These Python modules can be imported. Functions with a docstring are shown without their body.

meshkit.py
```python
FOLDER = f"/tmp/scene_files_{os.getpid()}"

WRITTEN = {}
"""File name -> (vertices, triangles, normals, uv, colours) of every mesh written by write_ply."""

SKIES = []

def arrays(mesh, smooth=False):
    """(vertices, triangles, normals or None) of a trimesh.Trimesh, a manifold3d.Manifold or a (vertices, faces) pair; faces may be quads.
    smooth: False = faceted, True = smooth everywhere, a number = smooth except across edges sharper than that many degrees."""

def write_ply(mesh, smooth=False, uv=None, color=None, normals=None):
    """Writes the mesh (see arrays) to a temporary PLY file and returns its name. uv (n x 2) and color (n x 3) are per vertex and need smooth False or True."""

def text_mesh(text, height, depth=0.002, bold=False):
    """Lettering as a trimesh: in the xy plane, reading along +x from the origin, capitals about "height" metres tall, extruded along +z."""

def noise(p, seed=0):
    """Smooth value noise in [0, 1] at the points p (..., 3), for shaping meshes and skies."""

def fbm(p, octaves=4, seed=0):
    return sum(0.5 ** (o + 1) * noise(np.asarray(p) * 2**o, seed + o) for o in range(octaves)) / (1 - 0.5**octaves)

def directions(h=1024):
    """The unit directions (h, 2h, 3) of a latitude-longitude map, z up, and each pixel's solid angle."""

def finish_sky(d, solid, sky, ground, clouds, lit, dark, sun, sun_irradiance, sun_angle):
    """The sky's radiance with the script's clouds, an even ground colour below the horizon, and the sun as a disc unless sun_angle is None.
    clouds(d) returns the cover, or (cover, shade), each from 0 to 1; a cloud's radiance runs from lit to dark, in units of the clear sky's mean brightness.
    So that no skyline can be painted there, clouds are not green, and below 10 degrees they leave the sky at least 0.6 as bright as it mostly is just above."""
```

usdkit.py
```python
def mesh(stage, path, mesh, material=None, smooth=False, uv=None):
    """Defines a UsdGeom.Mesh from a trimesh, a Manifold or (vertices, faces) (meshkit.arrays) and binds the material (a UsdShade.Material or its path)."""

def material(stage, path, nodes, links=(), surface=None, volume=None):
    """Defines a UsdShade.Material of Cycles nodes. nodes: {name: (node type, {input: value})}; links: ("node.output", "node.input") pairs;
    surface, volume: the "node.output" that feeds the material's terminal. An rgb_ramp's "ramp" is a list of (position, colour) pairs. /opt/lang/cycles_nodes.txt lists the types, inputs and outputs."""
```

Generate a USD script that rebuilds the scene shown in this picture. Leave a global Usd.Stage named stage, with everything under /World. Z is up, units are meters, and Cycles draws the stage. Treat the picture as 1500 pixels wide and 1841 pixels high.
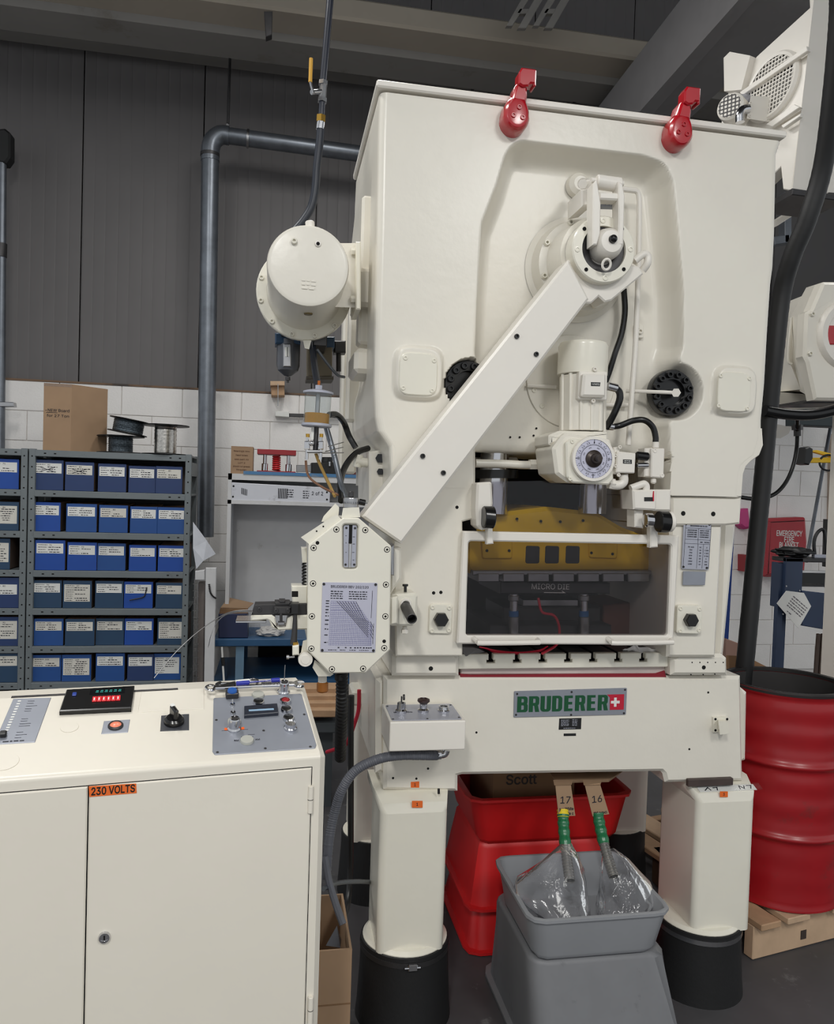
import math, random
import numpy as np, trimesh, shapely
from shapely.geometry import Polygon, Point, LineString
from pxr import Usd, UsdGeom, UsdLux, UsdShade, Gf, Sdf, Vt
import usdkit, meshkit

stage = Usd.Stage.CreateInMemory()
UsdGeom.SetStageUpAxis(stage, UsdGeom.Tokens.z)
UsdGeom.SetStageMetersPerUnit(stage, 1.0)
UsdGeom.Xform.Define(stage, '/World')
UsdGeom.Scope.Define(stage, '/World/Looks')
rng = random.Random(7)

# ---------------------------------------------------------------- camera
IMW, IMH, FPX = 1500.0, 1841.0, 1400.0
YAW, PIT, ROL = map(math.radians, (10.3, -1.65, 1.82))
CAM = np.array([0, 0, 1.5])
FW = np.array([math.sin(YAW)*math.cos(PIT), math.cos(YAW)*math.cos(PIT), math.sin(PIT)])
_r = np.array([math.cos(YAW), -math.sin(YAW), 0]); _u = np.cross(_r, FW)
RT = math.cos(ROL)*_r + math.sin(ROL)*_u
UP = -math.sin(ROL)*_r + math.cos(ROL)*_u
cam = UsdGeom.Camera.Define(stage, '/World/camera')
cam.CreateHorizontalApertureAttr(36.0)
cam.CreateVerticalApertureAttr(36.0*IMH/IMW)
cam.CreateFocalLengthAttr(36.0*FPX/IMW)
cam.CreateClippingRangeAttr(Gf.Vec2f(0.05, 200))
M = Gf.Matrix4d(*RT, 0, *UP, 0, *(-FW), 0, *CAM, 1)
UsdGeom.Xformable(cam).AddTransformOp().Set(M)
cam.CreateExposureAttr(0.14)

# ---------------------------------------------------------------- light
dome = UsdLux.DomeLight.Define(stage, '/World/dome')
dome.CreateIntensityAttr(0.19)
dome.CreateColorAttr(Gf.Vec3f(0.93, 0.97, 1.0))
def rect_light(name, pos, w, l, power, col=(1, 0.985, 0.95), aim=(0, 0, -1)):
    L = UsdLux.RectLight.Define(stage, '/World/' + name)
    L.CreateWidthAttr(w); L.CreateHeightAttr(l)
    L.CreateIntensityAttr(power)
    L.CreateColorAttr(Gf.Vec3f(*col))
    z = -np.array(aim, float); z /= np.linalg.norm(z)
    x = np.cross([0, 1, 0.001], z); x /= np.linalg.norm(x); y = np.cross(z, x)
    UsdGeom.Xformable(L).AddTransformOp().Set(Gf.Matrix4d(*x, 0, *y, 0, *z, 0, *pos, 1))
rect_light('hall_lamp_a', (-0.8, -1.6, 3.8), 0.3, 1.2, 78)
rect_light('hall_lamp_b', (1.7, -1.7, 3.8), 0.6, 1.6, 22)
rect_light('hall_lamp_c', (0.3, 3.4, 4.2), 0.35, 1.2, 20)
rect_light('hall_lamp_d', (-1.1, 2.3, 4.2), 0.4, 1.3, 23)
rect_light('hall_lamp_e', (3.6, 3.4, 4.2), 0.4, 1.3, 9)
rect_light('hall_lamp_f', (0.3, 0.45, 4.2), 0.4, 1.3, 2.5)

# ---------------------------------------------------------------- helpers
def ray(px, py): return FW + (px-750.0)/FPX*RT - (py-920.5)/FPX*UP
def at(px, py, Y):
    d = ray(px, py); return CAM + d*((Y-CAM[1])/d[1])
def atz(px, py, z):
    d = ray(px, py); return CAM + d*((z-CAM[2])/d[2])
def onp(px, py, p0, n):
    d = ray(px, py); return CAM + d*(np.dot(np.asarray(p0)-CAM, n)/np.dot(d, n))
def X(px, py, Y): return at(px, py, Y)[0]
def Z(px, py, Y): return at(px, py, Y)[2]
def XZ(pts, Y): return [tuple(at(a, b, Y)[[0, 2]]) for a, b in pts]
def pxm(Y, n): return n*Y*1.02/FPX            # n pixels at depth Y, in metres (near the middle of the picture)

class F:                                       # a frame: origin, u, v, w = u x v
    def __init__(s, o, u, v):
        s.o = np.array(o, float); s.u = np.array(u, float); s.u /= np.linalg.norm(s.u)
        v = np.array(v, float); v = v - s.u*np.dot(v, s.u); s.v = v/np.linalg.norm(v)
        s.w = np.cross(s.u, s.v)
    def __call__(s, p):
        p = np.asarray(p, float); return s.o + p[..., :1]*s.u + p[..., 1:2]*s.v + p[..., 2:3]*s.w
    def uv(s, p):
        d = np.asarray(p)-s.o; return np.array([d@s.u, d@s.v])
    def px(s, a, b): return s.uv(onp(a, b, s.o, s.w))
    def shift(s, u=0, v=0, w=0): return F(s.o+u*s.u+v*s.v+w*s.w, s.u, s.v)
def FR(Y): return F((0, Y, 0), (1, 0, 0), (0, 0, 1))      # front-facing plane, w points to -y
def FZ(z): return F((0, 0, z), (1, 0, 0), (0, 1, 0))
def axisF(p, d, ref=(0, 0, 1)):
    d = np.array(d, float); d /= np.linalg.norm(d)
    if abs(np.dot(d, ref)) > 0.95: ref = (1, 0, 0) if abs(d[0]) < 0.9 else (0, 1, 0)
    u = np.cross(ref, d); u /= np.linalg.norm(u)
    return F(p, u, np.cross(d, u))

TM = lambda v, f: trimesh.Trimesh(np.asarray(v, float), np.asarray(f, int), process=False)
def cat(*m):
    L = []
    for k in m: L += list(k) if isinstance(k, (list, tuple)) else [k]
    return trimesh.util.concatenate(L) if len(L) > 1 else L[0]

def inset(ring, b):
    p = np.asarray(ring); n = len(p)
    d = np.roll(p, -1, 0)-p; L = np.linalg.norm(d, axis=1, keepdims=True); d = d/np.maximum(L, 1e-12)
    nr = np.stack([-d[:, 1], d[:, 0]], 1)                  # left normals
    n0 = np.roll(nr, 1, 0); m = n0+nr; m /= np.maximum(np.linalg.norm(m, axis=1, keepdims=True), 1e-9)
    c = np.maximum((m*nr).sum(1, keepdims=True), 0.35)
    return p + m*b/c
def clean(poly):
    if not isinstance(poly, Polygon): poly = Polygon(poly)
    if not poly.is_valid: poly = poly.buffer(0)
    if poly.geom_type != 'Polygon': poly = max(poly.geoms, key=lambda g: g.area)
    return shapely.geometry.polygon.orient(poly.simplify(1e-6), 1)
def rpoly(pts, r, seg=4):
    p = Polygon(pts); q = p.buffer(-r, join_style=2).buffer(r, quad_segs=seg)
    q = q.buffer(r*0.6, join_style=2).buffer(-r*0.6, quad_segs=seg) if False else q
    return q if q.geom_type == 'Polygon' and not q.is_empty else p
def rectp(u0, u1, v0, v1, r=0, seg=4):
    p = [(u0, v0), (u1, v0), (u1, v1), (u0, v1)]
    return rpoly(p, r, seg) if r else Polygon(p)
def circ(u, v, r, seg=24): return Polygon([(u+r*math.cos(2*math.pi*k/seg), v+r*math.sin(2*math.pi*k/seg)) for k in range(seg)])
def prism(poly, w0, w1, fr, b=0.0, bb=0.0):
    """poly extruded from w0 to w1 in the frame, edges of the w1 face chamfered by b (of the w0 face by bb)"""
    poly = clean(poly)
    rings = [np.array(r.coords)[:-1] for r in [poly.exterior]+list(poly.interiors)]
    V, Fc = [], []
    tv, tf = trimesh.creation.triangulate_polygon(poly, engine='earcut')
    base = np.concatenate(rings)
    key = {tuple(np.round(p, 9)): i for i, p in enumerate(base)}
    idx = np.array([key.get(tuple(np.round(p, 9)), -1) for p in tv])
    if (idx < 0).any():
        from scipy.spatial import cKDTree
        idx = cKDTree(base).query(tv)[1]
    tf = idx[tf]
    a = base[tf]; sgn = np.cross(a[:, 1]-a[:, 0], a[:, 2]-a[:, 0]); tf = np.where(sgn[:, None] < 0, tf[:, ::-1], tf)
    lay = []
    if bb: lay.append((np.concatenate([inset(r, bb) for r in rings]), w0)); lay.append((base, w0+bb))
    else: lay.append((base, w0))
    if b: lay.append((base, w1-b)); lay.append((np.concatenate([inset(r, b) for r in rings]), w1))
    else: lay.append((base, w1))
    n = len(base)
    for p, w in lay: V.append(np.c_[p, np.full(n, w)])
    for k in range(len(lay)-1):
        s = 0
        for r in rings:
            m = len(r); i = np.arange(m); j = (i+1) % m
            A, B, C, D = k*n+s+i, k*n+s+j, (k+1)*n+s+j, (k+1)*n+s+i
            Fc.append(np.c_[A, B, C]); Fc.append(np.c_[A, C, D]); s += m
    Fc.append(tf[:, ::-1]); Fc.append(tf+(len(lay)-1)*n)
    return TM(fr(np.concatenate(V)), np.concatenate(Fc))
def plate(pts, Y, th, b=0.002, r=0, seg=4):
    """outline given in photo pixels on the plane y=Y, extruded backwards by th; a solid facing the front"""
    q = XZ(pts, Y); return prism(rpoly(q, r, seg) if r else q, -th, 0, FR(Y), b)
def box(x0, x1, y0, y1, z0, z1, b=0.0):
    if not b: return trimesh.creation.box(bounds=[[x0, y0, z0], [x1, y1, z1]])
    P = []
    for x, sx in ((x0, 1), (x1, -1)):
        for y, sy in ((y0, 1), (y1, -1)):
            for z, sz in ((z0, 1), (z1, -1)):
                P += [(x+sx*b, y+sy*b, z), (x+sx*b, y, z+sz*b), (x, y+sy*b, z+sz*b)]
    return trimesh.Trimesh(P).convex_hull
def fbox(fr, u0, u1, v0, v1, w0, w1, b=0.0):
    m = box(u0, u1, v0, v1, w0, w1, b); m = TM(fr(m.vertices), m.faces); return m
def hull(P): return trimesh.Trimesh(np.asarray(P, float)).convex_hull
def lathe(prof, p, d, seg=24):
    """profile (r, w) turned about the axis through p along d; w measured along d"""
    fr = axisF(p, d); n = len(prof); a = np.arange(seg)*2*math.pi/seg
    V = np.array([[(r*math.cos(t), r*math.sin(t), w) for t in a] for r, w in prof]).reshape(-1, 3); Fc = []
    i = np.arange(seg); j = (i+1) % seg
    for k in range(n-1):
        A, B, C, D = k*seg+i, k*seg+j, (k+1)*seg+j, (k+1)*seg+i
        if prof[k][0] > 1e-9: Fc.append(np.c_[A, B, C])
        if prof[k+1][0] > 1e-9: Fc.append(np.c_[A, C, D])
    m = TM(fr(V), np.concatenate(Fc))
    m.merge_vertices(); return m
def cyl(p0, p1, r, seg=20, b=0.0, r1=None):
    p0, p1 = np.array(p0, float), np.array(p1, float); L = np.linalg.norm(p1-p0); r1 = r if r1 is None else r1
    pr = [(0, 0), (r-b, 0), (r, b), (r1, L-b), (r1-b, L), (0, L)] if b else [(0, 0), (r, 0), (r1, L), (0, L)]
    return lathe(pr, p0, p1-p0, seg)
def disc(c, d, r, th, seg=24, b=0.0015): return cyl(c, np.array(c)+np.array(d, float)/np.linalg.norm(d)*th, r, seg, min(b, th*0.4))
def spline(P, n=8):
    P = np.asarray(P, float); 
    if len(P) < 3: return P
    Q = np.vstack([2*P[0]-P[1], P, 2*P[-1]-P[-2]]); out = []
    for i in range(1, len(Q)-2):
        a, b, c, d = Q[i-1:i+3]
        for t in np.arange(n)/n:
            out.append(0.5*((2*b)+(-a+c)*t+(2*a-5*b+4*c-d)*t*t+(-a+3*b-3*c+d)*t**3))
    return np.array(out+[Q[-2]])
def tube(P, r, seg=10, n=8, smooth=True, cap=True):
    P = spline(P, n) if smooth else np.asarray(P, float)
    m = len(P); R = np.broadcast_to(np.asarray(r(np.linspace(0, 1, m)) if callable(r) else r, float), (m,))
    T = np.gradient(P, axis=0); T /= np.linalg.norm(T, axis=1, keepdims=True)
    u = np.cross(T[0], [0, 0, 1.0]) if abs(T[0][2]) < 0.9 else np.cross(T[0], [1.0, 0, 0])
    V = []; a = np.arange(seg)*2*math.pi/seg
    for k in range(m):
        u = u-T[k]*np.dot(u, T[k]); u /= np.linalg.norm(u); v = np.cross(T[k], u)
        V.append(P[k]+R[k]*(np.cos(a)[:, None]*u+np.sin(a)[:, None]*v))
    V = np.concatenate(V); Fc = []; i = np.arange(seg); j = (i+1) % seg
    for k in range(m-1):
        A, B, C, D = k*seg+i, k*seg+j, (k+1)*seg+j, (k+1)*seg+i
        Fc += [np.c_[A, B, C], np.c_[A, C, D]]
    if cap:
        V = np.vstack([V, P[0], P[-1]]); c0, c1 = m*seg, m*seg+1
        Fc += [np.c_[j, i, np.full(seg, c0)], np.c_[(m-1)*seg+i, (m-1)*seg+j, np.full(seg, c1)]]
    return TM(V, np.concatenate(Fc))
def hose_r(r, ribs, amp): return lambda t: r*(1+amp*np.sign(np.sin(t*ribs*2*math.pi)))
def pxtube(pts, r, seg=10, n=8, **k): return tube([at(*p) for p in pts], r, seg, n, **k)
def text(s, h, fr, u=0, v=0, width=None, depth=0.0006, bold=False, center=True, squeeze=None):
    m = meshkit.text_mesh(s, h, depth, bold); q = m.vertices.copy()
    x0, x1 = q[:, 0].min(), q[:, 0].max(); q[:, 0] -= x0
    k = width/(x1-x0) if width else (squeeze or 1.0); q[:, 0] *= k; w = (x1-x0)*k
    q[:, 0] += u-(w/2 if center else 0); q[:, 1] += v-(h/2 if center else 0)
    return TM(fr(q), m.faces)
def strokes(lines, wd, fr, depth=0.0005):
    """pen strokes: list of polylines in (u, v)"""
    out = []
    for L in lines:
        g = LineString(L).buffer(wd/2, quad_segs=1, cap_style=2, join_style=2)
        for p in getattr(g, 'geoms', [g]): out.append(prism(p, 0, depth, fr))
    return cat(out)
def scribble(rows, fr, wd=0.0011, seed=0, depth=0.0005):
    """rows of unreadable small print: (u0, u1, v, height)"""
    r = random.Random(seed); out = []
    for u0, u1, v, h in rows:
        u = u0
        while u < u1:
            w = r.uniform(1.2, 3.4)*h; w = min(w, u1-u)
            out.append(fbox(fr, u, u+w, v-h*r.uniform(0.3, 0.5), v+h*r.uniform(0.3, 0.5), 0, depth)); u += w+h*0.7
    return cat(out)

_used = {}
def numbered(path):
    k = _used.get(path, -1)+1; _used[path] = k
    return path if k == 0 else f'{path}_{k:03d}'
def setd(p, **kw):
    for k, v in kw.items():
        if v: p.SetCustomDataByKey(k, v)
class Thing:
    def __init__(s, name, label=None, cat=None, loc=(0, 0, 0), group=None, kind=None):
        s.loc = np.array(loc, float); s.path = numbered('/World/'+name)
        x = UsdGeom.Xform.Define(stage, s.path); x.AddTranslateOp().Set(Gf.Vec3d(*map(float, s.loc)))
        setd(x.GetPrim(), label=label, category=cat, group=group, kind=kind); s.n = 0
    def part(s, name, mesh, m, parent=None, label=None, kind=None, smooth=32):
        p = numbered((parent or s.path)+'/'+name)
        if isinstance(mesh, (list, tuple)): mesh = cat(*mesh)
        v, f, n = meshkit.arrays(mesh, smooth)
        g = usdkit.mesh(stage, p, TM(v-s.loc, f), m)
        if n is not None:
            g.CreateNormalsAttr(Vt.Vec3fArray.FromNumpy(n.astype(np.float32))); g.SetNormalsInterpolation('vertex')
        setd(g.GetPrim(), label=label, kind=kind); s.n += 1
        return p
def one(name, mesh, m, label=None, cat_=None, group=None, kind=None, smooth=32):
    p = numbered('/World/'+name)
    if isinstance(mesh, (list, tuple)): mesh = cat(*mesh)
    g = usdkit.mesh(stage, p, mesh, m, smooth)
    setd(g.GetPrim(), label=label, category=cat_, group=group, kind=kind); return p

# ---------------------------------------------------------------- materials
def lin(c):
    c = np.array(c, float)/255; return tuple(np.where(c <= 0.04045, c/12.92, ((c+0.055)/1.055)**2.4))
_m = {}
def mat(name, col, rough=0.5, metal=0.0, var=0.0, vs=6.0, bump=0.0, bs=60.0, coat=0.0, spec=0.5, dirt=None, ds=3.0, dthr=0.55, trans=0, emit=0):
    """var: tone variation; bump: fine relief; dirt: colour of worn patches"""
    if name in _m: return _m[name]
    c = lin(col); P = {'roughness': rough, 'metallic': metal, 'coat_weight': coat, 'coat_roughness': 0.2, 'specular_ior_level': spec, 'base_color': c}
    if trans: P['transmission_weight'] = trans
    if emit: P['emission_color'] = c; P['emission_strength'] = emit
    N = {'p': ('principled_bsdf', P)}; L = []
    if var or bump or dirt: N['g'] = ('texture_coordinate', {})
    if var or dirt:
        N['n'] = ('noise_texture', {'scale': vs, 'detail': 5.0, 'roughness': 0.6}); L.append(('g.object', 'n.vector'))
        lo = tuple(x*(1-var) for x in c); hi = tuple(min(1, x*(1+var)) for x in c)
        N['r'] = ('rgb_ramp', {'ramp': [(0.3, lo), (0.7, hi)]}); L.append(('n.fac', 'r.fac'))
        src = 'r.color'
        if dirt:
            N['n2'] = ('noise_texture', {'scale': ds, 'detail': 8.0, 'roughness': 0.7}); L.append(('g.object', 'n2.vector'))
            N['r2'] = ('rgb_ramp', {'ramp': [(dthr, (0, 0, 0)), (dthr+0.12, (1, 1, 1))]}); L.append(('n2.fac', 'r2.fac'))
            N['mx'] = ('mix_color', {'b': lin(dirt)}); L += [('r2.color', 'mx.fac'), (src, 'mx.a')]; src = 'mx.result'
        L.append((src, 'p.base_color'))
    if bump:
        N['n3'] = ('noise_texture', {'scale': bs, 'detail': 3.0}); L.append(('g.object', 'n3.vector'))
        N['b'] = ('bump', {'strength': bump, 'distance': 0.004}); L += [('n3.fac', 'b.height'), ('b.normal', 'p.normal')]
    _m[name] = usdkit.material(stage, '/World/Looks/'+name, N, L, surface='p.BSDF'); return _m[name]

cream = mat('cream_paint', (231, 227, 213), 0.27, var=0.03, vs=3, bump=0.10, bs=45, coat=0.25)
castcream = mat('cast_cream_paint', (231, 226, 214), 0.33, var=0.03, vs=2.5, bump=0.2, bs=32, coat=0.12)
flatcream = mat('flat_cream_paint', (233, 228, 219), 0.34, var=0.02, vs=4, bump=0.05, bs=80)
console_cream = mat('console_paint', (227, 221, 208), 0.33, var=0.02, vs=3, bump=0.05, bs=60)
redgloss = mat('red_gloss_paint', (178, 14, 30), 0.18, var=0.08, coat=0.6)
black = mat('black_plastic', (26, 26, 27), 0.42)
blackrub = mat('black_rubber', (24, 24, 25), 0.62, var=0.15, bump=0.1, bs=90)
blackgloss = mat('black_gloss', (20, 20, 21), 0.22)
darkhole = mat('dark_hole', (14, 13, 13), 0.9)
steel = mat('bare_steel', (170, 170, 172), 0.32, metal=1.0, var=0.08, vs=20)
chrome = mat('chrome', (205, 205, 208), 0.14, metal=1.0)
darksteel = mat('dark_steel', (72, 71, 72), 0.45, metal=0.7, var=0.15, vs=15)
alu = mat('aluminium_plate', (176, 178, 190), 0.42, metal=0.35, var=0.03)
alugrey = mat('grey_panel_plate', (150, 154, 164), 0.4, metal=0.35, var=0.06, vs=10)
greypipe = mat('galvanised_pipe', (112, 117, 124), 0.38, metal=0.75, var=0.2, vs=9)
shelfgrey = mat('grey_shelf_paint', (112, 119, 122), 0.5, var=0.06, metal=0.1, dirt=(82, 85, 85), ds=7, dthr=0.6)
cardboard = mat('cardboard', (158, 130, 103), 0.85, var=0.06, vs=8)
cardboard2 = mat('dark_cardboard', (128, 98, 70), 0.88, var=0.08, vs=8)
white = mat('white_card', (226, 226, 222), 0.7, var=0.02)
whitepaint = mat('worn_white_paint', (205, 205, 206), 0.6, var=0.05, dirt=(160, 156, 150), ds=5, dthr=0.6)
ink = mat('ink', (30, 30, 40), 0.7)
blockpaint = mat('block_wall_paint', (236, 233, 230), 0.6, var=0.035, vs=2.5, bump=0.35, bs=70)
mortar = mat('mortar_joint', (218, 214, 210), 0.85, bump=0.3)
wallpanel = mat('metal_wall_panel', (99, 96, 96), 0.55, var=0.06, vs=2, bump=0.08, bs=30)
beamgrey = mat('beam_paint', (128, 125, 121), 0.55, var=0.1, vs=1.5, dirt=(112, 106, 98), ds=2.2, dthr=0.58)
beambeige = mat('beam_beige_paint', (160, 151, 138), 0.55, var=0.08, vs=1.5)
deckdark = mat('roof_deck', (62, 60, 60), 0.7, var=0.1)
concrete = mat('concrete_floor', (72, 71, 73), 0.55, var=0.25, vs=2.2, bump=0.15, bs=30, dirt=(112, 112, 112), ds=9, dthr=0.6)
orange = mat('orange_sticker', (232, 108, 40), 0.5)
green = mat('green_print', (10, 78, 44), 0.45)
redprint = mat('red_print', (190, 24, 52), 0.45)
wood = mat('pine_wood', (178, 144, 112), 0.75, var=0.14, vs=11)
wood2 = mat('pale_pine_wood', (198, 168, 138), 0.75, var=0.12, vs=9)
brass = mat('brass', (190, 150, 70), 0.3, metal=1.0)
bluepaint = mat('blue_bench_paint', (44, 84, 122), 0.45, var=0.12, dirt=(60, 66, 72), ds=6, dthr=0.62)
navy = mat('navy_steel_paint', (46, 60, 86), 0.4, var=0.06)
yellowpaint = mat('yellow_paint', (236, 190, 20), 0.4, var=0.06)
def clearmat(name, tint, ior=1.45, rough=0.02, base=1.0, gl=(1, 1, 1)):
    N = {'t': ('transparent_bsdf', {'color': tint}), 'g': ('glossy_bsdf', {'roughness': rough, 'color': gl}),
         'l': ('layer_weight', {'blend': 0.5}), 'w': ('math', {'math_type': 'power', 'value2': 4.0}), 'f': ('math', {'math_type': 'multiply_add', 'value2': 0.6, 'value3': ((ior-1)/(ior+1))**2}), 'm': ('mix_closure', {})}
    return usdkit.material(stage, '/World/Looks/'+name, N, [('l.facing', 'w.value1'), ('w.value', 'f.value1'), ('f.value', 'm.fac'), ('t.BSDF', 'm.closure1'), ('g.BSDF', 'm.closure2')], surface='m.closure')
smoked = clearmat('smoked_acrylic', (0.70, 0.68, 0.69), 1.4, 0.02, gl=(0.6, 0.6, 0.6))
shieldmat = clearmat('clear_shield', (0.84, 0.83, 0.85), 1.4, 0.02, gl=(0.7, 0.7, 0.7))
clearplastic = clearmat('clear_plastic', (0.93, 0.93, 0.94), 1.45, 0.06)
filmmat = clearmat('thin_clear_film', (0.97, 0.97, 0.97), 1.2, 0.1)
clearglass = clearmat('clear_glass', (0.84, 0.87, 0.87), 1.65, 0.02)
oil = usdkit.material(stage, '/World/Looks/amber_oil', {'t': ('transparent_bsdf', {'color': (0.75, 0.48, 0.08)}), 'p': ('principled_bsdf', {'base_color': lin((206, 150, 40)), 'roughness': 0.15}), 'm': ('mix_closure', {'fac': 0.6})},
                      [('t.BSDF', 'm.closure1'), ('p.BSDF', 'm.closure2')], surface='m.closure')

# ================================================================ the setting
WY = 5.7                                              # face of the back wall
one('floor', box(-5, 8, -3, 6.4, -0.1, 0), concrete, kind='structure')
wb = Thing('wall_back', kind='structure', loc=(1, WY, 0))
ZT = 2.155                                            # top of the block wall
wb.part('mortar_bed', box(-4.4, 6.8, WY+0.008, WY+0.2, 0, ZT), mortar)
bw, bh = 0.406, 0.2032
row = 0; zt = ZT
while zt > 0.25:
    z0 = zt-bh; x = -3.1+(0.203 if row % 2 else 0)
    while x < 6.2:
        vis = True
        if vis:
            d = rng.uniform(-0.0012, 0.0012)
            wb.part('block', box(x+0.0025, x+bw-0.0025, WY+d, WY+0.04, z0+0.0025, zt-0.0025, 0.002), blockpaint, smooth=False)
        x += bw
    zt = z0; row += 1
# upper corrugated wall: broad flat panels with shallow vertical ribs, seams read off the photo
seams = [-3.3, -2.55] + [X(148, 300, WY+0.03), X(365, 300, WY+0.03)]
wd = seams[-1]-seams[-2]
seams = [seams[-2]-2*wd, seams[-2]-wd] + seams[-2:] + [seams[-1]+wd*k for k in range(1, 7)]
for a, b in zip(seams[:-1], seams[1:]):
    prof = [(a+0.004, 0), (a+0.004, 0.03)]; n = 5; s = (b-a)/n
    for k in range(n):
        xa = a+k*s
        prof += [(xa+0.014, 0.034), (xa+s*0.5-0.012, 0.034), (xa+s*0.5, 0.0315), (xa+s*0.5+0.012, 0.034), (xa+s-0.014, 0.034), (xa+s-0.004, 0.0315)]
    prof += [(b-0.004, 0.03), (b-0.004, 0)]
    m = prism(prof, ZT+0.012, 5.6, F((0, WY+0.07, 0), (1, 0, 0), (0, -1, 0)))
    # frame w = x cross -y = -z, so mirror z
    m.vertices[:, 2] *= -1; m.faces = m.faces[:, ::-1]
    wb.part('panel', m, wallpanel, smooth=20)
wb.part('sill_flashing', box(-4.4, 6.8, WY-0.006, WY+0.05, ZT-0.002, ZT+0.011), mat('rusty_flashing', (120, 96, 76), 0.8, dirt=(74, 68, 64), ds=4, dthr=0.5), label='rust-stained flashing along the top of the blocks')
wb.part('backing', box(-4.4, 6.8, WY+0.075, WY+0.2, ZT, 6.6), deckdark)

# ceiling: ribbed deck, purlins and a box beam along the wall
ce = Thing('ceiling', kind='structure', loc=(1, 2, 6.2))
dk = []
for k in range(40):
    y = -3.0+k*0.23
    dk.append(box(-5, 8, y, y+0.13, 6.0+0.0*y, 6.06))
ce.part('deck', cat(box(-5, 8, -3.2, 6.4, 6.06, 6.12), *dk), deckdark, smooth=False)
def zline(px, py, Y): return at(px, py, Y)[2]
b1 = 5.55
ce.part('eave_girt', box(-4.6, 7, b1, b1+0.14, (Z(0, 46, b1)+Z(680, 144, b1))/2, (Z(0, 22, b1)+Z(650, 112, b1))/2, 0.004), beamgrey)
b2 = 4.55
zb = (Z(300, 42, b2)+Z(900, 128, b2))/2
zlo = Z(650, 38, b2)
ce.part('box_beam', prism(rpoly([(b2, zlo), (b2+0.62, zlo), (b2+0.62, zlo+0.42), (b2, zlo+0.42)], 0.05, 5), -7, 4.6, F((0, 0, 0), (0, 1, 0), (0, 0, 1)).shift()) if False else
        box(-4.6, 7, b2, b2+0.30, zlo, zlo+0.128, 0.015), beambeige)
ce.part('lower_beam', cat(box(-4.6, 7, b2+0.22, b2+0.56, Z(650, 87, b2+0.22), zlo+0.2, 0.04)), beamgrey)
# the sloping rafter at the right
A0, B0 = at(1135, 203, 4.4), at(1311, 0, 3.3); A1, B1 = at(1248, 206, 4.4), at(1460, 11, 3.3)
A2, B2 = at(1165, 200, 4.4), at(1340, 0, 3.3)
ext = lambda a, b: b+(b-a)*0.35
A0, A1, A2 = A0+(A0-B0)*1.15, A1+(A1-B1)*1.15, A2+(A2-B2)*1.15
up = np.array([0, 0.35, 0.28])
ce.part('rafter', hull([A0, A1, ext(A0, B0), ext(A1, B1), A0+up, A1+up, ext(A0, B0)+up, ext(A1, B1)+up]), mat('rafter_paint', (122, 120, 121), .5, var=.06))
e0 = np.array([0.0, -0.03, -0.05])
ce.part('rafter_flange', hull([A0+e0, A2+e0, ext(A0, B0)+e0, ext(A2, B2)+e0, A0+up*.1, A2+up*.1, ext(A0, B0)+up*.1, ext(A2, B2)+up*.1]), mat('rafter_paint', (122, 120, 121), .5))
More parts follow.
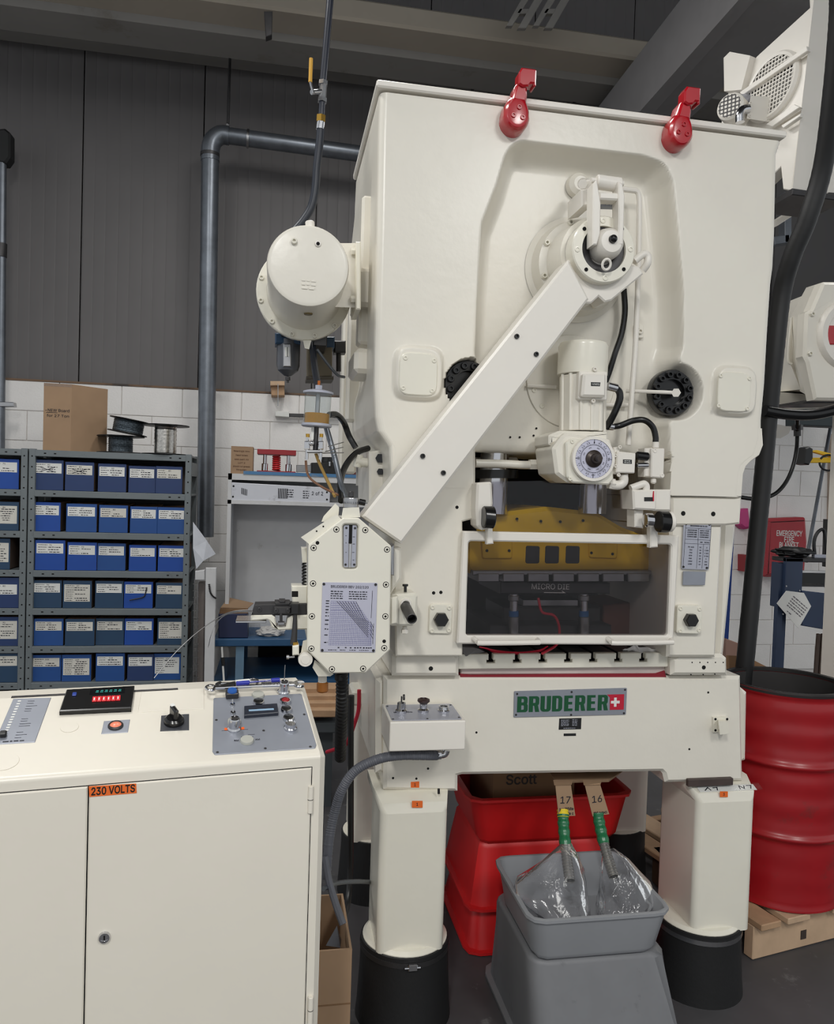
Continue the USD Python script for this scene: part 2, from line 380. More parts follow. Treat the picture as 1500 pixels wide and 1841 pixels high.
# pair of flat slotted struts near the roof
def ceil_bar(pts, Y, th=0.03): return plate(pts, Y, th, 0.003)
for a in (0, 48):
    st_ = [ceil_bar([(911+a, 46), (922+a, 46), (966+a, -25), (951+a, -25)], 4.3),
           ceil_bar([(932+a, 50), (947+a, 50), (990+a, -25), (974+a, -25)], 4.3),
           ceil_bar([(929+a, 24), (948+a, 24), (953+a, 15), (935+a, 15)], 4.3)]
    ce.part('slotted_strut', cat(st_), beamgrey)
for pxx, py0, py1, Y in ((413, 58, 232, 5.4),):
    hr = Thing('pipe_hanger', 'thin dark rod hanging from the girt to the elbow of the grey duct pipe', 'hanger', at(pxx, py1, Y))
    hr.part('rod', cyl(at(pxx+2, py0, Y), at(pxx-3, py1-10, Y), 0.009, 8), darksteel)
    hr.part('clip', hull([at(404, 235, Y), at(414, 235, Y), at(409, 216, Y), at(404, 235, Y+0.03), at(414, 235, Y+0.03), at(409, 216, Y+0.03)]), steel)
ce.part('clamp', plate([(475, 20), (490, 20), (489, 62), (478, 66)], 4.5, 0.05, 0.003), darksteel)
for x0, y0 in ((848, 125), (1032, 148)):
    ce.part('strap', plate([(x0, y0), (x0+7, y0), (x0+6, y0+34), (x0+1, y0+34)], 5.3, 0.03, 0.002), darksteel)

# ---------------- pipes on the wall
PY = 5.35; pr = pxm(PY, 14.5)
dp = Thing('duct_pipe', 'large grey pipe rising beside the shelving and bending right at an elbow', 'pipe', at(370, 960, PY))
dp.part('riser', cyl(at(369, 965, PY), at(378, 288, PY), pr, 24), greypipe)
el = [at(378, 290, PY), at(378.5, 268, PY), at(384, 252, PY), at(397, 243, PY), at(412, 244, PY)]
dp.part('elbow', tube(el, pr*1.06, 24, 3), greypipe)
dp.part('crosspipe', cyl(at(410, 244, PY), at(760, 292, PY), pr*0.93, 24), greypipe)
dp.part('wall_bracket', box(at(372, 700, PY)[0]-.02, at(372, 700, PY)[0]+.02, PY, WY-.0006, at(372, 700, PY)[2]-.02, at(372, 700, PY)[2]+.02), darksteel)
dp.part('collar', cyl(at(444, 249, PY), at(448, 249.6, PY), pr*1.05, 24), steel)
dp.part('collar', cyl(at(377.6, 282, PY), at(377.7, 276, PY), pr*1.09, 24), darksteel)
CY = 5.5
cd = Thing('conduit_pipe', 'grey conduit with a thick upper cap at the left edge of the picture', 'pipe', at(2, 800, CY))
cd.part('pipe', cyl(at(1, 830, CY), at(4, 290, CY), pxm(CY, 6.5), 16), greypipe)
cd.part('cap', plate([(-12, 232), (8, 230), (18, 238), (18, 282), (10, 293), (-12, 292)], CY-0.03, 0.09, 0.012, 0.01), blackrub)
cd.part('coupling', cyl(at(1.5, 462, CY), at(2, 438, CY), pxm(CY, 9), 16), darksteel)
cd.part('strap', plate([(-4, 722), (24, 723), (25, 731), (-4, 731)], CY-0.03, 0.06, 0.003), steel)

# wood block and shelf on the wall
wk = Thing('wood_block', 'small wooden block on top of the block wall under the blue-topped air filter', 'block', at(500, 711, 5.6))
wk.part('body', plate([(487, 693), (511, 693), (512, 711), (488, 711)], 5.56, 0.13, 0.003), wood)
wk.part('top', plate([(486, 685), (512, 685), (512, 693), (486, 693)], 5.52, 0.16, 0.003), wood2)
wk.part('wire', cyl(at(500, 690, 5.5), at(500, 730, 5.5), 0.003, 6), steel)
wr = Thing('wall_rail', 'white rail with a grey bar fixed on the block wall behind the oil lubricator', 'rail', at(550, 745, 5.65))
wr.part('rail', plate([(495, 739), (520, 740), (520, 750), (495, 748)], 5.62, 0.07, 0.003), white)
wr.part('bar', plate([(518, 743), (640, 747), (640, 752), (518, 749)], 5.64, 0.03, 0.002), darksteel)

# ---------------- shelving
SY = 4.7
def shelf_unit(pl, pr_, label, left_only=False):
    """pl, pr_: lists of photo x at top and bottom for the outer edges"""
    (lt, lb), (rt, rb) = pl, pr_
    x0 = X((lt+lb)/2, 1000, SY); x1 = X((rt+rb)/2, 1000, SY)
    zt = Z(190, 813, SY); D = 0.36
    t = Thing('shelving_unit', label, 'shelving', ((x0+x1)/2, SY, 0))
    w = pxm(SY, 10)
    for xx in (x0, x1-w):
        for yy in (SY, SY+D-0.03):
            t.part('upright', box(xx, xx+w, yy, yy+0.03, 0, zt+0.005, 0.002), shelfgrey)
        hs = [cyl((xx+w/2, SY-0.0008, z), (xx+w/2, SY+0.001, z), 0.0045, 8) for z in np.arange(0.3, zt-0.02, 0.06)]
        t.part('punched_holes', cat(hs), darkhole, kind='stuff')
    tops = []
    for py in (813, 884.5, 958, 1027, 1094.5, 1162, 1226):
        z = Z(190, py, SY); tops.append(z)
        s = t.part('shelf', cat(box(x0+0.002, x1-0.002, SY+0.003, SY+D, z-0.012, z, 0.002), box(x0+w*.9, x1-w*.9, SY-0.002, SY+0.01, z-pxm(SY, 11), z, 0.003)), shelfgrey)
        hh = []
        for u in (0.09, 0.15, 0.86, 0.92):
            hh.append(fbox(FR(SY-0.002), x0+(x1-x0)*u, x0+(x1-x0)*u+0.012, z-0.022, z-0.016, -0.001, 0.001))
        t.part('slot_holes', cat(hh), darkhole, parent=s, kind='stuff')
    t.part('back_panel', box(x0+.004, x1-.004, SY+D+.001, SY+D+.004, 0.1, zt), mat('shelf_back', (58, 60, 62), .7))
    for xx in (x0, x1-0.004):
        t.part('side_brace', box(xx+0.001, xx+0.004, SY+0.03, SY+D-0.03, zt-0.12, zt-0.04), shelfgrey)
    return tops, x0, x1
tops, sx0, sx1 = shelf_unit((50, 47.5), (347, 334), 'grey steel shelving unit filled with five blue boxes on every shelf')
_, lx0, lx1 = shelf_unit((-250, -253), (47, 46), 'grey steel shelving unit cut off by the left edge of the picture')

blues = [mat('bin_blue_bright', (22, 72, 158), 0.45, var=0.06), mat('bin_blue_mid', (30, 76, 142), 0.5, var=0.06),
         mat('bin_blue_navy', (36, 58, 104), 0.5, var=0.06), mat('bin_blue_slate', (36, 66, 96), 0.55, var=0.06)]
binside = mat('bin_side_brown', (92, 76, 66), 0.8, var=0.15)
cardc = mat('aged_card', (214, 211, 202), 0.7, var=0.03)
rows_px = [  # per shelf: (left px, right px, top py at left, bottom py, tone, tall card, card offset)
    [(59, 114, 828, 879, 2, 0), (117, 169, 831, 880, 2, 0), (176, 227, 833, 881, 2, 0), (231, 280, 837, 883, 2, 0), (280, 328, 838, 885, 2, 0)],
    [(59, 109, 898, 947, 0, 0), (119, 174, 900, 948, 1, 0), (178, 230, 902, 949, 1, 0), (234, 283, 905, 951, 1, 0), (283, 334, 907, 953, 1, 0)],
    [(63, 117, 966, 1017, 0, 0), (121, 174, 969, 1017, 0, 0), (175, 226, 970, 1017, 1, 0), (232, 281, 973, 1018, 0, 0), (284, 335, 975, 1020, 0, 0)],
    [(59, 111, 1038, 1085, 3, 0), (113, 165, 1039, 1086, 3, 1), (171, 222, 1039, 1086, 3, 0), (223, 275, 1041, 1087, 0, 0), (280, 329, 1042, 1087, 3, 0)],
    [(61, 114, 1107, 1153, 1, 0), (117, 170, 1108, 1154, 3, 0), (172, 223, 1108, 1154, 3, 0), (224, 276, 1108, 1154, 0, 0), (283, 334, 1107, 1154, 3, 1)],
    [(57, 110, 1176, 1221, 1, 0), (111, 164, 1176, 1222, 1, 1), (172, 224, 1174, 1222, 1, 0), (229, 276, 1175, 1221, 2, 0), (276, 325, 1177, 1223, 1, 1)]]
ordw = ['leftmost', 'second', 'middle', 'fourth', 'rightmost']
shelfw = ['top shelf', 'second shelf down', 'third shelf down', 'fourth shelf down', 'fifth shelf down', 'lowest visible shelf']
def blue_bin(pl, pr_, pt, pb, tone, tall, num, zs, label, group, crossed=False, seed=0, off=0.0, yy=None):
    r = random.Random(seed); Y = SY+0.012+(r.uniform(0, 0.02) if yy is None else yy)
    x0, x1 = X(pl, (pt+pb)/2, Y), X(pr_, (pt+pb)/2, Y); h = pxm(Y, pb-pt)*0.98; D = 0.29
    z0 = zs+0.0005; z1 = z0+h
    t = Thing('blue_box', label, 'box', ((x0+x1)/2, Y, z0), group)
    th = 0.004
    t.part('front', box(x0, x1, Y, Y+th, z0, z1, 0.0015), blues[tone])
    t.part('body', cat(box(x0, x0+th, Y+th, Y+D, z0, z1-0.004), box(x1-th, x1, Y+th, Y+D, z0, z1-0.004), box(x0, x1, Y+th, Y+D, z0, z0+th), box(x0, x1, Y+D-th, Y+D, z0, z1-0.004)), binside, smooth=False)
    fr = FR(Y-0.0004); w = x1-x0
    ch = h*(0.62 if tall else 0.33); ct = z1-h*(0.11 if not tall else 0.14)-off
    t.part('lid_flap', hull([(x0+.004, Y+.02, z1-.004), (x1-.004, Y+.02, z1-.004), (x0+.004, Y+.25, z1+r.uniform(.002, .012)), (x1-.004, Y+.25, z1+r.uniform(.0, .012)), (x0+.004, Y+.02, z1-.006), (x1-.004, Y+.25, z1-.004)]), cardboard2)
    c = t.part('card', prism(rectp(x0+w*0.05, x1-w*0.06, ct-ch, ct), 0, 0.0007, fr), white if r.random() < 0.6 else cardc, label='white paper card on the front')
    rowz = []
    nl = 4 if not tall else 8
    for k in range(nl):
        v = ct-ch*(k+0.6)/(nl+0.2)
        rowz.append((x0+w*0.1, x0+w*r.uniform(0.32, 0.42), v, 0.0035))
        if k and r.random() < 0.75: rowz.append((x0+w*r.uniform(0.4, 0.5), x0+w*r.uniform(0.7, 0.88), v, 0.005))
    wr_ = [scribble(rowz, fr.shift(w=0.0007), seed=seed), text(num, 0.0085, fr.shift(w=0.0007), x0+w*0.52, ct-ch*0.16 if not tall else ct-ch*0.09)]
    if crossed:
        wr_.append(strokes([[(x0+w*.24, ct-ch*.85), (x0+w*.72, ct-ch*.4)], [(x0+w*.24, ct-ch*.4), (x0+w*.7, ct-ch*.85)]], 0.003, fr.shift(w=0.0008)))
    t.part('writing', cat(wr_), ink, parent=c, smooth=False)
    return t, x0, x1, z0, z1, Y
num = 81
for ri, rowp in enumerate(rows_px):
    for ci, (a, b, pt, pb, tone, tall) in enumerate(rowp):
        lab = f'{["dark blue","bright blue","bright blue","slate blue","blue","blue"][ri]} box, {ordw[ci]} of the five on the {shelfw[ri]} of the full shelving'
        tt = blue_bin(a, b, pt, pb, tone, tall, str(num), tops[ri+1], lab, 'blue boxes on the shelving', crossed=(ri == 0 and ci < 2), seed=num)
        if ri == 3 and ci == 3:
            x0, x1, z0, z1, Y = tt[1:]
            ak = one('hex_key', tube([at(233, 1079, Y-0.006), at(256, 1074, Y-0.006), at(261, 1068, Y-0.006), at(264, 1056, Y-0.006)], 0.0035, 6), darksteel,
                     'bent hex key stuck on the front of the fourth box of the fourth shelf down', 'hex key')
        num += 1
lefts = [(824, 874, 0, 0, ''), (897, 945, 3, 1, ''), (964, 1016, 3, 1, ''), (1034, 1085, 2, 0, ''), (1104, 1153, 2, 1, ''), (1172, 1222, 3, 0, '')]
for ri, (pt, pb, tone, tall, _) in enumerate(lefts):
    blue_bin(-22, 34 if ri != 2 else 18, pt, pb, tone, tall, ['75', '84', '94', '80', '95', '84'][ri], tops[ri+1],
             f'{["bright","dark card-fronted","short brown-sided","navy","navy wide-carded","slate"][ri]} blue box cut off at the left edge, on the {shelfw[ri]}', 'blue boxes cut off at the left edge', seed=500+ri, off=0.02 if ri == 3 else 0)

# carton and spools on top of the shelving
CYY = 4.74
zt0 = tops[0]
ct = Thing('cardboard_carton', 'tall brown carton with handwriting standing on top of the grey shelving', 'box', at(120, 808, CYY))
fr = F(at(77, 806, CYY), at(127, 807, CYY)-at(77, 806, CYY), (0, 0, 1))
p0, p1 = at(77, 806, CYY), at(127, 807, CYY); p0[2] = p1[2] = zt0+0.0005; p2 = p1+np.array([pxm(CYY, 47), 0.16, 0]); p3 = p0+(p2-p1)
hz = pxm(CYY, 110)
ct.part('carton', hull(np.vstack([[p0, p1, p2, p3], np.array([p0, p1, p2, p3])+[0, 0, hz]])), cardboard, smooth=False)
fr = F(p0+np.array([0, -0.001, 0]), p1-p0, (0, 0, 1)); wdt = np.linalg.norm(p1-p0)
wr_ = [text('-NEW Board', 0.016, fr, wdt*.5, hz*.60, width=wdt*.86), text('for 27 Ton', 0.014, fr, wdt*.52, hz*.52, width=wdt*.8), strokes([[(wdt*.1, hz*.565), (wdt*.5, hz*.565)]], 0.002, fr)]
ct.part('handwriting', cat(wr_), ink, smooth=False)
tp = []
top = np.array([p0, p1, p2, p3])+[0, 0, hz+0.0006]
ct.part('packing_tape', hull([p0*.0+top[0]+(0, -.001, 0), top[1]+(0.001, -.001, 0), top[1]+(0.001, -.001, -.018), top[0]+(0, -.001, -.018), top[0]+(0, 0, .001), top[1]+(0, 0, .001)]), clearplastic)
def spool(c, ax, r, core, h, wm, label, th=0.006):
    c = np.array(c, float); ax = np.array(ax, float)/np.linalg.norm(ax)
    t = Thing('wire_spool', label, 'spool', c, 'wire spools on the shelving')
    for w in (0, h-th): t.part('flange', lathe([(0.01, w), (r-0.002, w), (r, w+th*.5), (r-0.002, w+th), (0.01, w+th), (0.01, w)], c, ax, 32), black)
    pr_ = [(0.01, th)]+[(core*(1+0.03*math.sin(k*9.7)+(0.02 if k % 2 else 0)), th+(h-2*th)*(k+.5)/16) for k in range(16)]+[(0.01, h-th)]
    t.part('winding', lathe(pr_, c, ax, 28), wm)
wirechain = mat('chain_wire', (92, 102, 110), 0.4, metal=0.8, var=0.6, vs=120, bump=1.0, bs=220)
c1 = at(217, 810, 4.84); c1[2] = zt0+0.001
spool(c1, (0, 0, 1), pxm(4.84, 38), pxm(4.84, 19), pxm(4.84, 29), wirechain, 'lower of two stacked black spools of knotted wire on the shelving')
spool(c1+np.array([0.035, 0.0, pxm(4.84, 29)+0.016]), (0.16, 0.0, 1), pxm(4.84, 32), pxm(4.84, 24), pxm(4.84, 24), wirechain, 'upper tilted black spool of knotted wire stacked on another spool')
c2 = at(297, 816, 4.82); c2[2] = zt0+0.001
spool(c2, (0, 0, 1), pxm(4.82, 39), pxm(4.82, 18), pxm(4.82, 50), mat('bright_wire', (190, 186, 180), 0.25, metal=1.0, var=0.3, vs=90), 'tall black spool of bright wire at the right end of the shelving top')
# paper hanging at the shelf's right upright
pp = []
uu = [(347, 938), (388, 995), (373, 1007), (352, 1022)]
pv = [at(347, 938, 4.69), at(372, 972, 4.72), at(388, 996, 4.75), at(366, 1008, 4.68), at(353, 1023, 4.68), at(347, 985, 4.67)]
pm = TM(np.array(pv), [[0, 1, 5], [1, 3, 5], [1, 2, 3], [3, 4, 5]]); pm2 = pm.copy(); pm2.vertices += [0, 0.0012, 0]; pm2.faces = pm2.faces[:, ::-1]
one('paper_sheet', [pm, pm2], mat('grey_paper', (205, 208, 216), 0.75, var=0.05, vs=20), 'crumpled white paper sheet hanging from the right end of the grey shelving', 'paper', smooth=False)
# white boards leaning between shelving and bench, with chain and wire mesh
wbd = Thing('white_board', 'narrow white board standing upright between the shelving and the work bench', 'board', at(378, 1240, 4.6))
wbd.part('board', plate([(370, 1021), (389, 1021), (383, 1300), (366, 1300)], 4.6, 0.03, 0.003), whitepaint)
wbd.part('chain', tube([at(376, 1050, 4.585), at(378, 1064, 4.585), at(383, 1072, 4.585), at(389, 1076, 4.585)], hose_r(0.006, 14, 0.35), 6, 14), darksteel)
bk2 = one('wall_bracket', plate([(351, 1027), (368, 1025), (368, 1043), (351, 1043)], 4.66, 0.05, 0.003), whitepaint, 'small white bracket at the foot of the hanging paper', 'bracket')
mesh_ = []
for k in range(16): mesh_.append(cyl(at(347, 1050+k*12, 4.68), at(357, 1050+k*12, 4.68), 0.0022, 5))
for xx in (349, 355): mesh_.append(cyl(at(xx+1, 1040, 4.68), at(xx-2, 1232, 4.68), 0.0022, 5))
one('wire_mesh', mesh_, steel, 'narrow strip of welded wire mesh beside the right upright of the shelving', 'wire mesh')
gp = one('grey_post', plate([(357, 1048), (368, 1048), (364, 1300), (353, 1300)], 4.72, 0.08, 0.003), mat('weathered_grey', (112, 104, 100), 0.8, var=0.2), 'weathered grey post behind the wire mesh strip', 'post')

# ================================================================ the press
press = Thing('punch_press', 'large cream high-speed punching press with a green and red name plate on its base', 'press', (0.84, 2.5, 0))
YB, YC, YP = 2.05, 2.068, 2.12            # front planes: upper frame, columns, base
def sbolt(c, d=(0, -1, 0), r=0.008, h=0.006, seg=14):
    return lathe([(0, h*.25), (r*.48, h*.25), (r*.52, h), (r*.88, h), (r, h*.8), (r, 0)], c, d, seg)
def bolts(pts, Y, par, T=None, r=5.5, h=0.005, m=None, holes=True, name='bolt'):
    for a, b in pts:
        c = at(a, b, Y); R = pxm(Y, r)
        p = (T or press).part(name, sbolt(c, (0, -1, 0), R, h), m or cream, parent=par)
def darkdots(pts, Y, r, par, T=None, name='bolt_hole'):
    for a, b in pts:
        c = at(a, b, Y-0.0008); (T or press).part(name, disc(c, (0, 1, 0), pxm(Y, r), 0.002, 14, 0), darkhole, parent=par)

# ---- upper frame: a cast sheet; its relief is a smooth function of the distance to the cast outlines
def tab(pts, Y):
    q = np.array(sorted(XZ(pts, Y), key=lambda p: p[1])); return q[:, 1], q[:, 0]
Ltab = tab([(684, 150), (681, 230), (678, 400), (674, 560), (672, 690), (674, 750), (679, 775), (690, 790), (699, 805), (702, 850)], YB)
Rtab = tab([(1413, 240), (1401, 275), (1398, 420), (1395, 480), (1391, 510), (1385, 600), (1380, 690), (1374, 755), (1374, 788), (1365, 818), (1350, 829), (1341, 838), (1337, 855), (1334, 893)], YB)
zt_ = Z(1040, 195, YB)-0.02; zc_ = Z(1030, 817, YB); zb_ = Z(1270, 892, YB)
zrows = np.concatenate([np.linspace(zb_, zc_, 18)[:-1], np.linspace(zc_, zc_+0.06, 16)[:-1], np.linspace(zc_+0.06, zt_, 250)])
xl, xr = np.interp(zrows, *Ltab), np.interp(zrows, *Rtab)
u = np.linspace(0, 1, 230); u = np.unique(np.concatenate([u, np.linspace(0, 0.035, 14), np.linspace(0.965, 1, 14)]))
XX = xl[:, None]+(xr-xl)[:, None]*u; ZZ = np.repeat(zrows[:, None], len(u), 1)
pts = shapely.points(XX.ravel(), ZZ.ravel())
def sdist(poly): # inside positive
    d = shapely.distance(poly.exterior, pts); ins = shapely.contains(poly, pts); return np.where(ins, d, -d).reshape(XX.shape)
def sm(t): t = np.clip(t, 0, 1); return t*t*(3-2*t)
ringL, ringR = at(846, 690, YB), at(1217, 704, YB); RR = pxm(YB, 46)
rec = Polygon(XZ([(938, 251), (1155, 277), (1196, 291), (1211, 325), (1221, 420), (1230, 520), (1230, 622), (1218, 662), (1190, 700), (1196, 748), (1206, 765), (1207, 960), (852, 960), (853, 745),
                  (870, 700), (853, 636), (857, 540), (866, 400), (893, 330), (908, 278), (920, 258)], YB)).buffer(0)
rec = rec.buffer(-0.05, quad_segs=10).buffer(0.05, quad_segs=10).buffer(0.04, quad_segs=10).buffer(-0.04, quad_segs=10)
boss_pocket = [Point(ringR[0], ringR[2]).buffer(pxm(YB, 56), quad_segs=12)]
recu = clean(rec.union(boss_pocket[0]))
recu = clean(recu.buffer(0.012).buffer(-0.024).buffer(0.012))
_s = sdist(recu); _t = np.clip(_s/0.052, 0, 1); D = 0.088*(1-(1-_t)**2.4)*sm((_s+0.001)/0.011)
for c in (ringL, ringR):
    dd = np.hypot(XX-c[0], ZZ-c[2]); D = np.maximum(D, 0)+0; D = np.where(dd < RR*1.0, np.maximum(D, 0.035+0.03*sm((RR-dd)/0.006)), D)
covers = [((752, 673), 34, 37), ((1319, 705), 34, 37)]
for (cx, cy), a, b in covers:
    c = at(cx, cy, YB); A, Bq = pxm(YB, a+8), pxm(YB, b+8)
    q = (np.abs((XX-c[0])/A)**4+np.abs((ZZ-c[2]-0.002)/Bq)**4)**0.25
    D = D-0.020*sm((1.10-q)/0.16)
ef = 0.022; de = np.minimum(XX-xl[:, None], xr[:, None]-XX)
D = D+np.where(de < ef, ef-np.sqrt(np.maximum(ef**2-(ef-np.minimum(de, ef))**2, 0)), 0)
dbot = np.maximum(ZZ-zc_, 0); eb = 0.03; D = D+np.where((dbot < eb) & (XX > X(855, 815, YB)) & (XX < X(1206, 815, YB)), eb-np.sqrt(np.maximum(eb**2-(eb-dbot)**2, 0)), 0)*0.8
YBK = np.interp(zrows, [Z(650, 800, YB), 2.05, 2.30, 2.42, 2.6], [2.95, 2.95, 2.86, 2.68, 2.66])
cols = []
lt_ = np.linspace(1, 0, 7)[:-1]; Y0 = YB+D
for t in lt_:
    inn = 0.018*(t > 0.2)*(t < 0.9)*sm((zrows-1.75)/.1)*sm((2.45-zrows)/.1)
    cols.append(np.stack([xl+inn, Y0[:, 0]+(YBK-Y0[:, 0])*t, zrows], 1))
for j in range(len(u)): cols.append(np.stack([XX[:, j], Y0[:, j], ZZ[:, j]], 1))
for t in lt_[::-1]: cols.append(np.stack([xr, Y0[:, -1]+(YBK-Y0[:, -1])*t, zrows], 1))
G = np.stack(cols, 1); nr, nc = G.shape[:2]
I = np.arange(nr*nc).reshape(nr, nc)
kz = int(np.argmin(abs(zrows-zc_))); jl = 6+int(np.argmin(abs(XX[kz]-X(855, 850, YB)))); jr = 6+int(np.argmin(abs(XX[kz]-X(1207, 850, YB))))
keep = np.ones((nr-1, nc-1), bool); keep[:kz, jl:jr] = False; keep = keep.ravel()
a, b, c, d = (q_.ravel()[keep] for q_ in (I[:-1, :-1], I[:-1, 1:], I[1:, 1:], I[1:, :-1]))
fc = np.vstack([np.c_[a, b, c], np.c_[a, c, d]])
V = G.reshape(-1, 3)
# back and bottom closures
nb = nr*nc
bk_ = []
for i in range(nr-1): bk_ += [[I[i, 0], I[i+1, 0], I[i+1, -1]], [I[i, 0], I[i+1, -1], I[i, -1]]]
ct_ = np.array([[(xl[0]+xr[0])/2, 2.5, zb_], [(xl[-1]+xr[-1])/2, 2.4, zt_]])
ct_[0, 2] = zc_
bot = [[I[kz, j+1], I[kz, j], nb] for j in range(jl, jr)]
topf = [[I[-1, j], I[-1, j+1], nb+1] for j in range(nc-1)]+[[I[-1, -1], I[-1, 0], nb+1]]
V = np.vstack([V, ct_]); fc = np.vstack([fc, bk_, bot, topf])
frame = press.part('upper_frame', TM(V, fc), castcream, smooth=50)
# top plate
tpz = [(678, 134), (1416, 241), (1412, 251), (680, 150)]
q = [at(a, b, YB-0.012) for a, b in tpz]
za, zb2 = (q[0][2]+q[1][2])/2, (q[2][2]+q[3][2])/2
press.part('top_plate', box(q[0][0], q[1][0], YB-0.012, 2.67, zb2, za, 0.004), flatcream)
# cover plates on their bosses
for (cx, cy), a, b in covers:
    c = at(cx, cy, YB-0.02); A, Bq = pxm(YB, a), pxm(YB, b)
    t = np.linspace(0, 2*np.pi, 40, endpoint=False)
    sq = [(c[0]+A*np.sign(math.cos(k))*abs(math.cos(k))**0.42, c[2]+Bq*np.sign(math.sin(k))*abs(math.sin(k))**0.42) for k in t]
    cp = press.part('cover_plate', prism(sq, -0.004, 0.007, FR(YB-0.019), 0.002), cream)
    bolts([(cx+s*a*.76+(3 if e < 0 else -1), cy+e*b*.73+s*2.5) for s in (-1, 1) for e in (-1, 1)], YB-0.026, cp, r=4, h=0.003)
# tie-rod rings with socket screws
for c in (ringL, ringR):
    o = np.array([c[0], YB+0.05, c[2]])
    tr = press.part('tie_rod_ring', lathe([(0, .012), (RR*.55, .012), (RR*.56, .026), (RR*.93, .028), (RR*.97, .022), (RR*.97, 0)], o, (0, -1, 0), 40), blackgloss, label='black tie-rod nut ring sunk into the frame')
    for k in range(12):
        ph = 2*math.pi*(k+.5)/12; press.part('socket_screw', sbolt(o+np.array([RR*.75*math.cos(ph), -.026, RR*.75*math.sin(ph)]), (0, -1, 0), RR*.145, .011, 12), blackgloss, parent=tr)
# large flush disc behind the motor
c = at(1027, 686, YB+0.085); rr = pxm(2.13, 86)
dsc = press.part('bearing_cover', disc((c[0], YB+0.087, c[2]), (0, -1, 0), rr, 0.004, 60), castcream)
for dx, dy in ((-71, 20), (-55, 48), (67, -30), (66, 24)): press.part('bolt', sbolt(np.array([c[0]+pxm(2.13, dx), YB+.083, c[2]-pxm(2.13, dy)]), (0, -1, 0), pxm(2.1, 4.5), .003), cream, parent=dsc)
darkdots([(932, 294), (897, 745), (918, 786), (935, 786), (960, 783), (965, 770)], YB+0.085, 1.8, frame)
# lifting hooks
for hx, hy, flip in ((921, 219, 1), (1211, 248, 1)):
    o = at(hx, hy, YB); s = pxm(YB, 1)
    fr = FR(YB).shift(u=o[0], v=o[2])
    from shapely import affinity
    sc = lambda p: affinity.scale(p, s, s, origin=(0, 0))
    th = np.linspace(0, 2*np.pi, 36, endpoint=False)
    lobe = Polygon([(25*np.cos(t)*(1 if np.sin(t) < 0 else .96), (-1+28*np.sin(t) if np.sin(t) < 0 else -1+35*np.sin(t))) for t in th])
    def dome(P, ws, ins):
        P = np.array(clean(P).exterior.coords)[:-1]; q = [np.c_[inset(P, i_), np.full(len(P), w_)] for w_, i_ in zip(ws, ins)]
        n_ = len(q[0]); V_ = np.vstack(q+[[q[-1].mean(0)]]); F_ = []
        for k_ in range(len(q)-1):
            a_ = np.arange(n_)+k_*n_; b_ = (np.arange(n_)+1) % n_+k_*n_; F_ += [np.c_[a_, b_, b_+n_], np.c_[a_, b_+n_, a_+n_]]
        F_.append(np.c_[(len(q)-1)*n_+np.arange(n_), (len(q)-1)*n_+(np.arange(n_)+1) % n_, np.full(n_, len(V_)-1)])
        return TM(fr(V_), np.vstack(F_))
    m1 = dome(sc(lobe), [0, .034, .044, .050, .052], [0, 0, .003, .008, .015])
    horn = sc(Polygon([(1, 26), (-8, 40), (-3, 52), (1, 62), (2, 70), (6, 76), (26, 76), (30, 71), (30, 47), (27, 44), (24, 46), (23, 52), (17, 53), (12, 46), (13, 34)]))
    horn = horn.buffer(-.001).buffer(.0035, quad_segs=4).buffer(-.0025)
    horn = rpoly([(v_[0]*s, v_[1]*s) for v_ in ((-2, 48), (6, 44), (16, 46), (20, 51), (25, 51), (26, 45), (30, 46), (30, 77), (3, 77), (-2, 68))], .0035, 4)
    m2 = prism(horn, .022, .060, fr, .004, .003)
    neckm = dome(sc(Polygon([(-14, 20), (16, 18), (18, 34), (17, 50), (2, 58), (-6, 48)])), [.006, .040, .048, .052], [0, 0, .003, .008])
    hk = press.part('lifting_hook', cat(m1, m2, neckm), redgloss, label='glossy red lifting hook at the top edge', smooth=33)
    for dx, dy in ((-8, -5), (9, -7), (2, 10)): press.part('bolt', sbolt(fr(np.array([dx*s, dy*s, 0.0515])), (0, -1, 0), 4.6*s, .0035), redgloss, parent=hk)

# ---- side details on the left of the upper frame
xs = X(676, 560, YB)
for y0, y1, p0, p1 in ((2.28, 2.36, 1.92, 2.35), (2.60, 2.66, 1.72, 2.30), (2.84, 2.93, 1.55, 2.25)):
    press.part('side_rib', box(xs-0.022, xs+0.04, y0, y1, p0, p1, 0.008), castcream)
press.part('side_bracket', box(xs-0.035, xs+0.05, 2.24, 2.44, 2.02, 2.13, 0.012), castcream)
press.part('side_bracket', box(xs-0.035, xs+0.05, 2.24, 2.44, 1.83, 1.90, 0.012), castcream)

# ---- columns
colL = press.part('column', plate([(702, 770), (855, 770), (855, 932), (832, 938), (832, 1180), (712, 1180)], YB+.0006, 0.55, 0.004), castcream)
press.part('column', plate([(1207, 770), (1371, 770), (1373, 800), (1366, 818), (1351, 829), (1342, 838), (1337, 852), (1334, 893), (1208, 892)], YB+0.0006, 0.55, 0.002), castcream)
gb = press.part('column_block', plate([(1208, 893), (1335, 894), (1332, 942), (1305, 945), (1300, 945), (1208, 945)], YB+0.009, 0.55, 0.006), castcream)
colR = press.part('column', plate([(1206, 940), (1300, 943), (1288, 1182), (1200, 1182)], YC+0.004, 0.5, 0.008), castcream)
press.part('column_side', plate([(1298, 935), (1327, 940), (1304, 1182), (1288, 1182)], YC+0.10, 0.4, 0.014), castcream)
darkdots([(1229, 923), (1283, 924)], YB+0.009, 4.5, gb)
darkdots([(822, 912), (780, 1066), (793, 1065)], YB+.0006, 3, colL)
press.part('slide_guide', plate([(832, 932), (856, 930), (858, 960), (832, 960)], YC+0.05, 0.2, 0.004), darkhole, label='dark gap at the top of the left column')
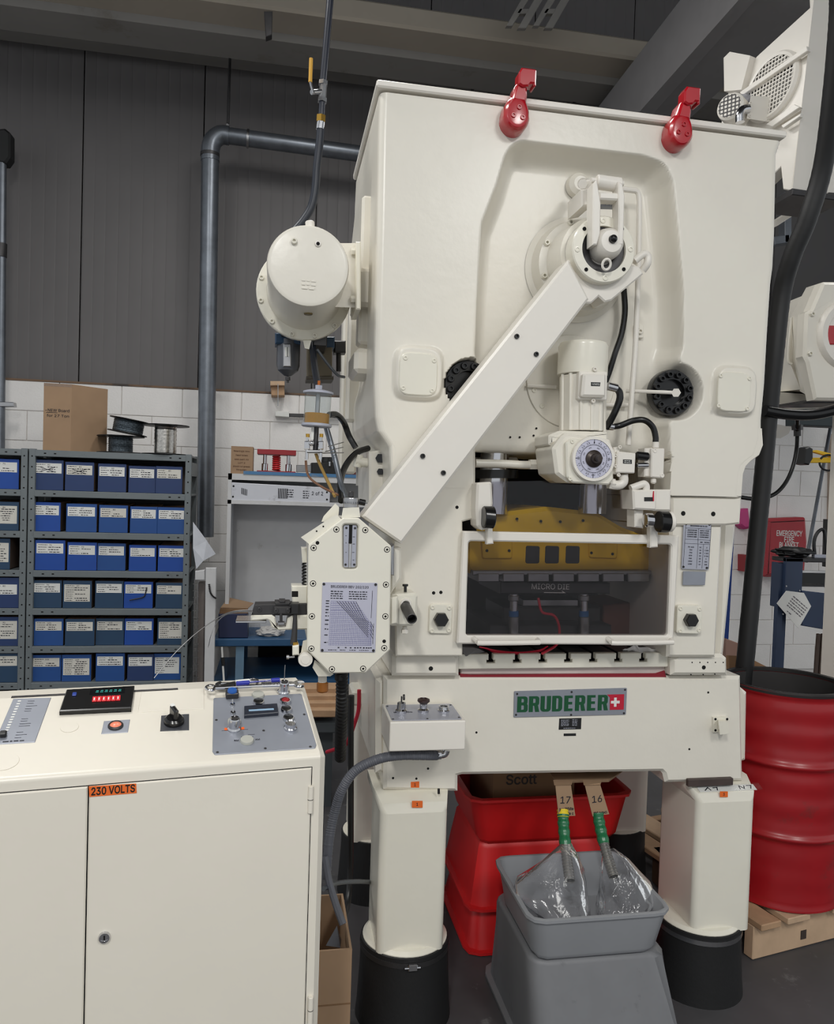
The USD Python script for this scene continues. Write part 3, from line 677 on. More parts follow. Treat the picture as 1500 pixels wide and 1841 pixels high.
for pts_, nm in (([(706, 1180), (712, 1174), (820, 1174), (826, 1182), (826, 1216), (706, 1216)], 'L'), ([(1208, 1184), (1220, 1176), (1300, 1176), (1309, 1184), (1310, 1215), (1208, 1215)], 'R')):
    ft = press.part('column_foot', plate(pts_, YP-0.028, 0.6, 0.010), castcream)
    darkdots([(775, 1202) if nm == 'L' else (1266, 1200)], YP-0.028, 4, ft)
    if nm == 'R': darkdots([(1245+14*k, 1191) for k in range(5)]+[(1243, 1213), (1265, 1213), (1286, 1212)], YP-0.028, 1.2, ft)
# hexagon-plug flanges low on the columns
for cx, cy, w, h, lean in ((793, 1113, 21, 27, 0), (1241, 1114, 23, 26, 0)):
    P = [(cx-w+1, cy-h), (cx+w, cy-h+1), (cx+w-2, cy+h), (cx-w-1, cy+h-1)]
    Yf_ = YB-.008 if cx < 900 else YC-.012
    fl = press.part('plug_flange', plate(P, Yf_, 0.03, 0.002, 0.008), cream)
    bolts([(cx-w+6, cy-h+6), (cx+w-6, cy-h+7), (cx-w+5, cy+h-6), (cx+w-7, cy+h-7)], Yf_, fl, r=4, h=.003)
    o = at(cx-1, cy, Yf_)
    press.part('hexagon_plug', lathe([(0, .02), (pxm(YC, 12), .02), (pxm(YC, 13.5), .016), (pxm(YC, 13.5), 0)], o, (0, -1, 0), 6), blackgloss, parent=fl, smooth=False, label='black hexagon plug')
# spec plate and blank grey plate on the right column
sy = YC-0.004
sp = press.part('spec_plate', plate([(1230, 938), (1280, 940), (1275, 1025), (1226, 1023)], sy-0.0006, 0.004, 0.0008, 0.004), alu, label='aluminium spec plate with a table of values')
o, e1, e2 = at(1226, 1023, sy), at(1275, 1025, sy), at(1230, 938, sy)
fs = F(o+np.array([0, -0.0012, 0]), e1-o, e2-o); W_, H_ = np.linalg.norm(e1-o), np.linalg.norm(e2-o)
rows = []
T_ = [text('BRUDERER BSTA 30', .0042, fs, W_*.52, H_*.925, width=W_*.62)]
for k, (l, r_) in enumerate((('POSITION MM', 'MAX HUB'), ('STROKE MM', 'MAX STROKE'), ('COURSE MM', 'COURSE MAXI'), ('CORSA MM', 'CORSA MASS'))):
    T_ += [text(l, .0034, fs, W_*.29, H_*(.83-.045*k), width=W_*.34), text(r_, .0034, fs, W_*.74, H_*(.83-.045*k), width=W_*.32)]
T_ += [text('MM', .003, fs, W_*.65, H_*.585), text('INCHES', .003, fs, W_*.85, H_*.585)]
for k, (a, b, c) in enumerate((('70-620', '51', '2'), ('725', '44', '1 3/4'), ('790', '38', '1 1/2'), ('870', '32', '1 1/4'), ('960', '25', '1'), ('1050', '19', '3/4'), ('1200', '16', '5/8'))):
    T_ += [text(a, .0036, fs, W_*.28, H_*(.475-.06*k)), text(b, .0036, fs, W_*.63, H_*(.475-.06*k)), text(c, .0036, fs, W_*.86, H_*(.475-.06*k))]
for v in (.87, .635, .545): T_.append(fbox(fs, W_*.04, W_*.97, H_*v, H_*v+.0006, 0, .0004))
for uu_, v0, v1 in ((.52, .55, .87), (.53, .03, .545), (.73, .03, .545), (.04, .03, .97), (.97, .03, .97)): T_.append(fbox(fs, W_*uu_, W_*uu_+.0006, H_*v0, H_*v1, 0, .0004))
press.part('print', cat(T_), ink, parent=sp, smooth=False)
bolts([(1234, 942), (1276, 943), (1229, 1019), (1271, 1021)], sy-.0006, sp, r=2.2, h=.002, m=darksteel, name='rivet')
bp = press.part('blank_plate', plate([(1229, 1027), (1270, 1028), (1268, 1052), (1228, 1052)], sy, 0.003, 0.0006, 0.002), alugrey)

# ---- base
base = press.part('base_frame', plate([(690, 1216), (1334, 1216), (1337, 1360), (1338, 1405), (1198, 1408), (1194, 1392), (1190, 1388), (832, 1394), (824, 1396), (824, 1424), (690, 1421)], YP, 0.88, 0.010), castcream)
press.part('base_side', plate([(676, 1222), (694, 1218), (693, 1390), (676, 1392)], YP+0.012, 0.8, 0.012), castcream, label='raised panel on the left end of the base')
press.part('base_side', plate([(1334, 1236), (1346, 1246), (1344, 1368), (1332, 1372)], YP+0.03, 0.8, 0.012), castcream, label='raised panel on the right end of the base')
press.part('rear_arm', box(X(628, 1240, 2.6), X(668, 1240, 2.6), 2.5, 2.62, Z(640, 1255, 2.6), Z(640, 1228, 2.6), 0.008), castcream)
darkdots([(1274, 1245), (1240, 1347), (749, 1421-21), (707, 1399), (857, 1317), (770, 1382)], YP, 2.0, base)
press.part('wall_plug', cyl(at(789, 1418, YP-.03), at(789, 1427, YP-.03), pxm(YP, 2.2), 10), black, parent=base)
# legs
legc = []
def leg(front, side, top, Yf, Ys, dep=0.24):
    """front: px of the front face corners tl, tr, br, bl"""
    P = np.array([at(a, b, Yf) for a, b in front])
    zt, zb = (P[0][2]+P[1][2])/2, (P[2][2]+P[3][2])/2
    x0, x1 = (P[0][0]+P[3][0])/2, (P[1][0]+P[2][0])/2
    c = rpoly([(x0, Yf), (x1, Yf), (x1, Yf+dep), (x0, Yf+dep)], 0.022)
    body = prism(c, zb-0.01, zt-0.03, FZ(0))
    cap = hull(np.vstack([np.c_[np.array(clean(c).exterior.coords)[:-1], np.full(len(clean(c).exterior.coords)-1, zt-0.03)],
                          [[x0-.014, Yf+0.075, zt+.022], [x1+.014, Yf+0.075, zt+.022], [x0-.014, Yf+dep, zt+.022], [x1+.014, Yf+dep, zt+.022]],
                          [[x0+.004, Yf+.008, zt-.004], [x1-.004, Yf+.008, zt-.004]],
                          [[x0-.014, Yf+0.075, zt+.0], [x1+.014, Yf+0.075, zt+.0], [x0-.014, Yf+dep, zt], [x1+.014, Yf+dep, zt]]]))
    return body, cap, (x0, x1, zt, zb)
for k, (front, fc_, Yf) in enumerate((([(685, 1441), (807, 1444), (799, 1704), (677, 1711)], (731, 1698, 78), 2.075), ([(1255, 1428), (1361, 1420), (1351, 1668), (1247, 1672)], (1277, 1672, 78), 2.085))):
    b_, c_, (x0, x1, zt, zb) = leg(front, None, None, Yf, None, dep=0.20 if k == 0 else 0.23)
    if k == 1:
        pass
    lg = press.part('leg', cat(b_, c_), cream, smooth=40)
    R = 0.125; cxx = (x0+x1)/2-(0.0 if k == 0 else 0.022); cyy = Yf+0.095
    legc.append((x0, x1, zt, zb, cxx, cyy))
    press.part('leg_disc', lathe([(0, zb+.012), (R-.014, zb+.004), (R-.004, zb-.004), (R-.004, zb-.03), (0, zb-.03)], (cxx, cyy, 0), (0, 0, 1), 48), cream, parent=lg)
    press.part('rubber_sleeve', lathe([(0, .0), (R+.012, 0), (R+.008, .04), (R+.002, zb-.07), (R+.001, zb-.008), (R-.003, zb-.006), (R-.004, zb-.03)], (cxx, cyy, 0), (0, 0, 1), 48), blackrub, parent=lg)
    cl = press.part('clamp_band', lathe([(R+.0015, zb-.034), (R+.0035, zb-.034), (R+.0035, zb-.020), (R+.0015, zb-.020)], (cxx, cyy, 0), (0, 0, 1), 48), steel if k else darksteel, parent=lg)
    if k == 0: press.part('clamp_screw', cat(box(cxx-.012, cxx+.014, cyy-R-.012, cyy-R-.002, zb-.036, zb-.018, .002), cyl((cxx-.022, cyy-R-.008, zb-.027), (cxx+.022, cyy-R-.008, zb-.027), .004, 10)), chrome, parent=lg)
# rear legs
for k, (x0, x1, zt, zb, cxx, cyy) in enumerate(legc):
    xa, xb = x0-.004, x1+.006
    yb0 = 2.76
    lg = press.part('leg', prism(rpoly([(xa, yb0), (xb, yb0), (xb, yb0+.22), (xa, yb0+.22)], .02), zb-.01, zt+.05, FZ(0)), castcream, label='rear leg')
    R = 0.125; c2_ = (xa+xb)/2; cy2 = yb0+.1
    press.part('leg_disc', lathe([(0, zb+.012), (R-.004, zb-.004), (R-.004, zb-.03), (0, zb-.03)], (c2_, cy2, 0), (0, 0, 1), 40), cream, parent=lg)
    press.part('rubber_sleeve', lathe([(0, 0), (R+.012, 0), (R+.002, zb-.07), (R+.001, zb-.008), (R-.003, zb-.006)], (c2_, cy2, 0), (0, 0, 1), 40), blackrub, parent=lg)
# stickers on the legs
for P, Y, tx in (([(739, 1406), (754, 1405), (754, 1416), (739, 1416)], YP-.0008, '1'), ([(741, 1440), (760, 1440), (760, 1452), (741, 1452)], 2.0743, '1'), ([(1295, 1423), (1309, 1423), (1309, 1433), (1295, 1433)], 2.0843, '3')):
    s_ = press.part('orange_sticker', plate(P, Y, 0.0012, 0), orange)
    o = at((P[0][0]+P[1][0])/2, (P[0][1]+P[2][1])/2, Y-.0002)
    press.part('number', text(tx, .008, FR(Y-.0001).shift(u=o[0], v=o[2])), ink, parent=s_, smooth=False)

# name plate BRUDERER
npl = [(925, 1243), (1128, 1237), (1126, 1285), (924, 1290)]
ny = YP-0.004
np_ = press.part('name_plate', plate(npl, ny, 0.005, 0.001, 0.003), alugrey, label='grey name plate with green lettering and a white cross on red')
o, e1, e2 = at(924, 1290, ny), at(1126, 1285, ny), at(925, 1243, ny)
fn = F(o+np.array([0, -.0003, 0]), e1-o, e2-o); W_, H_ = np.linalg.norm(e1-o), np.linalg.norm(e2-o)
LB = lambda a, b, c, d: shapely.box(a, c, b, d)
def _rr(a, b, c, d, r): return LB(a, b, c, d).buffer(-r).buffer(r, quad_segs=4)
SW = .24
_B = _rr(0, .60, .46, 1, .16).union(_rr(0, .62, 0, .56, .16)).union(LB(0, .3, 0, 1)).difference(_rr(SW, .39, .62, .85, .06).union(LB(SW, .30, .62, .85))).difference(_rr(SW, .40, .15, .44, .06).union(LB(SW, .30, .15, .44)))
_R = _rr(0, .60, .40, 1, .16).union(LB(0, .3, .40, 1)).union(LB(0, SW, 0, 1)).union(Polygon([(.30, .5), (.52, .46), (.62, 0), (.38, 0)])).difference(_rr(SW, .39, .57, .85, .06).union(LB(SW, .30, .57, .85)))
_U = _rr(0, .61, 0, .6, .2).union(LB(0, .61, .4, 1)).difference(_rr(SW, .61-SW, .15, .7, .06).union(LB(SW, .61-SW, .4, 1.1)))
_D = _rr(0, .60, 0, 1, .22).union(LB(0, .3, 0, 1)).difference(_rr(SW, .37, .15, .85, .06).union(LB(SW, .30, .15, .85)))
_E = LB(0, SW, 0, 1).union(LB(0, .5, 0, .16)).union(LB(0, .5, .84, 1)).union(LB(0, .47, .43, .59))
lw_ = W_*.815/8
def letter(ch, k):
    from shapely import affinity
    g = affinity.translate(affinity.scale({'B': _B, 'R': _R, 'U': _U, 'D': _D, 'E': _E}[ch], lw_*.90/.62, H_*.60, origin=(0, 0)), W_*.026+lw_*k+(lw_*.05 if ch == 'E' else 0), H_*.20)
    return prism(clean(g), 0, .0008, fn)
press.part('lettering', cat([letter(ch, k) for k, ch in enumerate('BRUDERER')]), green, parent=np_, smooth=False, label='green lettering reading BRUDERER')
cs = H_*.60; cu, cv = W_*.855, H_*.21
sq = Polygon([(cu-.002, cv), (W_*.975, cv), (W_*.975, cv+cs), (cu-.012, cv+cs), (cu-.003, cv+cs*.8)])
cx_, cy_ = (cu+W_*.96)/2-.004, cv+cs*.5; a_, b_ = cs*.09, cs*.30
cross = Polygon([(cx_-a_, cy_-b_), (cx_+a_, cy_-b_), (cx_+a_, cy_-a_), (cx_+b_, cy_-a_), (cx_+b_, cy_+a_), (cx_+a_, cy_+a_), (cx_+a_, cy_+b_), (cx_-a_, cy_+b_), (cx_-a_, cy_+a_), (cx_-b_, cy_+a_), (cx_-b_, cy_-a_), (cx_-a_, cy_-a_)])
press.part('cross_emblem', prism(sq, 0, .0008, fn), redprint, parent=np_, smooth=False, label='red square behind the white cross')
press.part('white_cross', prism(cross, 0, .0011, fn), white, parent=np_, smooth=False)
bolts([(930, 1247.5), (1028, 1244), (1124, 1240), (928, 1285), (1027, 1285), (1122, 1282)], ny, np_, r=1.9, h=.0015, m=darksteel, name='rivet')
p2 = press.part('data_plate', plate([(1006, 1292), (1046, 1291), (1045, 1311), (1005, 1312)], YP-.001, .002, .0004), black, label='small black data plate')
o = at(1005, 1312, YP-.001); fd = FR(YP-.0011).shift(u=o[0], v=o[2])
press.part('print', scribble([(.006, .03, .028-.004*k, .0022) for k in range(5)]+[(.04, .056, .028-.004*k, .0022) for k in range(5)]+[(.014, .05, .004, .0022)], fd, seed=3), alu, parent=p2, smooth=False)
press.part('data_plate', plate([(1014, 1319), (1036, 1318.5), (1036, 1323), (1014, 1323.5)], YP-.001, .002, .0004), black, label='tiny black strip plate')
# small bracket at the right of the base
sb = press.part('bracket_plate', plate([(1283, 1290), (1309, 1289), (1310, 1316), (1283, 1317)], YP-.008, .010, .001), cream)
press.part('latch', hull([at(a, b, y) for a, b, y in ((1291, 1294, YP-.008), (1306, 1294, YP-.008), (1306, 1316, YP-.008), (1291, 1316, YP-.008), (1292, 1297, YP-.04), (1309, 1297, YP-.045), (1311, 1319, YP-.045), (1295, 1321, YP-.04))]), cream, parent=sb)
darkdots([(1287, 1293), (1308, 1293), (1287, 1313)], YP-.008, 2.4, sb)

# ---- bolster table with T slots
ty = YP-0.01
zt2, zb3 = (Z(830, 1178, ty)+Z(1200, 1173, ty))/2, (Z(830, 1205, ty)+Z(1200, 1198, ty))/2
x0, x1 = X(824, 1190, ty), X(1203, 1190, ty)
out = rpoly([(x0, zb3), (x1, zb3), (x1, zt2), (x0, zt2)], 0.004)
for px in (883.5, 931, 977, 1023, 1068, 1113, 1158):
    c = X(px, 1186, ty); s = pxm(ty, 1)
    out = out.difference(Polygon([(c-4.5*s, zt2+.02), (c-4.5*s, zt2-11*s), (c-8*s, zt2-11*s), (c-8*s, zt2-17*s), (c+8*s, zt2-17*s), (c+8*s, zt2-11*s), (c+4.5*s, zt2-11*s), (c+4.5*s, zt2+.02)]))
tb = press.part('bolster_table', prism(clean(out), -0.70, -0.022, FR(ty), 0.001), darksteel, label='dark steel bolster table with seven T slots')
press.part('table_front', prism(clean(out), -0.022, -0.002, FR(ty), 0.002), cream, parent=tb, label='cream painted front of the table')
press.part('table_inside', box(x0+.004, x1-.004, ty+.05, ty+.6, zb3+.002, zt2-.018), darksteel, parent=tb)
press.part('sub_plate', plate([(829, 1199), (1196, 1194), (1199, 1212), (829, 1213)], YP+.010, .6, .003), mat('pinkish_primer', (205, 190, 184), .5), label='pale plate under the table')
press.part('gasket', plate([(828, 1212), (850, 1214), (1180, 1211), (1196, 1206), (1199, 1218), (828, 1218)], YP+.004, .5, .002), mat('dark_red_seal', (136, 24, 40), .5), label='dark red line between table and base')

# ---- ram (yellow) and inside of the press
ry = 2.20
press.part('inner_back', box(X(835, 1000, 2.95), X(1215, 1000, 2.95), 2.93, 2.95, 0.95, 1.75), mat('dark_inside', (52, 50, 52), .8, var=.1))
press.part('inner_cover', plate([(1085, 1088), (1168, 1080), (1168, 1160), (1085, 1160)], 2.32, .2, .004), mat('brown_inner', (120, 78, 66), .6), label='brown panel inside at the right')
ram = press.part('ram', plate([(838, 935), (880, 924), (985, 911), (1075, 921), (1120, 948), (1165, 965), (1196, 985), (1186, 1030), (846, 1032), (838, 1020)], ry, .35, .012), yellowpaint, label='yellow ram casting behind the smoked guard', smooth=40)
for x in (958, 993, 1030):
    press.part('ram_window', plate([(x-12, 981), (x+13, 982), (x+12, 1013), (x-13, 1013)], ry-.001, .003, .0006, .006), darksteel, parent=ram)
for P in ([(865, 965), (922, 960), (922, 1005), (868, 1005)], [(1060, 962), (1112, 965), (1110, 1005), (1060, 1003)]):
    pl_ = press.part('ram_cover', plate(P, ry-.006, .008, .003, .008), yellowpaint, parent=ram)
darkdots([(930, 933), (973, 937), (1008, 938), (1049, 936), (876, 990), (916, 990), (1064, 994), (1102, 996)], ry-.007, 2.6, ram)
rp = press.part('ram_plate', cat(*[plate([(860+i*45, 1031), (898+i*45, 1031), (898+i*45, 1046), (860+i*45, 1046)], ry-.03, .3, .002) for i in range(7)], plate([(850, 1026), (1180, 1026), (1180, 1034), (850, 1034)], ry-.02, .3, .002)), steel, label='steel plate with T slots under the ram')
for px in (888, 1066):
    z0 = Z(px, 905, ry); z1 = Z(px, 840, ry)
    press.part('guide_column', cyl((X(px, 880, ry), ry, z0-.03), (X(px, 880, ry), ry, z1+.05), pxm(ry, 26), 32), chrome, label='polished guide column above the ram')
press.part('oil_pipe', pxtube([(855, 833, 2.13), (905, 834, 2.13), (945, 836, 2.13), (972, 834, 2.13)], .012, 12), castcream)
press.part('pipe_nut', cyl(at(952, 835, 2.13), at(972, 835, 2.13), .016, 6), castcream, smooth=False)
press.part('support_bar', plate([(856, 822), (930, 822), (935, 830), (856, 831)], 2.24, .1, .004), castcream)
press.part('black_flange', cyl(at(890, 860, ry+.02), at(890, 845, ry+.02), pxm(ry, 44), 28), blackgloss)
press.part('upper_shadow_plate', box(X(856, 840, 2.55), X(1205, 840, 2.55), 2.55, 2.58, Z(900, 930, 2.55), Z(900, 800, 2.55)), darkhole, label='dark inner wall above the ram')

# ---- guard door
gy = 2.025
d4 = [(833, 955), (1222, 963), (1211, 1160), (822, 1158)]
d4b = [(843, 973), (1208, 979), (1202, 1143), (838, 1143)]
outer, inner = rpoly(XZ(d4, gy), .004), rpoly(XZ(d4b, gy), .008)
gd = press.part('guard_door', prism(clean(Polygon(outer.exterior, [inner.exterior])), -.03, 0, FR(gy), .004), flatcream, label='cream guard door frame with a smoked pane')
press.part('pane', prism(inner.buffer(.006), -.018, -.013, FR(gy)), smoked, parent=gd, label='smoked transparent pane', smooth=False)
press.part('upper_shield', prism(XZ([(862, 866), (1000, 864), (1150, 870), (1155, 960), (856, 962)], gy+.03), -.004, 0, FR(gy+.03)), shieldmat, label='smoked shield above the door', smooth=False)
for a, b in ((852, 968), (1093, 1208)):
    press.part('door_handle', tube([at(a, 1148, gy), at(a+8, 1154, gy-.02), at(a+16, 1156, gy-.028), at(b-6, 1155, gy-.028), at(b, 1154, gy-.024), at(b-1, 1150, gy)], .007, 10, 3), flatcream, parent=gd)
for arm, lab in (([(876, 948), (886, 946), (888, 978), (876, 979)], ''), ([(1170, 930), (1184, 928), (1184, 984), (1170, 985)], '')):
    press.part('hinge_arm', plate(arm, gy-.02, .022, .003), flatcream, parent=gd)
hb = press.part('hinge_bracket', cat(plate([(858, 868), (885, 866), (887, 905), (880, 950), (868, 954), (858, 946), (856, 915)], gy-.03, .07, .006, .006)), flatcream)
press.part('hinge_ring', cyl(at(877, 930, gy-.05)+np.array([-.012, 0, 0]), at(877, 930, gy-.05)+np.array([.016, 0, 0]), pxm(gy, 20), 28, .002), blackgloss, parent=hb, label='black hinge ring')
hb2 = press.part('hinge_bracket', cat(plate([(1138, 881), (1182, 880), (1181, 918), (1140, 916)], gy-.04, .08, .005), plate([(1176, 880), (1208, 880), (1207, 919), (1176, 919)], gy-.02, .08, .005), plate([(1142, 917), (1158, 917), (1158, 950), (1142, 948)], gy-.02, .05, .004)), flatcream)
press.part('hinge_ring', cyl(at(1190, 938, gy-.05)+np.array([-.01, 0, 0]), at(1190, 938, gy-.05)+np.array([.018, 0, 0]), pxm(gy, 20), 28, .002), blackgloss, parent=hb2, label='black hinge ring')
press.part('hinge_cap', cyl(at(1200, 938, gy-.05), at(1200, 938, gy-.05)+np.array([.014, 0, 0]), pxm(gy, 19), 28, .003), flatcream, parent=hb2)
press.part('cable_gland', cyl(at(1160, 935, gy-.05), at(1174, 935, gy-.05), pxm(gy, 13), 20, .003), chrome, parent=hb2)
lab_ = press.part('switch_label', plate([(1159, 894), (1174, 894), (1174, 901), (1159, 901)], gy-.0415, .002, 0), black, parent=hb2)
press.part('red_mark', plate([(1175, 883), (1176.5, 883), (1176.5, 901), (1173, 901)], gy-.0415, .002, 0), redprint, parent=hb2)

# ---- drive hub and bell crank
hb_ = at(1035, 452, YB+.08); hf = at(1088, 447, 1.93)
hc = np.array([hf[0], 0, hf[2]])
def hubp(w): return np.array([hc[0], YB+.085-w, hc[2]])
hs = press.part('hub_housing', lathe([(.150, 0), (.135, .01), (.128, .035), (.126, .05), (.112, .056), (.108, .06), (.103, .10), (.100, .148), (0, .148)], hubp(0), (0, -1, 0), 56), castcream, label='round cream hub housing of the drive shaft')
for k in range(8):
    ph = math.radians(20+45*k); press.part('bolt', sbolt(hubp(.052)+np.array([.119*math.cos(ph), 0, .119*math.sin(ph)]), (0, -1, 0), .008, .012), cream, parent=hs)
R1 = pxm(1.93, 62); R2 = pxm(1.93, 43)
fr_ = press.part('front_ring', lathe([(R2, .15), (R2, .20), (R1-.003, .20), (R1, .196), (R1, .15)], hubp(0), (0, -1, 0), 56), cream)
for k in range(8):
    ph = math.radians(5+45*k); rr = (R1+R2)/2
    press.part('bolt', sbolt(hubp(.20)+np.array([rr*math.cos(ph), 0, rr*math.sin(ph)]), (0, -1, 0), .0075 if k % 2 == 0 else .005, .002), cream if k % 2 == 0 else darkhole, parent=fr_)
press.part('inner_ring', lathe([(0, .168), (R2*.6, .168), (R2*.62, .186), (R2*.8, .19), (R2*.99, .19), (R2*.99, .15)], hubp(0), (0, -1, 0), 48), darksteel, parent=fr_, label='dark steel inner ring')
s = pxm(1.9, 1)
bc = press.part('crank_boss', lathe([(0, .236), (20*s, .234), (26*s, .226), (29*s, .21), (29*s, .17)], hubp(0)+np.array([4*s, 0, 8*s]), (0, -1, 0), 36), flatcream)
press.part('oil_nipple', lathe([(0, .014), (4*s, .012), (7*s, .008), (8*s, 0)], hubp(.236)+np.array([5*s, 0, 11*s]), (0, -1, 0), 16), blackgloss, parent=bc)
press.part('ring_bolt', tube([hubp(.222)+np.array([(-1+8*math.cos(t))*s, -.004*math.sin(t), (-33+9*math.sin(t))*s]) for t in np.linspace(0, 6.28, 17)], .0035, 8, 2), flatcream, parent=bc)
for P in ([(1067, 330), (1074, 322), (1081, 365), (1080, 420), (1074, 440), (1066, 440), (1066, 400)], [(1113, 325), (1120, 330), (1124, 352), (1122, 420), (1121, 440), (1111, 440), (1113, 400)]):
    press.part('crank_strap', plate(P, 1.90, .04, .003), flatcream, parent=bc, smooth=40)
press.part('crank_web', plate([(1078, 344), (1117, 347), (1118, 360), (1078, 358)], 1.905, .04, .004), flatcream, parent=bc)
press.part('crank_plate', plate([(1079, 358), (1112, 360), (1110, 372), (1080, 371)], 1.94, .02, .002), alugrey, parent=bc)
press.part('stamp', text('(8)', .008, FR(1.9398).shift(u=X(1092, 365, 1.94), v=Z(1092, 365, 1.94))), ink, parent=bc, smooth=False)
press.part('roller', cyl(at(1072, 327, 1.93), at(1116, 333, 1.93), pxm(1.93, 13), 28, .003), flatcream, parent=bc)
press.part('roller_pin', cyl(at(1063, 324, 1.93), at(1121, 330, 1.93), .007, 12), flatcream, parent=bc)
kn = press.part('knob_stem', cat(plate([(1046, 340), (1064, 336), (1066, 368), (1046, 372)], 1.97, .10, .004), cyl(at(1058, 334, 1.97), at(1048, 330, 2.06), pxm(2, 10), 20, .003)), flatcream)
press.part('hexagon_head', cyl(at(1048, 331, 1.97), at(1048, 331, 2.01), pxm(2, 9), 6), flatcream, parent=kn, smooth=False)
press.part('knob_base', lathe([(.035, 0), (.032, .02), (.02, .03), (0, .03)], at(1038, 336, YB+.085), (0, -1, 0), 28), castcream, parent=kn)
press.part('stand_pipe', tube([at(1118, 340, 2.08), at(1136, 342, 2.08), at(1145, 344, 2.08), at(1149, 352, 2.08), at(1150, 375, 2.08), at(1149, 440, 2.08), at(1147, 520, 2.08), at(1143, 620, 2.08), at(1137, 700, 2.08), at(1130, 800, 2.08)], .0075, 10, 6), flatcream)
press.part('outlet_elbow', tube([at(1140, 470, 1.99), at(1152, 460, 1.99), at(1160, 457, 1.99), at(1165, 462, 1.99), at(1164, 474, 1.99), at(1156, 486, 2.0)], .0105, 14, 4), flatcream)

bkt = press.part('pipe_clip', plate([(1143, 583), (1158, 584), (1158, 608), (1143, 607)], YB+.075, .02, .002, .004), castcream)
press.part('bolt', sbolt(at(1150, 596, YB+.075), (0, -1, 0), .009, .008, 6), castcream, parent=bkt)

# ---- the slanting drive arm (shaft cover)
ay = 1.935
arm = [(651, 929), (1024, 466), (1061, 512), (1060, 538), (722, 979), (712, 975)]
ac = press.part('drive_arm_cover', plate([(651, 929), (1023, 466), (1060, 537), (722, 978)], ay, .095, .006), flatcream, label='long slanting cream cover from the hub down to the feeder')
press.part('arm_head', plate([(1012, 480), (1030, 460), (1100, 470), (1150, 478), (1158, 492), (1100, 540), (1088, 543), (1077, 533), (1064, 545), (1050, 545)], ay+.028, .07, .004), flatcream, parent=ac)
bolts([(929, 605), (964, 637), (760, 820), (797, 850)], ay, ac, r=4.5, h=.006, m=black)

# ================================================================ feed unit on the left of the press
fy = 1.90
fu = Thing('strip_feeder', 'cream eight-sided strip feeder with a chart plate at the lower end of the slanting arm', 'feeder', at(628, 1070, fy))
octp = [(617, 931), (645, 931), (704, 982), (701, 1169), (658, 1210), (593, 1211), (552, 1169), (555, 979)]
slot = rpoly(XZ([(616, 942), (645, 942), (643, 1023), (616, 1023)], fy), 0.008)
body = rpoly(XZ(octp, fy), .006)
fu.part('housing', plate([(617, 934), (645, 934), (701, 984), (698, 1167), (656, 1207), (595, 1208), (555, 1167), (558, 981)], fy+.017, .26, .004), cream)
fpn = fu.part('front_panel', prism(clean(Polygon(body.exterior, [slot.exterior])), -.016, 0, FR(fy), .003), cream, label='eight-sided front panel', smooth=25)
bl = [(605, 952), (657, 953), (564, 985), (696, 988), (563, 1049), (694, 1051), (561, 1108), (693, 1108), (560, 1166), (691, 1165), (597, 1203), (653, 1202)]
for a, b in bl:
    fu.part('bolt_ring', lathe([(pxm(fy, 4.3), 0), (pxm(fy, 4.3), .0006), (pxm(fy, 5.4), .0006), (pxm(fy, 5.4), 0)], at(a, b, fy), (0, -1, 0), 20), darksteel, parent=fpn)
    fu.part('bolt', sbolt(at(a, b, fy), (0, -1, 0), pxm(fy, 4.2), .0035), cream, parent=fpn)
    c = at(a, b, fy-.0012); fu.part('bolt_socket', disc(c, (0, -1, 0), pxm(fy, 2.2), .0005, 6, 0), darkhole, parent=fpn)
for a, b in ((571, 976), (691, 1153)): fu.part('bolt_hole', disc(at(a, b, fy-.0006), (0, 1, 0), pxm(fy, 3.2), .002, 16, 0), darkhole, parent=fpn)
sc_ = fu.part('scale_plate', prism(slot.buffer(-.0035), -.014, -.010, FR(fy)), alu, label='steel scale plate in the slot', smooth=False)
fu.part('slot_gap', plate([(628, 944), (634, 944), (633, 977), (627, 977)], fy+.0095, .002, 0), darkhole, parent=sc_)
fu.part('pointer', plate([(627.5, 977), (633, 977), (631, 1021), (627, 1021)], fy+.006, .004, .0015), chrome, parent=sc_)
for a, b in ((623, 949), (638.5, 949.5), (621.5, 1015), (637, 1015)): fu.part('rivet', sbolt(at(a, b, fy+.0098), (0, -1, 0), pxm(fy, 2), .002), darksteel, parent=sc_)
mk = [fbox(FR(fy+.0098), X(a, b, fy), X(a+w, b, fy), Z(a, b, fy), Z(a, b, fy)+.0012, 0, .0004) for a, b, w in ((635, 966, 4), (635, 979, 4), (634, 994, 4), (622, 964, 2), (622, 977, 2), (622, 994, 2), (635, 1008, 3))]
fu.part('graduations', cat(mk), ink, parent=sc_, smooth=False, kind='stuff')
# chart plate
cy_ = fy-.003
cps = [(580, 1047), (679, 1048), (675, 1173), (576, 1172)]
chp = fu.part('chart_plate', plate(cps, cy_, .003, .0006, .002), mat('silver_lilac_plate', (190, 190, 206), .5, metal=.15), label='silver plate printed with a speed chart')
o, e1, e2 = at(576, 1172, cy_), at(675, 1173, cy_), at(580, 1047, cy_)
fc2 = F(o+np.array([0, -.0002, 0]), e1-o, e2-o); W_, H_ = np.linalg.norm(e1-o), np.linalg.norm(e2-o)
fu.part('title', text('BRUDERER BBV 202/120', H_*.036, fc2, W_*.48, H_*.945, width=W_*.68), ink, parent=chp, smooth=False)
rows = []
for k in range(4):
    rows.append((W_*.14, W_*.36, H_*(.875-.033*k), .0028)); rows.append((W_*.47, W_*.80, H_*(.875-.033*k), .0028))
rows += [(W_*.06, W_*.125, H_*v, .003) for v in (.735, .70, .655, .61, .57, .52, .46, .40, .33, .245, .14)]
rows += [(W_*a, W_*(a+.03), H_*.065, .003) for a in (.31, .44, .53, .61, .66, .71, .77, .82, .86, .9)]
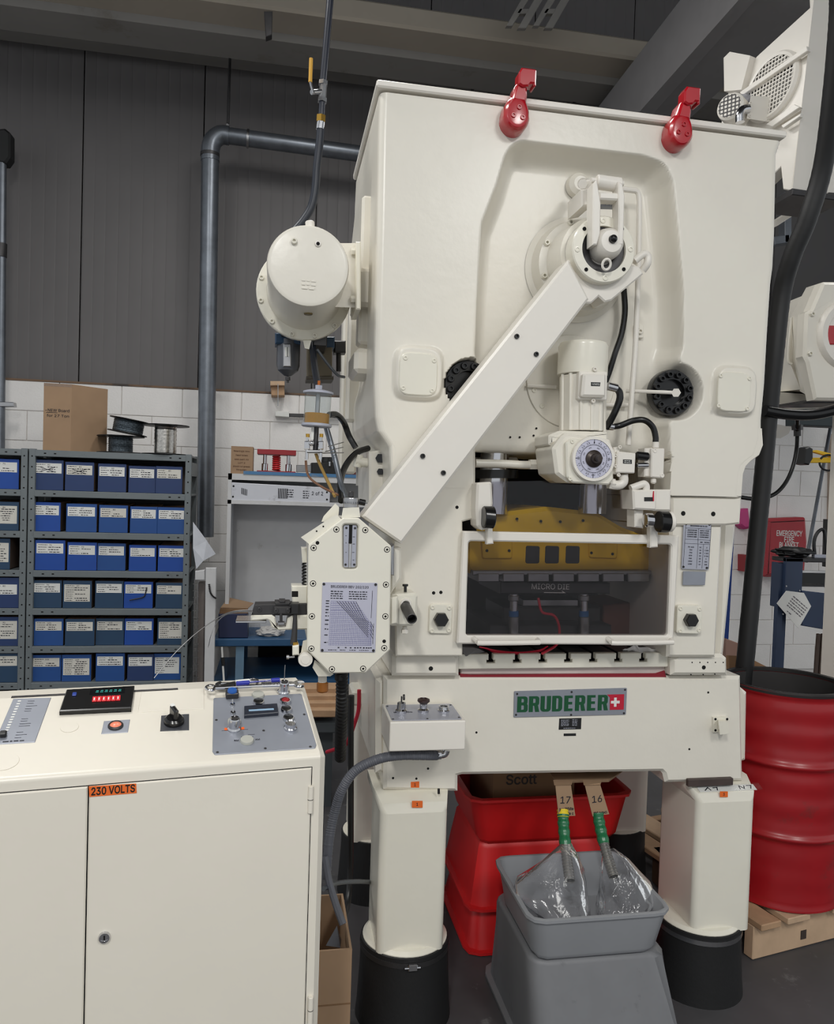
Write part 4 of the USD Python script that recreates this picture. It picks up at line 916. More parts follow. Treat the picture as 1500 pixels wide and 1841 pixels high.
rows += [(W_*.14, W_*.30, H_*.03, .0018), (W_*.35, W_*.45, H_*.03, .0018), (W_*.52, W_*.64, H_*.03, .0018), (W_*.70, W_*.88, H_*.03, .0018)]
fu.part('small_print', scribble(rows, fc2, seed=11, depth=.0003), ink, parent=chp, smooth=False)
gl = []
gx0, gx1, gy0, gy1 = .15, .915, .10, .735
for k in range(34):
    t = k/33; xx = gx0+(gx1-gx0)*(1-(1-t)**1.25); top = gy1 if xx < .60 else gy1-(xx-.60)*1.05
    gl.append(fbox(fc2, W_*xx-.00017, W_*xx+.00017, H_*gy0, H_*top, 0, .0003))
for v in np.r_[np.linspace(gy0, .60, 19), np.linspace(.61, gy1, 5)]:
    xe = min(gx1, .60+(gy1-v)/1.05) if v > .405 else gx1
    gl.append(fbox(fc2, W_*gx0, W_*xe, H_*v-.00016, H_*v+.00016, 0, .0003))
fu.part('grid', cat(gl), mat('blue_print', (84, 84, 150), .6), parent=chp, smooth=False, kind='stuff')
cv_ = []
for k in range(8):
    a = .255+.05*k; sh = .018*k
    cv_.append([(W_*a, H_*.735), (W_*(a+.22-.006*k), H_*(.56-.012*k)), (W_*(a+.60-.05*k+.0), H_*(.225+.03*k))])
cv_ += [[(W_*.895, H_*.9), (W_*.895, H_*.50)], [(W_*.885, H_*.45), (W_*.945, H_*.36)], [(W_*.885, H_*.4), (W_*.945, H_*.3)], [(W_*.885, H_*.34), (W_*.945, H_*.25)], [(W_*.885, H_*.28), (W_*.945, H_*.2)], [(W_*.945, H_*.42), (W_*.945, H_*.12)]]
fu.part('curves', strokes(cv_, .0009, fc2, .0004), ink, parent=chp, smooth=False)
for a, b in ((582.5, 1050), (675.5, 1051), (579.5, 1169), (671.5, 1169.5)): fu.part('rivet', sbolt(at(a, b, cy_), (0, -1, 0), pxm(fy, 2.4), .002), darksteel, parent=chp)
# top knob, flap, side details
fu.part('flap', hull([at(a, b, y) for a, b in ((541, 966), (605, 924), (614, 934), (557, 979)) for y in (fy+.01, fy+.05)]), cream)
for a, b in ((569.5, 955), (581.5, 946.5)): fu.part('pin_hole', disc(at(a, b, fy+.0092), (0, 1, 0), pxm(fy, 1.5), .002, 10, 0), darkhole)
fu.part('knob_seat', hull([at(a, b, y) for a, b in ((617, 913), (646, 912), (648, 930), (614, 931)) for y in (fy+.012, fy+.08)]), cream)
ax = at(631, 912, fy+.05)
kd = fu.part('dial_drum', lathe([(0, .024), (pxm(fy, 13.5), .024), (pxm(fy, 14.5), .021), (pxm(fy, 14.5), .009), (pxm(fy, 14), .008), (pxm(fy, 14), 0), (0, 0)], ax, (0, 0, 1), 32), steel, label='graduated steel dial drum')
fu.part('drum_marks', cat([box(ax[0]+pxm(fy, 14.6)*math.sin(t)-.0004, ax[0]+pxm(fy, 14.6)*math.sin(t)+.0004, ax[1]-pxm(fy, 14.6)*math.cos(t)-.0003, ax[1]-pxm(fy, 14.6)*math.cos(t)+.001, ax[2]+.009, ax[2]+.014) for t in np.linspace(-1.2, 1.2, 13)]), ink, parent=kd, kind='stuff', smooth=False)
fu.part('spindle', cyl(ax+np.array([0, 0, .024]), ax+np.array([0, 0, .040]), pxm(fy, 5), 14, .002), darksteel, parent=kd)
fu.part('clamp_screw', cyl(at(646, 902, fy+.05), at(657, 904, fy+.05), .008, 14, .001), blackgloss)
fu.part('back_bracket', hull([at(a, b, y) for a, b in ((603, 905), (610, 912), (608, 938), (578, 938), (582, 928)) for y in (fy+.06, fy+.12)]), cream)
# springs and arm at the left side
sp_ = []
fu.part('spring', tube([at(547+3.2*math.cos(t), 1012+t*0.9, fy+.08)+np.array([0, .006*math.sin(t), 0]) for t in np.arange(0, 2*math.pi*11, .7)], .0022, 6, 1, smooth=False), black, label='black coil spring on the left side')
fu.part('side_plate', plate([(542, 985), (552, 985), (552, 1012), (544, 1012)], fy+.07, .04, .002), cream)
fu.part('side_arm', cat(plate([(524, 1053), (553, 1053), (553, 1087), (526, 1087)], fy+.06, .05, .003)), cream)
fu.part('arm_window', plate([(525, 1063), (536, 1063), (536, 1073), (525, 1073)], fy+.059, .002, 0), darkhole)
# infeed guides
ig = fu.part('guide_bracket', plate([(451, 1107), (489, 1106), (495, 1110), (497, 1127), (514, 1127), (517, 1112), (526, 1107), (555, 1106), (555, 1132), (500, 1133), (489, 1128), (484, 1116), (480, 1114), (451, 1116)], fy+.04, .06, .003, .002), cream, label='cream bracket carrying the strip guides')
fu.part('guide_rail', plate([(458, 1087), (552, 1085), (552, 1107), (452, 1106)], fy+.05, .05, .002), darksteel)
fu.part('guide_clamp', plate([(493, 1091), (523, 1092), (522, 1103), (515, 1104), (508, 1104), (508, 1122), (503, 1122), (503, 1104), (492, 1104)], fy+.035, .03, .002), darksteel)
fu.part('clamp_top', cat(plate([(494, 1083), (522, 1083), (522, 1090), (494, 1090)], fy+.05, .05, .002), plate([(502, 1080), (513, 1080), (513, 1084), (502, 1084)], fy+.05, .04, .002)), darksteel)
for a, b in ((497, 1098), (518, 1098), (467, 1096)): fu.part('bolt', sbolt(at(a, b, fy+.035 if a > 480 else fy+.05), (0, -1, 0), pxm(fy, 4), .004), darksteel)
fu.part('bolt_head', plate([(500, 1119), (512, 1119), (512, 1124), (500, 1124)], fy+.03, .02, .001), steel)
fu.part('strip_tray', plate([(424, 1116.5), (479, 1116.5), (479, 1120), (424, 1120)], fy+.03, .08, .001), chrome)
fu.part('black_block', plate([(524, 1086), (538, 1086), (537, 1105), (524, 1105)], fy+.02, .04, .002), black)
fu.part('lever_rod', tube([at(531, 1104, fy+.03), at(530, 1130, fy+.03), at(528, 1158, fy+.03)], lambda t: .0045+.004*t, 12, 4), darksteel)
fu.part('lever_collar', cat(plate([(526, 1162), (538, 1160), (538, 1178), (526, 1179)], fy+.01, .03, .003)), cream)
fu.part('lever_tip', plate([(527, 1155), (536, 1155), (537, 1161), (527, 1162)], fy+.02, .02, .001), brass)
fu.part('thumb_screw', cat(cyl(at(516, 1182, fy+.03), at(530, 1181, fy+.03), .003, 10), cyl(at(515, 1181.5, fy+.03), at(520, 1181.5, fy+.03), .006, 14)), chrome)
fu.part('round_cap', lathe([(0, .02), (pxm(fy, 8), .02), (pxm(fy, 8.5), .0185), (pxm(fy, 12.5), .0185), (pxm(fy, 13), .016), (pxm(fy, 13), 0)], at(549, 1183, fy+.03), (0, -1, 0), 28), flatcream)
fu.part('cap_arm', hull([at(a, b, y) for a, b in ((545, 1152), (552, 1150), (556, 1185), (540, 1180)) for y in (fy+.03, fy+.06)]), cream)
fu.part('under_casting', hull([at(a, b, y) for a, b in ((566, 1186), (600, 1212), (594, 1216), (572, 1216), (562, 1200)) for y in (fy+.03, fy+.12)]), cream)
fu.part('drain_plug', cyl(at(580, 1214, fy+.07), at(580, 1226, fy+.07), pxm(fy, 8), 8), flatcream)
fu.part('brass_cup', cat(cyl(at(580, 1226, fy+.07), at(580, 1244, fy+.07), pxm(fy, 10.5), 20, .003)), mat('brown_cup', (150, 92, 36), .4), label='brown cup under the drain plug')
# mount to the column
mb_ = fu.part('mount_block', plate([(704, 1069), (748, 1066), (752, 1072), (750, 1108), (744, 1126), (702, 1126)], fy+.06, .16, .006, .006), cream)
fu.part('mount_link', plate([(702, 1075), (716, 1072), (716, 1122), (702, 1124)], fy+.03, .1, .004), cream, parent=mb_)
fu.part('side_casting', plate([(702, 985), (722, 985), (722, 1040), (702, 1070)], fy+.08, .12, .006), castcream)
fu.part('steel_edge', plate([(701.5, 984), (709, 978), (709, 1035), (702.5, 1034)], fy+.04, .05, .002), steel)
fu.part('bushing', lathe([(pxm(fy, 7), .004), (pxm(fy, 10), .004), (pxm(fy, 11), 0)], at(730, 1086, fy+.06), (0, -1, 0), 28), flatcream, parent=mb_)
ta, tb_ = at(729, 1090, fy+.06), at(741, 1113, fy-.05)
td = tb_-ta; tl = np.linalg.norm(td)
fu.part('tube_arm', lathe([(0, 0), (.013, 0), (.013, .03), (.0125, tl-.001), (.0112, tl), (.0100, tl-.001), (.0100, tl-.04), (0, tl-.04)], ta, td, 24), darksteel, parent=mb_, label='dark tube pointing forward')
fu.part('t_screw', cat(cyl(at(729, 1067, fy+.09), at(729, 1052, fy+.09), .004, 10), cyl(at(729, 1054, fy+.09), at(729, 1050, fy+.09), pxm(fy, 5.5), 16, .001)), blackgloss, parent=mb_)
fu.part('lower_nut', cat(cyl(at(728, 1126, fy+.09), at(728, 1139, fy+.09), .006, 12), cyl(at(728, 1131, fy+.09), at(728, 1138, fy+.09), .009, 6)), flatcream, parent=mb_)
# thin strip of metal running in
rib = lambda P, w, th: cat(*[hull(np.vstack([a_+np.array([0, s, q]) for a_ in (P[i], P[i+1]) for s in (0, w) for q in (0, th)])) for i in range(len(P)-1)])
Ps = spline([at(455, 1101, fy+.04), at(428, 1101, fy+.03), at(405, 1107, fy), at(389, 1122, fy-.04), at(379, 1143, fy-.08), at(374, 1165, fy-.12)], 5)
one('metal_strip', rib(Ps, .03, .0006), steel, 'thin metal strip curving down from the infeed guide over the blue bench', 'strip')
one('wire', tube([at(452, 1096, fy+.05), at(420, 1099, fy+.04), at(395, 1109, fy+.02), at(352, 1139, fy-.02), at(312, 1177, fy-.06), at(277, 1219, fy-.1)], .0011, 6, 6), steel, 'very thin wire drooping from the infeed guide in front of the shelving', 'wire')

# ================================================================ surge tank, filters, lubricator
tkY = 2.02
tk = Thing('surge_tank', 'cream round air tank with a bolted flange bracketed to the left side of the press', 'tank', at(554, 530, 2.2))
ca = at(554.5, 477, tkY); cb = at(551, 537, 2.30); R = pxm(tkY, 71)
ax = cb-ca; ax = np.array([0.0, 1, 0]); cb = np.array([ca[0]-.004, 2.36, ca[2]+.0])
tk.part('drum', lathe([(0, -.004), (R-.012, 0), (R-.003, .004), (R, .012), (R, .26), (R+.006, .30), (0, .30)], ca, (0, 1, 0), 56), castcream, label='round tank body facing the viewer')
Rf = pxm(2.3, 82)*1.0
fl = tk.part('flange', lathe([(0, .285), (Rf-.003, .285), (Rf, .288), (Rf, .305), (0, .305)], ca, (0, 1, 0), 56), cream)
for k in range(12):
    ph = math.radians(15+30*k); tk.part('bolt', sbolt(ca+np.array([(Rf-.010)*math.cos(ph), .285, (Rf-.010)*math.sin(ph)]), (0, -1, 0), .0075, .008), cream, parent=fl)
for k, (a, b) in enumerate(((529, 434), (572, 438))):
    tk.part('plug', sbolt(at(a, b, tkY-.004), (0, -1, 0), pxm(tkY, 5.2), .008 if k == 0 else .002), cream if k == 0 else flatcream)
    if k: tk.part('plug_hole', disc(at(a, b, tkY-.0065), (0, -1, 0), pxm(tkY, 3), .0008, 14, 0), darkhole)
tk.part('embossing', text('MADE 7 BAR', .006, FR(tkY-.0042).shift(u=X(556, 508, tkY), v=Z(556, 508, tkY)), depth=.0006) if False else scribble([(X(543, 0, tkY)*0+ca[0]-.015, ca[0]+.02, Z(554, 505+7*k, tkY), .005) for k in range(3)], FR(tkY-.0035), seed=4, depth=.0006), castcream, kind='stuff')
tk.part('inlet_cap', cyl(at(558, 411, 2.06), at(557, 398, 2.06), pxm(2.06, 8), 20, .002), flatcream)
tk.part('brass_valve', cat(cyl(at(554.5, 557, 2.10), at(554.5, 566, 2.10), pxm(2.1, 7.5), 16, .001)), mat('valve_bronze', (120, 104, 70), .35, metal=.8))
mbk = tk.part('mount_bracket', hull([at(a, b, y) for a, b in ((606, 437), (642, 437), (642, 553), (602, 552)) for y in (2.17, 2.25)]), castcream)
tk.part('mount_flange', plate([(640, 434), (649, 434), (649, 556), (640, 556)], 2.14, .14, .003), cream, parent=mbk)
for a, b in ((636, 452), (635, 538)): tk.part('bolt', cyl(at(a-4, b, 2.16), at(a+4, b, 2.16), .010, 6), cream, parent=mbk, smooth=False)
tk.part('lug', hull([at(a, b, y) for a, b in ((545, 612), (560, 612), (556, 628), (548, 626)) for y in (2.3, 2.33)]), cream)
# black air hose from the ceiling with ball valve, entering behind the tank
HY = 2.35
ah = Thing('air_hose', 'black air drop hose from the ceiling with a yellow-levered ball valve above the round tank', 'hose', at(580, 200, HY))
ah.part('pipe', cyl(at(597, -40, HY), at(581, 150, HY), pxm(HY, 6), 16), mat('dark_blue_pipe', (36, 40, 52), .3, coat=.3))
ah.part('hose', pxtube([(577, 230, HY), (575, 255, HY), (570, 300, HY), (567, 340, HY), (560, 372, HY), (546, 396, HY), (530, 415, HY)], pxm(HY, 7), 14), mat('hose_navy', (30, 36, 48), .4))
vb = ah.part('ball_valve', cat(cyl(at(582, 146, HY), at(579.5, 184, HY), pxm(HY, 6.5), 8)), steel, smooth=False)
ah.part('valve_nut', cyl(at(581.5, 146, HY), at(581, 153, HY), pxm(HY, 8.5), 6), steel, parent=vb, smooth=False)
ah.part('valve_nut', cyl(at(580, 177, HY), at(579.5, 184, HY), pxm(HY, 8.5), 6), steel, parent=vb, smooth=False)
ah.part('valve_stem', cyl(at(560, 166, HY-.02), at(582, 164, HY), pxm(HY, 4), 12), steel, parent=vb)
ah.part('lever', tube([at(564, 168, HY-.03), at(560, 155, HY-.03), at(558, 146, HY-.03)], .004, 8, 4), steel, parent=vb)
ah.part('lever_grip', tube([at(558, 148, HY-.03), at(559, 120, HY-.03), at(559.5, 105, HY-.03)], .0055, 8, 3), mat('yellow_grip', (210, 160, 60), .5), parent=vb, label='yellow lever sleeve')
ah.part('lower_pipe', cyl(at(579.5, 184, HY), at(577, 236, HY), pxm(HY, 5.5), 16), mat('dark_blue_pipe', (36, 40, 52), .3))
ah.part('brass_nut', cyl(at(577.5, 208, HY), at(577, 220, HY), pxm(HY, 8.5), 6), brass, smooth=False)
ah.part('ferrule', cyl(at(577, 220, HY), at(576, 233, HY), pxm(HY, 7.5), 18), chrome)
# air filters
def airfilter(cx, top, bot, w, Y, label, capc, bowlc, sight):
    t = Thing('air_filter', label, 'air filter', at(cx, bot, Y))
    c = lambda py: at(cx, py, Y); R = pxm(Y, w)
    t.part('cap', plate([(cx-w-3, top-14), (cx+w+3, top-14), (cx+w+3, top+6), (cx-w-3, top+6)], Y-R*.9, R*1.9, .004), capc)
    L = np.linalg.norm(c(bot)-c(top))
    t.part('bowl', lathe([(0, 0), (R*.3, .002), (R*.86, L*.16), (R, L*.3), (R, L), (0, L)], c(bot), (0, 0, 1), 32), bowlc)
    if sight:
        s = t.part('sight_frame', plate([(cx-8, top+6), (cx+6, top+6), (cx+6, bot-18), (cx-8, bot-18)], Y-R-.004, .012, .002), steel)
        t.part('sight_glass', plate([(cx-5, top+12), (cx+3, top+12), (cx+3, bot-36), (cx-5, bot-36)], Y-R-.006, .003, .001), white, parent=s)
        t.part('sight_tube', plate([(cx-1.5, top+12), (cx+.5, top+12), (cx+.5, bot-36), (cx-1.5, bot-36)], Y-R-.0065, .003, .001), darksteel, parent=s)
    q_ = c(top-14); t.part('hang_bracket', box(q_[0]-.02, q_[0]+.02, 2.3256, Y, q_[2]-.02, q_[2]+.10, .002), darksteel)
    t.part('drain', cat(cyl(c(bot+1), c(bot+7), R*.22, 10), cyl(c(bot+7), c(bot+11), R*.1, 8)), darksteel)
    return t
airfilter(517.5, 612, 677, 20, 2.42, 'grey-bowled air filter with a sight glass and a blue cap hanging below the round tank', mat('filter_blue', (30, 62, 92), .4), mat('bowl_grey', (92, 94, 100), .35, metal=.5), True)
of_ = Thing('oil_filter', 'olive brown oil reservoir box hanging under the right side of the round tank', 'filter', at(575, 680, 2.48))
of_.part('reservoir', plate([(553, 618), (598, 618), (597, 678), (553, 678)], 2.46, .09, .004), mat('olive_box', (104, 94, 74), .5, var=.1))
q_ = at(572, 618, 2.46); of_.part('hang_bracket', box(q_[0]-.02, q_[0]+.02, 2.3256, 2.47, q_[2]-.03, q_[2]+.08, .002), darksteel)
of_.part('flange', plate([(551, 676), (600, 676), (600, 682), (551, 682)], 2.455, .10, .002), mat('olive_dark', (78, 70, 58), .5))
of_.part('cap', plate([(585, 605), (602, 605), (602, 624), (585, 624)], 2.455, .10, .003), mat('filter_blue', (30, 62, 92), .4))
of_.part('fittings', cat(plate([(601, 612), (622, 612), (622, 634), (601, 634)], 2.5, .05, .004), cyl(at(609, 634, 2.52), at(609, 668, 2.52), .008, 10)), darksteel)
# lubricator
LY = 2.06
lu = Thing('oil_lubricator', 'clear glass drip lubricator half full of amber oil above the feed unit', 'lubricator', at(571, 765, LY))
c0, c1 = at(569.5, 762, LY), at(572.5, 708, LY); d = c1-c0; L = np.linalg.norm(d); R = pxm(LY, 23)
lu.part('glass', lathe([(R, 0), (R, L)], c0, d, 40), clearglass)
lu.part('oil', lathe([(0, .001), (R-.0025, .001), (R-.0025, L*.34), (0, L*.34)], c0, d, 36), oil, label='amber oil')
lu.part('bottom_plate', lathe([(0, -.008), (R+.003, -.008), (R+.005, -.006), (R+.005, 0), (0, 0)], c0, d, 40), alu)
lu.part('top_plate', lathe([(0, 0), (R+.005, 0), (R+.005, .005), (R*.6, .010), (0, .012)], c1, d, 40), alu)
lu.part('centre_rod', cyl(c0, c1, .006, 12), steel)
lu.part('filler_nut', cyl(c1+d/L*.010, c1+d/L*.022, .010, 6), alu, smooth=False)
lu.part('copper_stub', cyl(c1+d/L*.022, c1+d/L*.034, .004, 8), mat('copper', (190, 110, 60), .3, metal=1.0))
lu.part('stem', cyl(at(569, 768, LY), at(567, 815, LY), pxm(LY, 4.5), 14), darksteel)
lu.part('label_plate', plate([(560, 768), (565, 768), (564, 790), (559, 790)], LY-.01, .002, 0), white)
for cx in (552.5, 577):
    n = lu.part('needle_valve', cat(plate([(cx-5, 793), (cx+5, 793), (cx+5, 808), (cx-5, 808)], LY-.02, .018, .002)), chrome)
    lu.part('valve_body', cyl(at(cx, 793, LY-.011), at(cx, 786, LY-.011), .004, 10), chrome, parent=n)
    lu.part('brass_knob', cyl(at(cx+1, 786, LY-.011), at(cx+1, 780, LY-.011), .005, 12), brass, parent=n)
    lu.part('outlet', cyl(at(cx, 808, LY-.011), at(cx-1, 826, LY-.011), .0045, 8), chrome, parent=n)
lu.part('ball_joint', trimesh.creation.icosphere(2, .0075).apply_translation(at(560, 797, LY-.02)), chrome)
lu.part('cross_joint', cyl(at(552, 812, LY-.012), at(580, 812, LY-.012), .005, 10), steel)
for k, (a, b, cc, dd) in enumerate(((590, 803, 618, 795), (585, 812, 617, 804), (580, 815, 618, 814))):
    lu.part('bent_wire', tube([at(a, b, LY), at((a+cc)/2, (b+dd)/2, LY), at(cc, dd, LY+.04)], .0013, 5, 3), steel)
# oil lines, conduits near the lubricator
tubeo = mat('amber_tube', (150, 120, 62), .35)
one('oil_tube', pxtube([(568, 815, LY), (574, 832, LY), (583, 852, LY-.02), (594, 875, LY-.06), (602, 892, LY-.1)], .0042, 8), tubeo, 'amber plastic oil tube running down from the middle of the lubricator to the feeder', 'tube')
one('oil_tube', pxtube([(550, 828, LY), (552, 848, LY), (560, 862, LY-.02), (580, 876, LY-.06), (608, 890, LY-.1)], .0032, 8), mat('copper_tube', (128, 92, 70), .35, metal=.4), 'copper-brown oil tube curving from the left valve of the lubricator to the feeder', 'tube')
one('rigid_conduit', tube([at(583, 755, LY+.05), at(600, 815, LY+.03), at(613, 868, LY), at(622, 897, LY-.04)], pxm(LY, 5), 12, 4), greypipe, 'dark grey rigid tube slanting from behind the lubricator down to the feeder', 'conduit')
one('black_cable', tube([at(562, 620, 2.35), at(566, 660, 2.25), at(571, 690, 2.12), at(572.5, 700, LY)], .010, 10), mat('hose_navy', (30, 36, 48), .4), 'dark hose from below the round tank down to the top of the lubricator', 'hose')
one('oil_line', tube([at(570, 628, 2.3), at(590, 655, 2.32), at(607, 674, 2.34), at(619, 678, 2.4)], .0045, 8), greypipe, 'thin grey pipe slanting from the tank lug to the press side', 'pipe')
one('black_hose', tube([at(592, 746, 2.2), at(603, 745, 2.24), at(612, 751, 2.28), at(620, 763, 2.33), at(628, 784, 2.34), at(640, 805, 2.33)], .009, 10), blackgloss, 'black hose arching from behind the lubricator to the side of the press', 'hose')
one('black_hose', tube([at(662, 806, 2.3), at(645, 812, 2.26), at(630, 825, 2.22), at(618, 845, 2.18), at(612, 870, 2.1), at(614, 900, 2.0)], .009, 10), blackgloss, 'black hose dropping from the brass-free elbow on the press side to the feeder top', 'hose')
press.part('hose_elbow', cat(cyl(at(640, 830, 2.25), at(664, 832, 2.25), .014, 12), cyl(at(642, 840, 2.25), at(646, 818, 2.25), .013, 12)), cream)
press.part('side_panel', plate([(664, 812), (700, 806), (700, 905), (664, 905)], 2.2, .3, .006), castcream)
press.part('side_bolt', cyl(at(684, 824, 2.19), at(684, 824, 2.2), .014, 6), blackgloss)
press.part('side_bolt', cyl(at(684, 848, 2.19), at(684, 848, 2.2), .010, 6), blackgloss)

# ================================================================ gear motor with dial on the press front
gm = Thing('gear_motor', 'cream ram-adjusting motor with a round graduated dial on the front of the press', 'motor', at(1052, 820, 2.02))
mY = 2.055; R = pxm(mY, 45)
m0, m1, mt = at(1046, 776, mY), at(1047, 676, mY), at(1049.5, 617, mY)
gm.part('stator', cyl(m0, m1, R*.92, 36, .002), castcream)
for k in range(7):
    ph = math.radians(190+28*k); gm.part('fin', cyl(m0+np.array([R*.90*math.cos(ph), R*.90*math.sin(ph), 0]), m1+np.array([R*.90*math.cos(ph), R*.90*math.sin(ph), 0]), .006, 8), castcream)
gm.part('fan_cowl', lathe([(0, 0), (R*.97, 0), (R*1.02, .002), (R*1.02, np.linalg.norm(mt-m1)-.012), (R*.95, np.linalg.norm(mt-m1)-.002), (0, np.linalg.norm(mt-m1)+.002)], m1, mt-m1, 44), cream)
tb1 = gm.part('terminal_box', plate([(1042, 667), (1093, 668), (1092, 720), (1040, 718)], 1.985, .03, .003, .005), flatcream)
gm.part('box_lid', plate([(1050, 671), (1091, 671), (1090, 714), (1046, 713)], 1.965, .022, .006, .006), flatcream, parent=tb1)
gm.part('lid_label', plate([(1063, 687), (1080, 687.5), (1079, 694.5), (1063, 694)], 1.9645, .002, 0), black, parent=tb1)
o = at(1071.5, 690.7, 1.9643); gm.part('lid_print', text('1.0 M701', .005, FR(1.9643).shift(u=o[0], v=o[2]), width=.020), white, parent=tb1, smooth=False)
for a, b in ((1069, 664), (1066, 721)): gm.part('lug_screw', sbolt(at(a, b, 1.985), (0, -1, 0), .006, .006), flatcream, parent=tb1)
gm.part('cable_gland', cyl(at(1092, 694, 2.0), at(1110, 698, 2.0), pxm(2, 8), 18, .002), chrome, parent=tb1)
gm.part('flange_plate', plate([(988, 782), (1008, 774), (1095, 776), (1097, 812), (1092, 830), (1015, 830), (1010, 795), (988, 802)], 1.99, .12, .008, .006), castcream)
gm.part('gear_case', plate([(1010, 785), (1018, 778), (1100, 790), (1104, 862), (1090, 870), (1022, 868), (1000, 852), (994, 806)], 1.965, .14, .008, .01), castcream)
dY = 1.945
gm.part('dial_plate', plate([(1018, 795), (1030, 788), (1100, 795), (1104, 862), (1095, 872), (1030, 868), (1020, 858)], dY+.004, .03, .004, .008), cream)
dc = at(1065.5, 825, dY); Rd = pxm(dY, 42)
dl = gm.part('dial', lathe([(Rd*.86, .010), (Rd*.985, .010), (Rd, .006), (Rd, 0), (0, 0)], dc, (0, -1, 0), 56), flatcream)
gm.part('dial_face', lathe([(0, .0085), (Rd*.92, .0085), (Rd*.92, 0)], dc, (0, -1, 0), 56), mat('dial_lilac', (196, 196, 214), .45), parent=dl)
tk_ = []; fd = FR(dY-.0086).shift(u=dc[0], v=dc[2])
for k in range(80):
    t = 2*math.pi*k/80; r0 = .84 if k % 5 else .78; w = .00035 if k % 20 else .0007
    ro = .92 if k % 20 else .90; r0 = r0 if k % 20 else .66
    a_ = np.array([math.cos(t), math.sin(t)]); n_ = np.array([-a_[1], a_[0]])*w
    tk_.append(prism([tuple(a_*Rd*r0+n_), tuple(a_*Rd*r0-n_), tuple(a_*Rd*ro-n_), tuple(a_*Rd*ro+n_)], 0, .0004, fd))
for k in range(60):
    t = 2*math.pi*k/60; a_ = np.array([math.cos(t), math.sin(t)]); n_ = np.array([-a_[1], a_[0]])*.0003
    tk_.append(prism([tuple(a_*Rd*.61+n_), tuple(a_*Rd*.61-n_), tuple(a_*Rd*.66-n_), tuple(a_*Rd*.66+n_)], 0, .0004, fd))
tk_.append(prism(Polygon(circ(0, 0, Rd*.615, 60).exterior, [circ(0, 0, Rd*.602, 60).exterior]), 0, .0004, fd))
gm.part('graduations', cat(tk_), ink, parent=dl, smooth=False, kind='stuff')
nm = []
for k in range(16):
    t = math.radians(90-22.5*k); f2 = F(fd(np.array([Rd*.72*math.cos(t), Rd*.72*math.sin(t), 0])), math.sin(t)*fd.u-math.cos(t)*fd.v, math.cos(t)*fd.u+math.sin(t)*fd.v)
    nm.append(text(str([0, .1, .2, .3, .4, .5, .6, .7, .8, .9, 1, 1.1, 1.2, 1.3, 1.4, 1.5][k]), .0045, f2, 0, 0, depth=.0004))
    if k % 2:
        f3 = F(fd(np.array([Rd*.50*math.cos(t), Rd*.50*math.sin(t), 0])), f2.u, f2.v); nm.append(text(f'.{k*5:03d}', .003, f3, 0, 0, depth=.0004))
gm.part('numerals', cat(nm), ink, parent=dl, smooth=False, kind='stuff')
gm.part('dial_hub', lathe([(0, .05), (Rd*.12, .05), (Rd*.13, .03), (Rd*.2, .03), (Rd*.22, .018), (Rd*.36, .014), (Rd*.385, .012), (Rd*.385, .008)], dc, (0, -1, 0), 32), mat('bronze_dark', (66, 58, 54), .35, metal=.5), parent=dl)
for a, b in ((1029, 794), (1025, 861)): gm.part('bolt', sbolt(at(a, b, dY+.004), (0, -1, 0), .005, .003), cream)
# switch boxes right of the dial
def swbox(name, label, P, Y, th, lidP=None, txt=None, tp=None):
    t = Thing(name, label, 'switch box', at(*P[2], Y))
    t.part('housing', plate(P, Y, th, .003, .003), flatcream); return t
s1 = swbox('switch_box', 'small cream encoder box with a black label attached right of the round dial', [(1110, 811), (1144, 815), (1142, 851), (1108, 850)], 1.955, .05)
s1.part('label', plate([(1120.5, 826), (1136.5, 826.5), (1136.5, 834), (1120.5, 833.5)], 1.9545, .002, 0), black)
o = at(1128.5, 830, 1.9543); s1.part('print', scribble([(o[0]-.009, o[0]+.009, o[2]+.002, .002), (o[0]-.009, o[0]+.009, o[2]-.0025, .002)], FR(1.9544), seed=6, depth=.0003), white, smooth=False)
s1.part('mounting_ears', plate([(1104, 804), (1115, 803), (1115, 853), (1103, 852)], 1.965, .04, .003), flatcream)
for a, b in ((1106, 819), (1106, 838), (1114, 804), (1112, 854)): s1.part('screw', sbolt(at(a, b, 1.96), (0, -1, 0), .005, .005), flatcream)
s1.part('elbow', tube([at(1121, 853, 1.98), at(1121, 866, 1.98), at(1112, 872, 1.98), at(1098, 871, 1.98)], .013, 14, 5), flatcream)
s1.part('elbow_nut', cyl(at(1094, 869, 1.98), at(1104, 870, 1.98), .0155, 6), flatcream, smooth=False)
s2 = swbox('switch_box', 'cream junction box under the black looped cable right of the dial', [(1172, 806), (1196, 806), (1194, 860), (1171, 858)], 2.0, .05)
s2.part('rear_half', plate([(1160, 806), (1174, 805), (1174, 858), (1159, 857)], 2.012, .04, .003), flatcream)
for a, b in ((1178, 810), (1191, 855)): s2.part('screw', sbolt(at(a, b, 2.0), (0, -1, 0), .006, .002), flatcream)
s2.part('plug', cyl(at(1144, 819, 2.01), at(1166, 821, 2.01), pxm(2, 8), 20, .003), blackgloss)
s2.part('gland', cyl(at(1145, 837, 2.01), at(1166, 836, 2.01), pxm(2, 5), 14, .002), chrome)
s2.part('top_gland', cyl(at(1179, 806, 2.015), at(1179, 794, 2.015), pxm(2, 6.5), 14, .002), flatcream)
s2.part('bottom_gland', cyl(at(1175, 859, 2.015), at(1175, 870, 2.015), pxm(2, 5.5), 14, .004), flatcream)
press.part('conduit_elbow', tube([at(1134, 878, 2.0), at(1148, 873, 2.0), at(1158, 870, 2.0), at(1162, 874, 2.0), at(1162, 882, 2.0)], .010, 12, 5), flatcream)
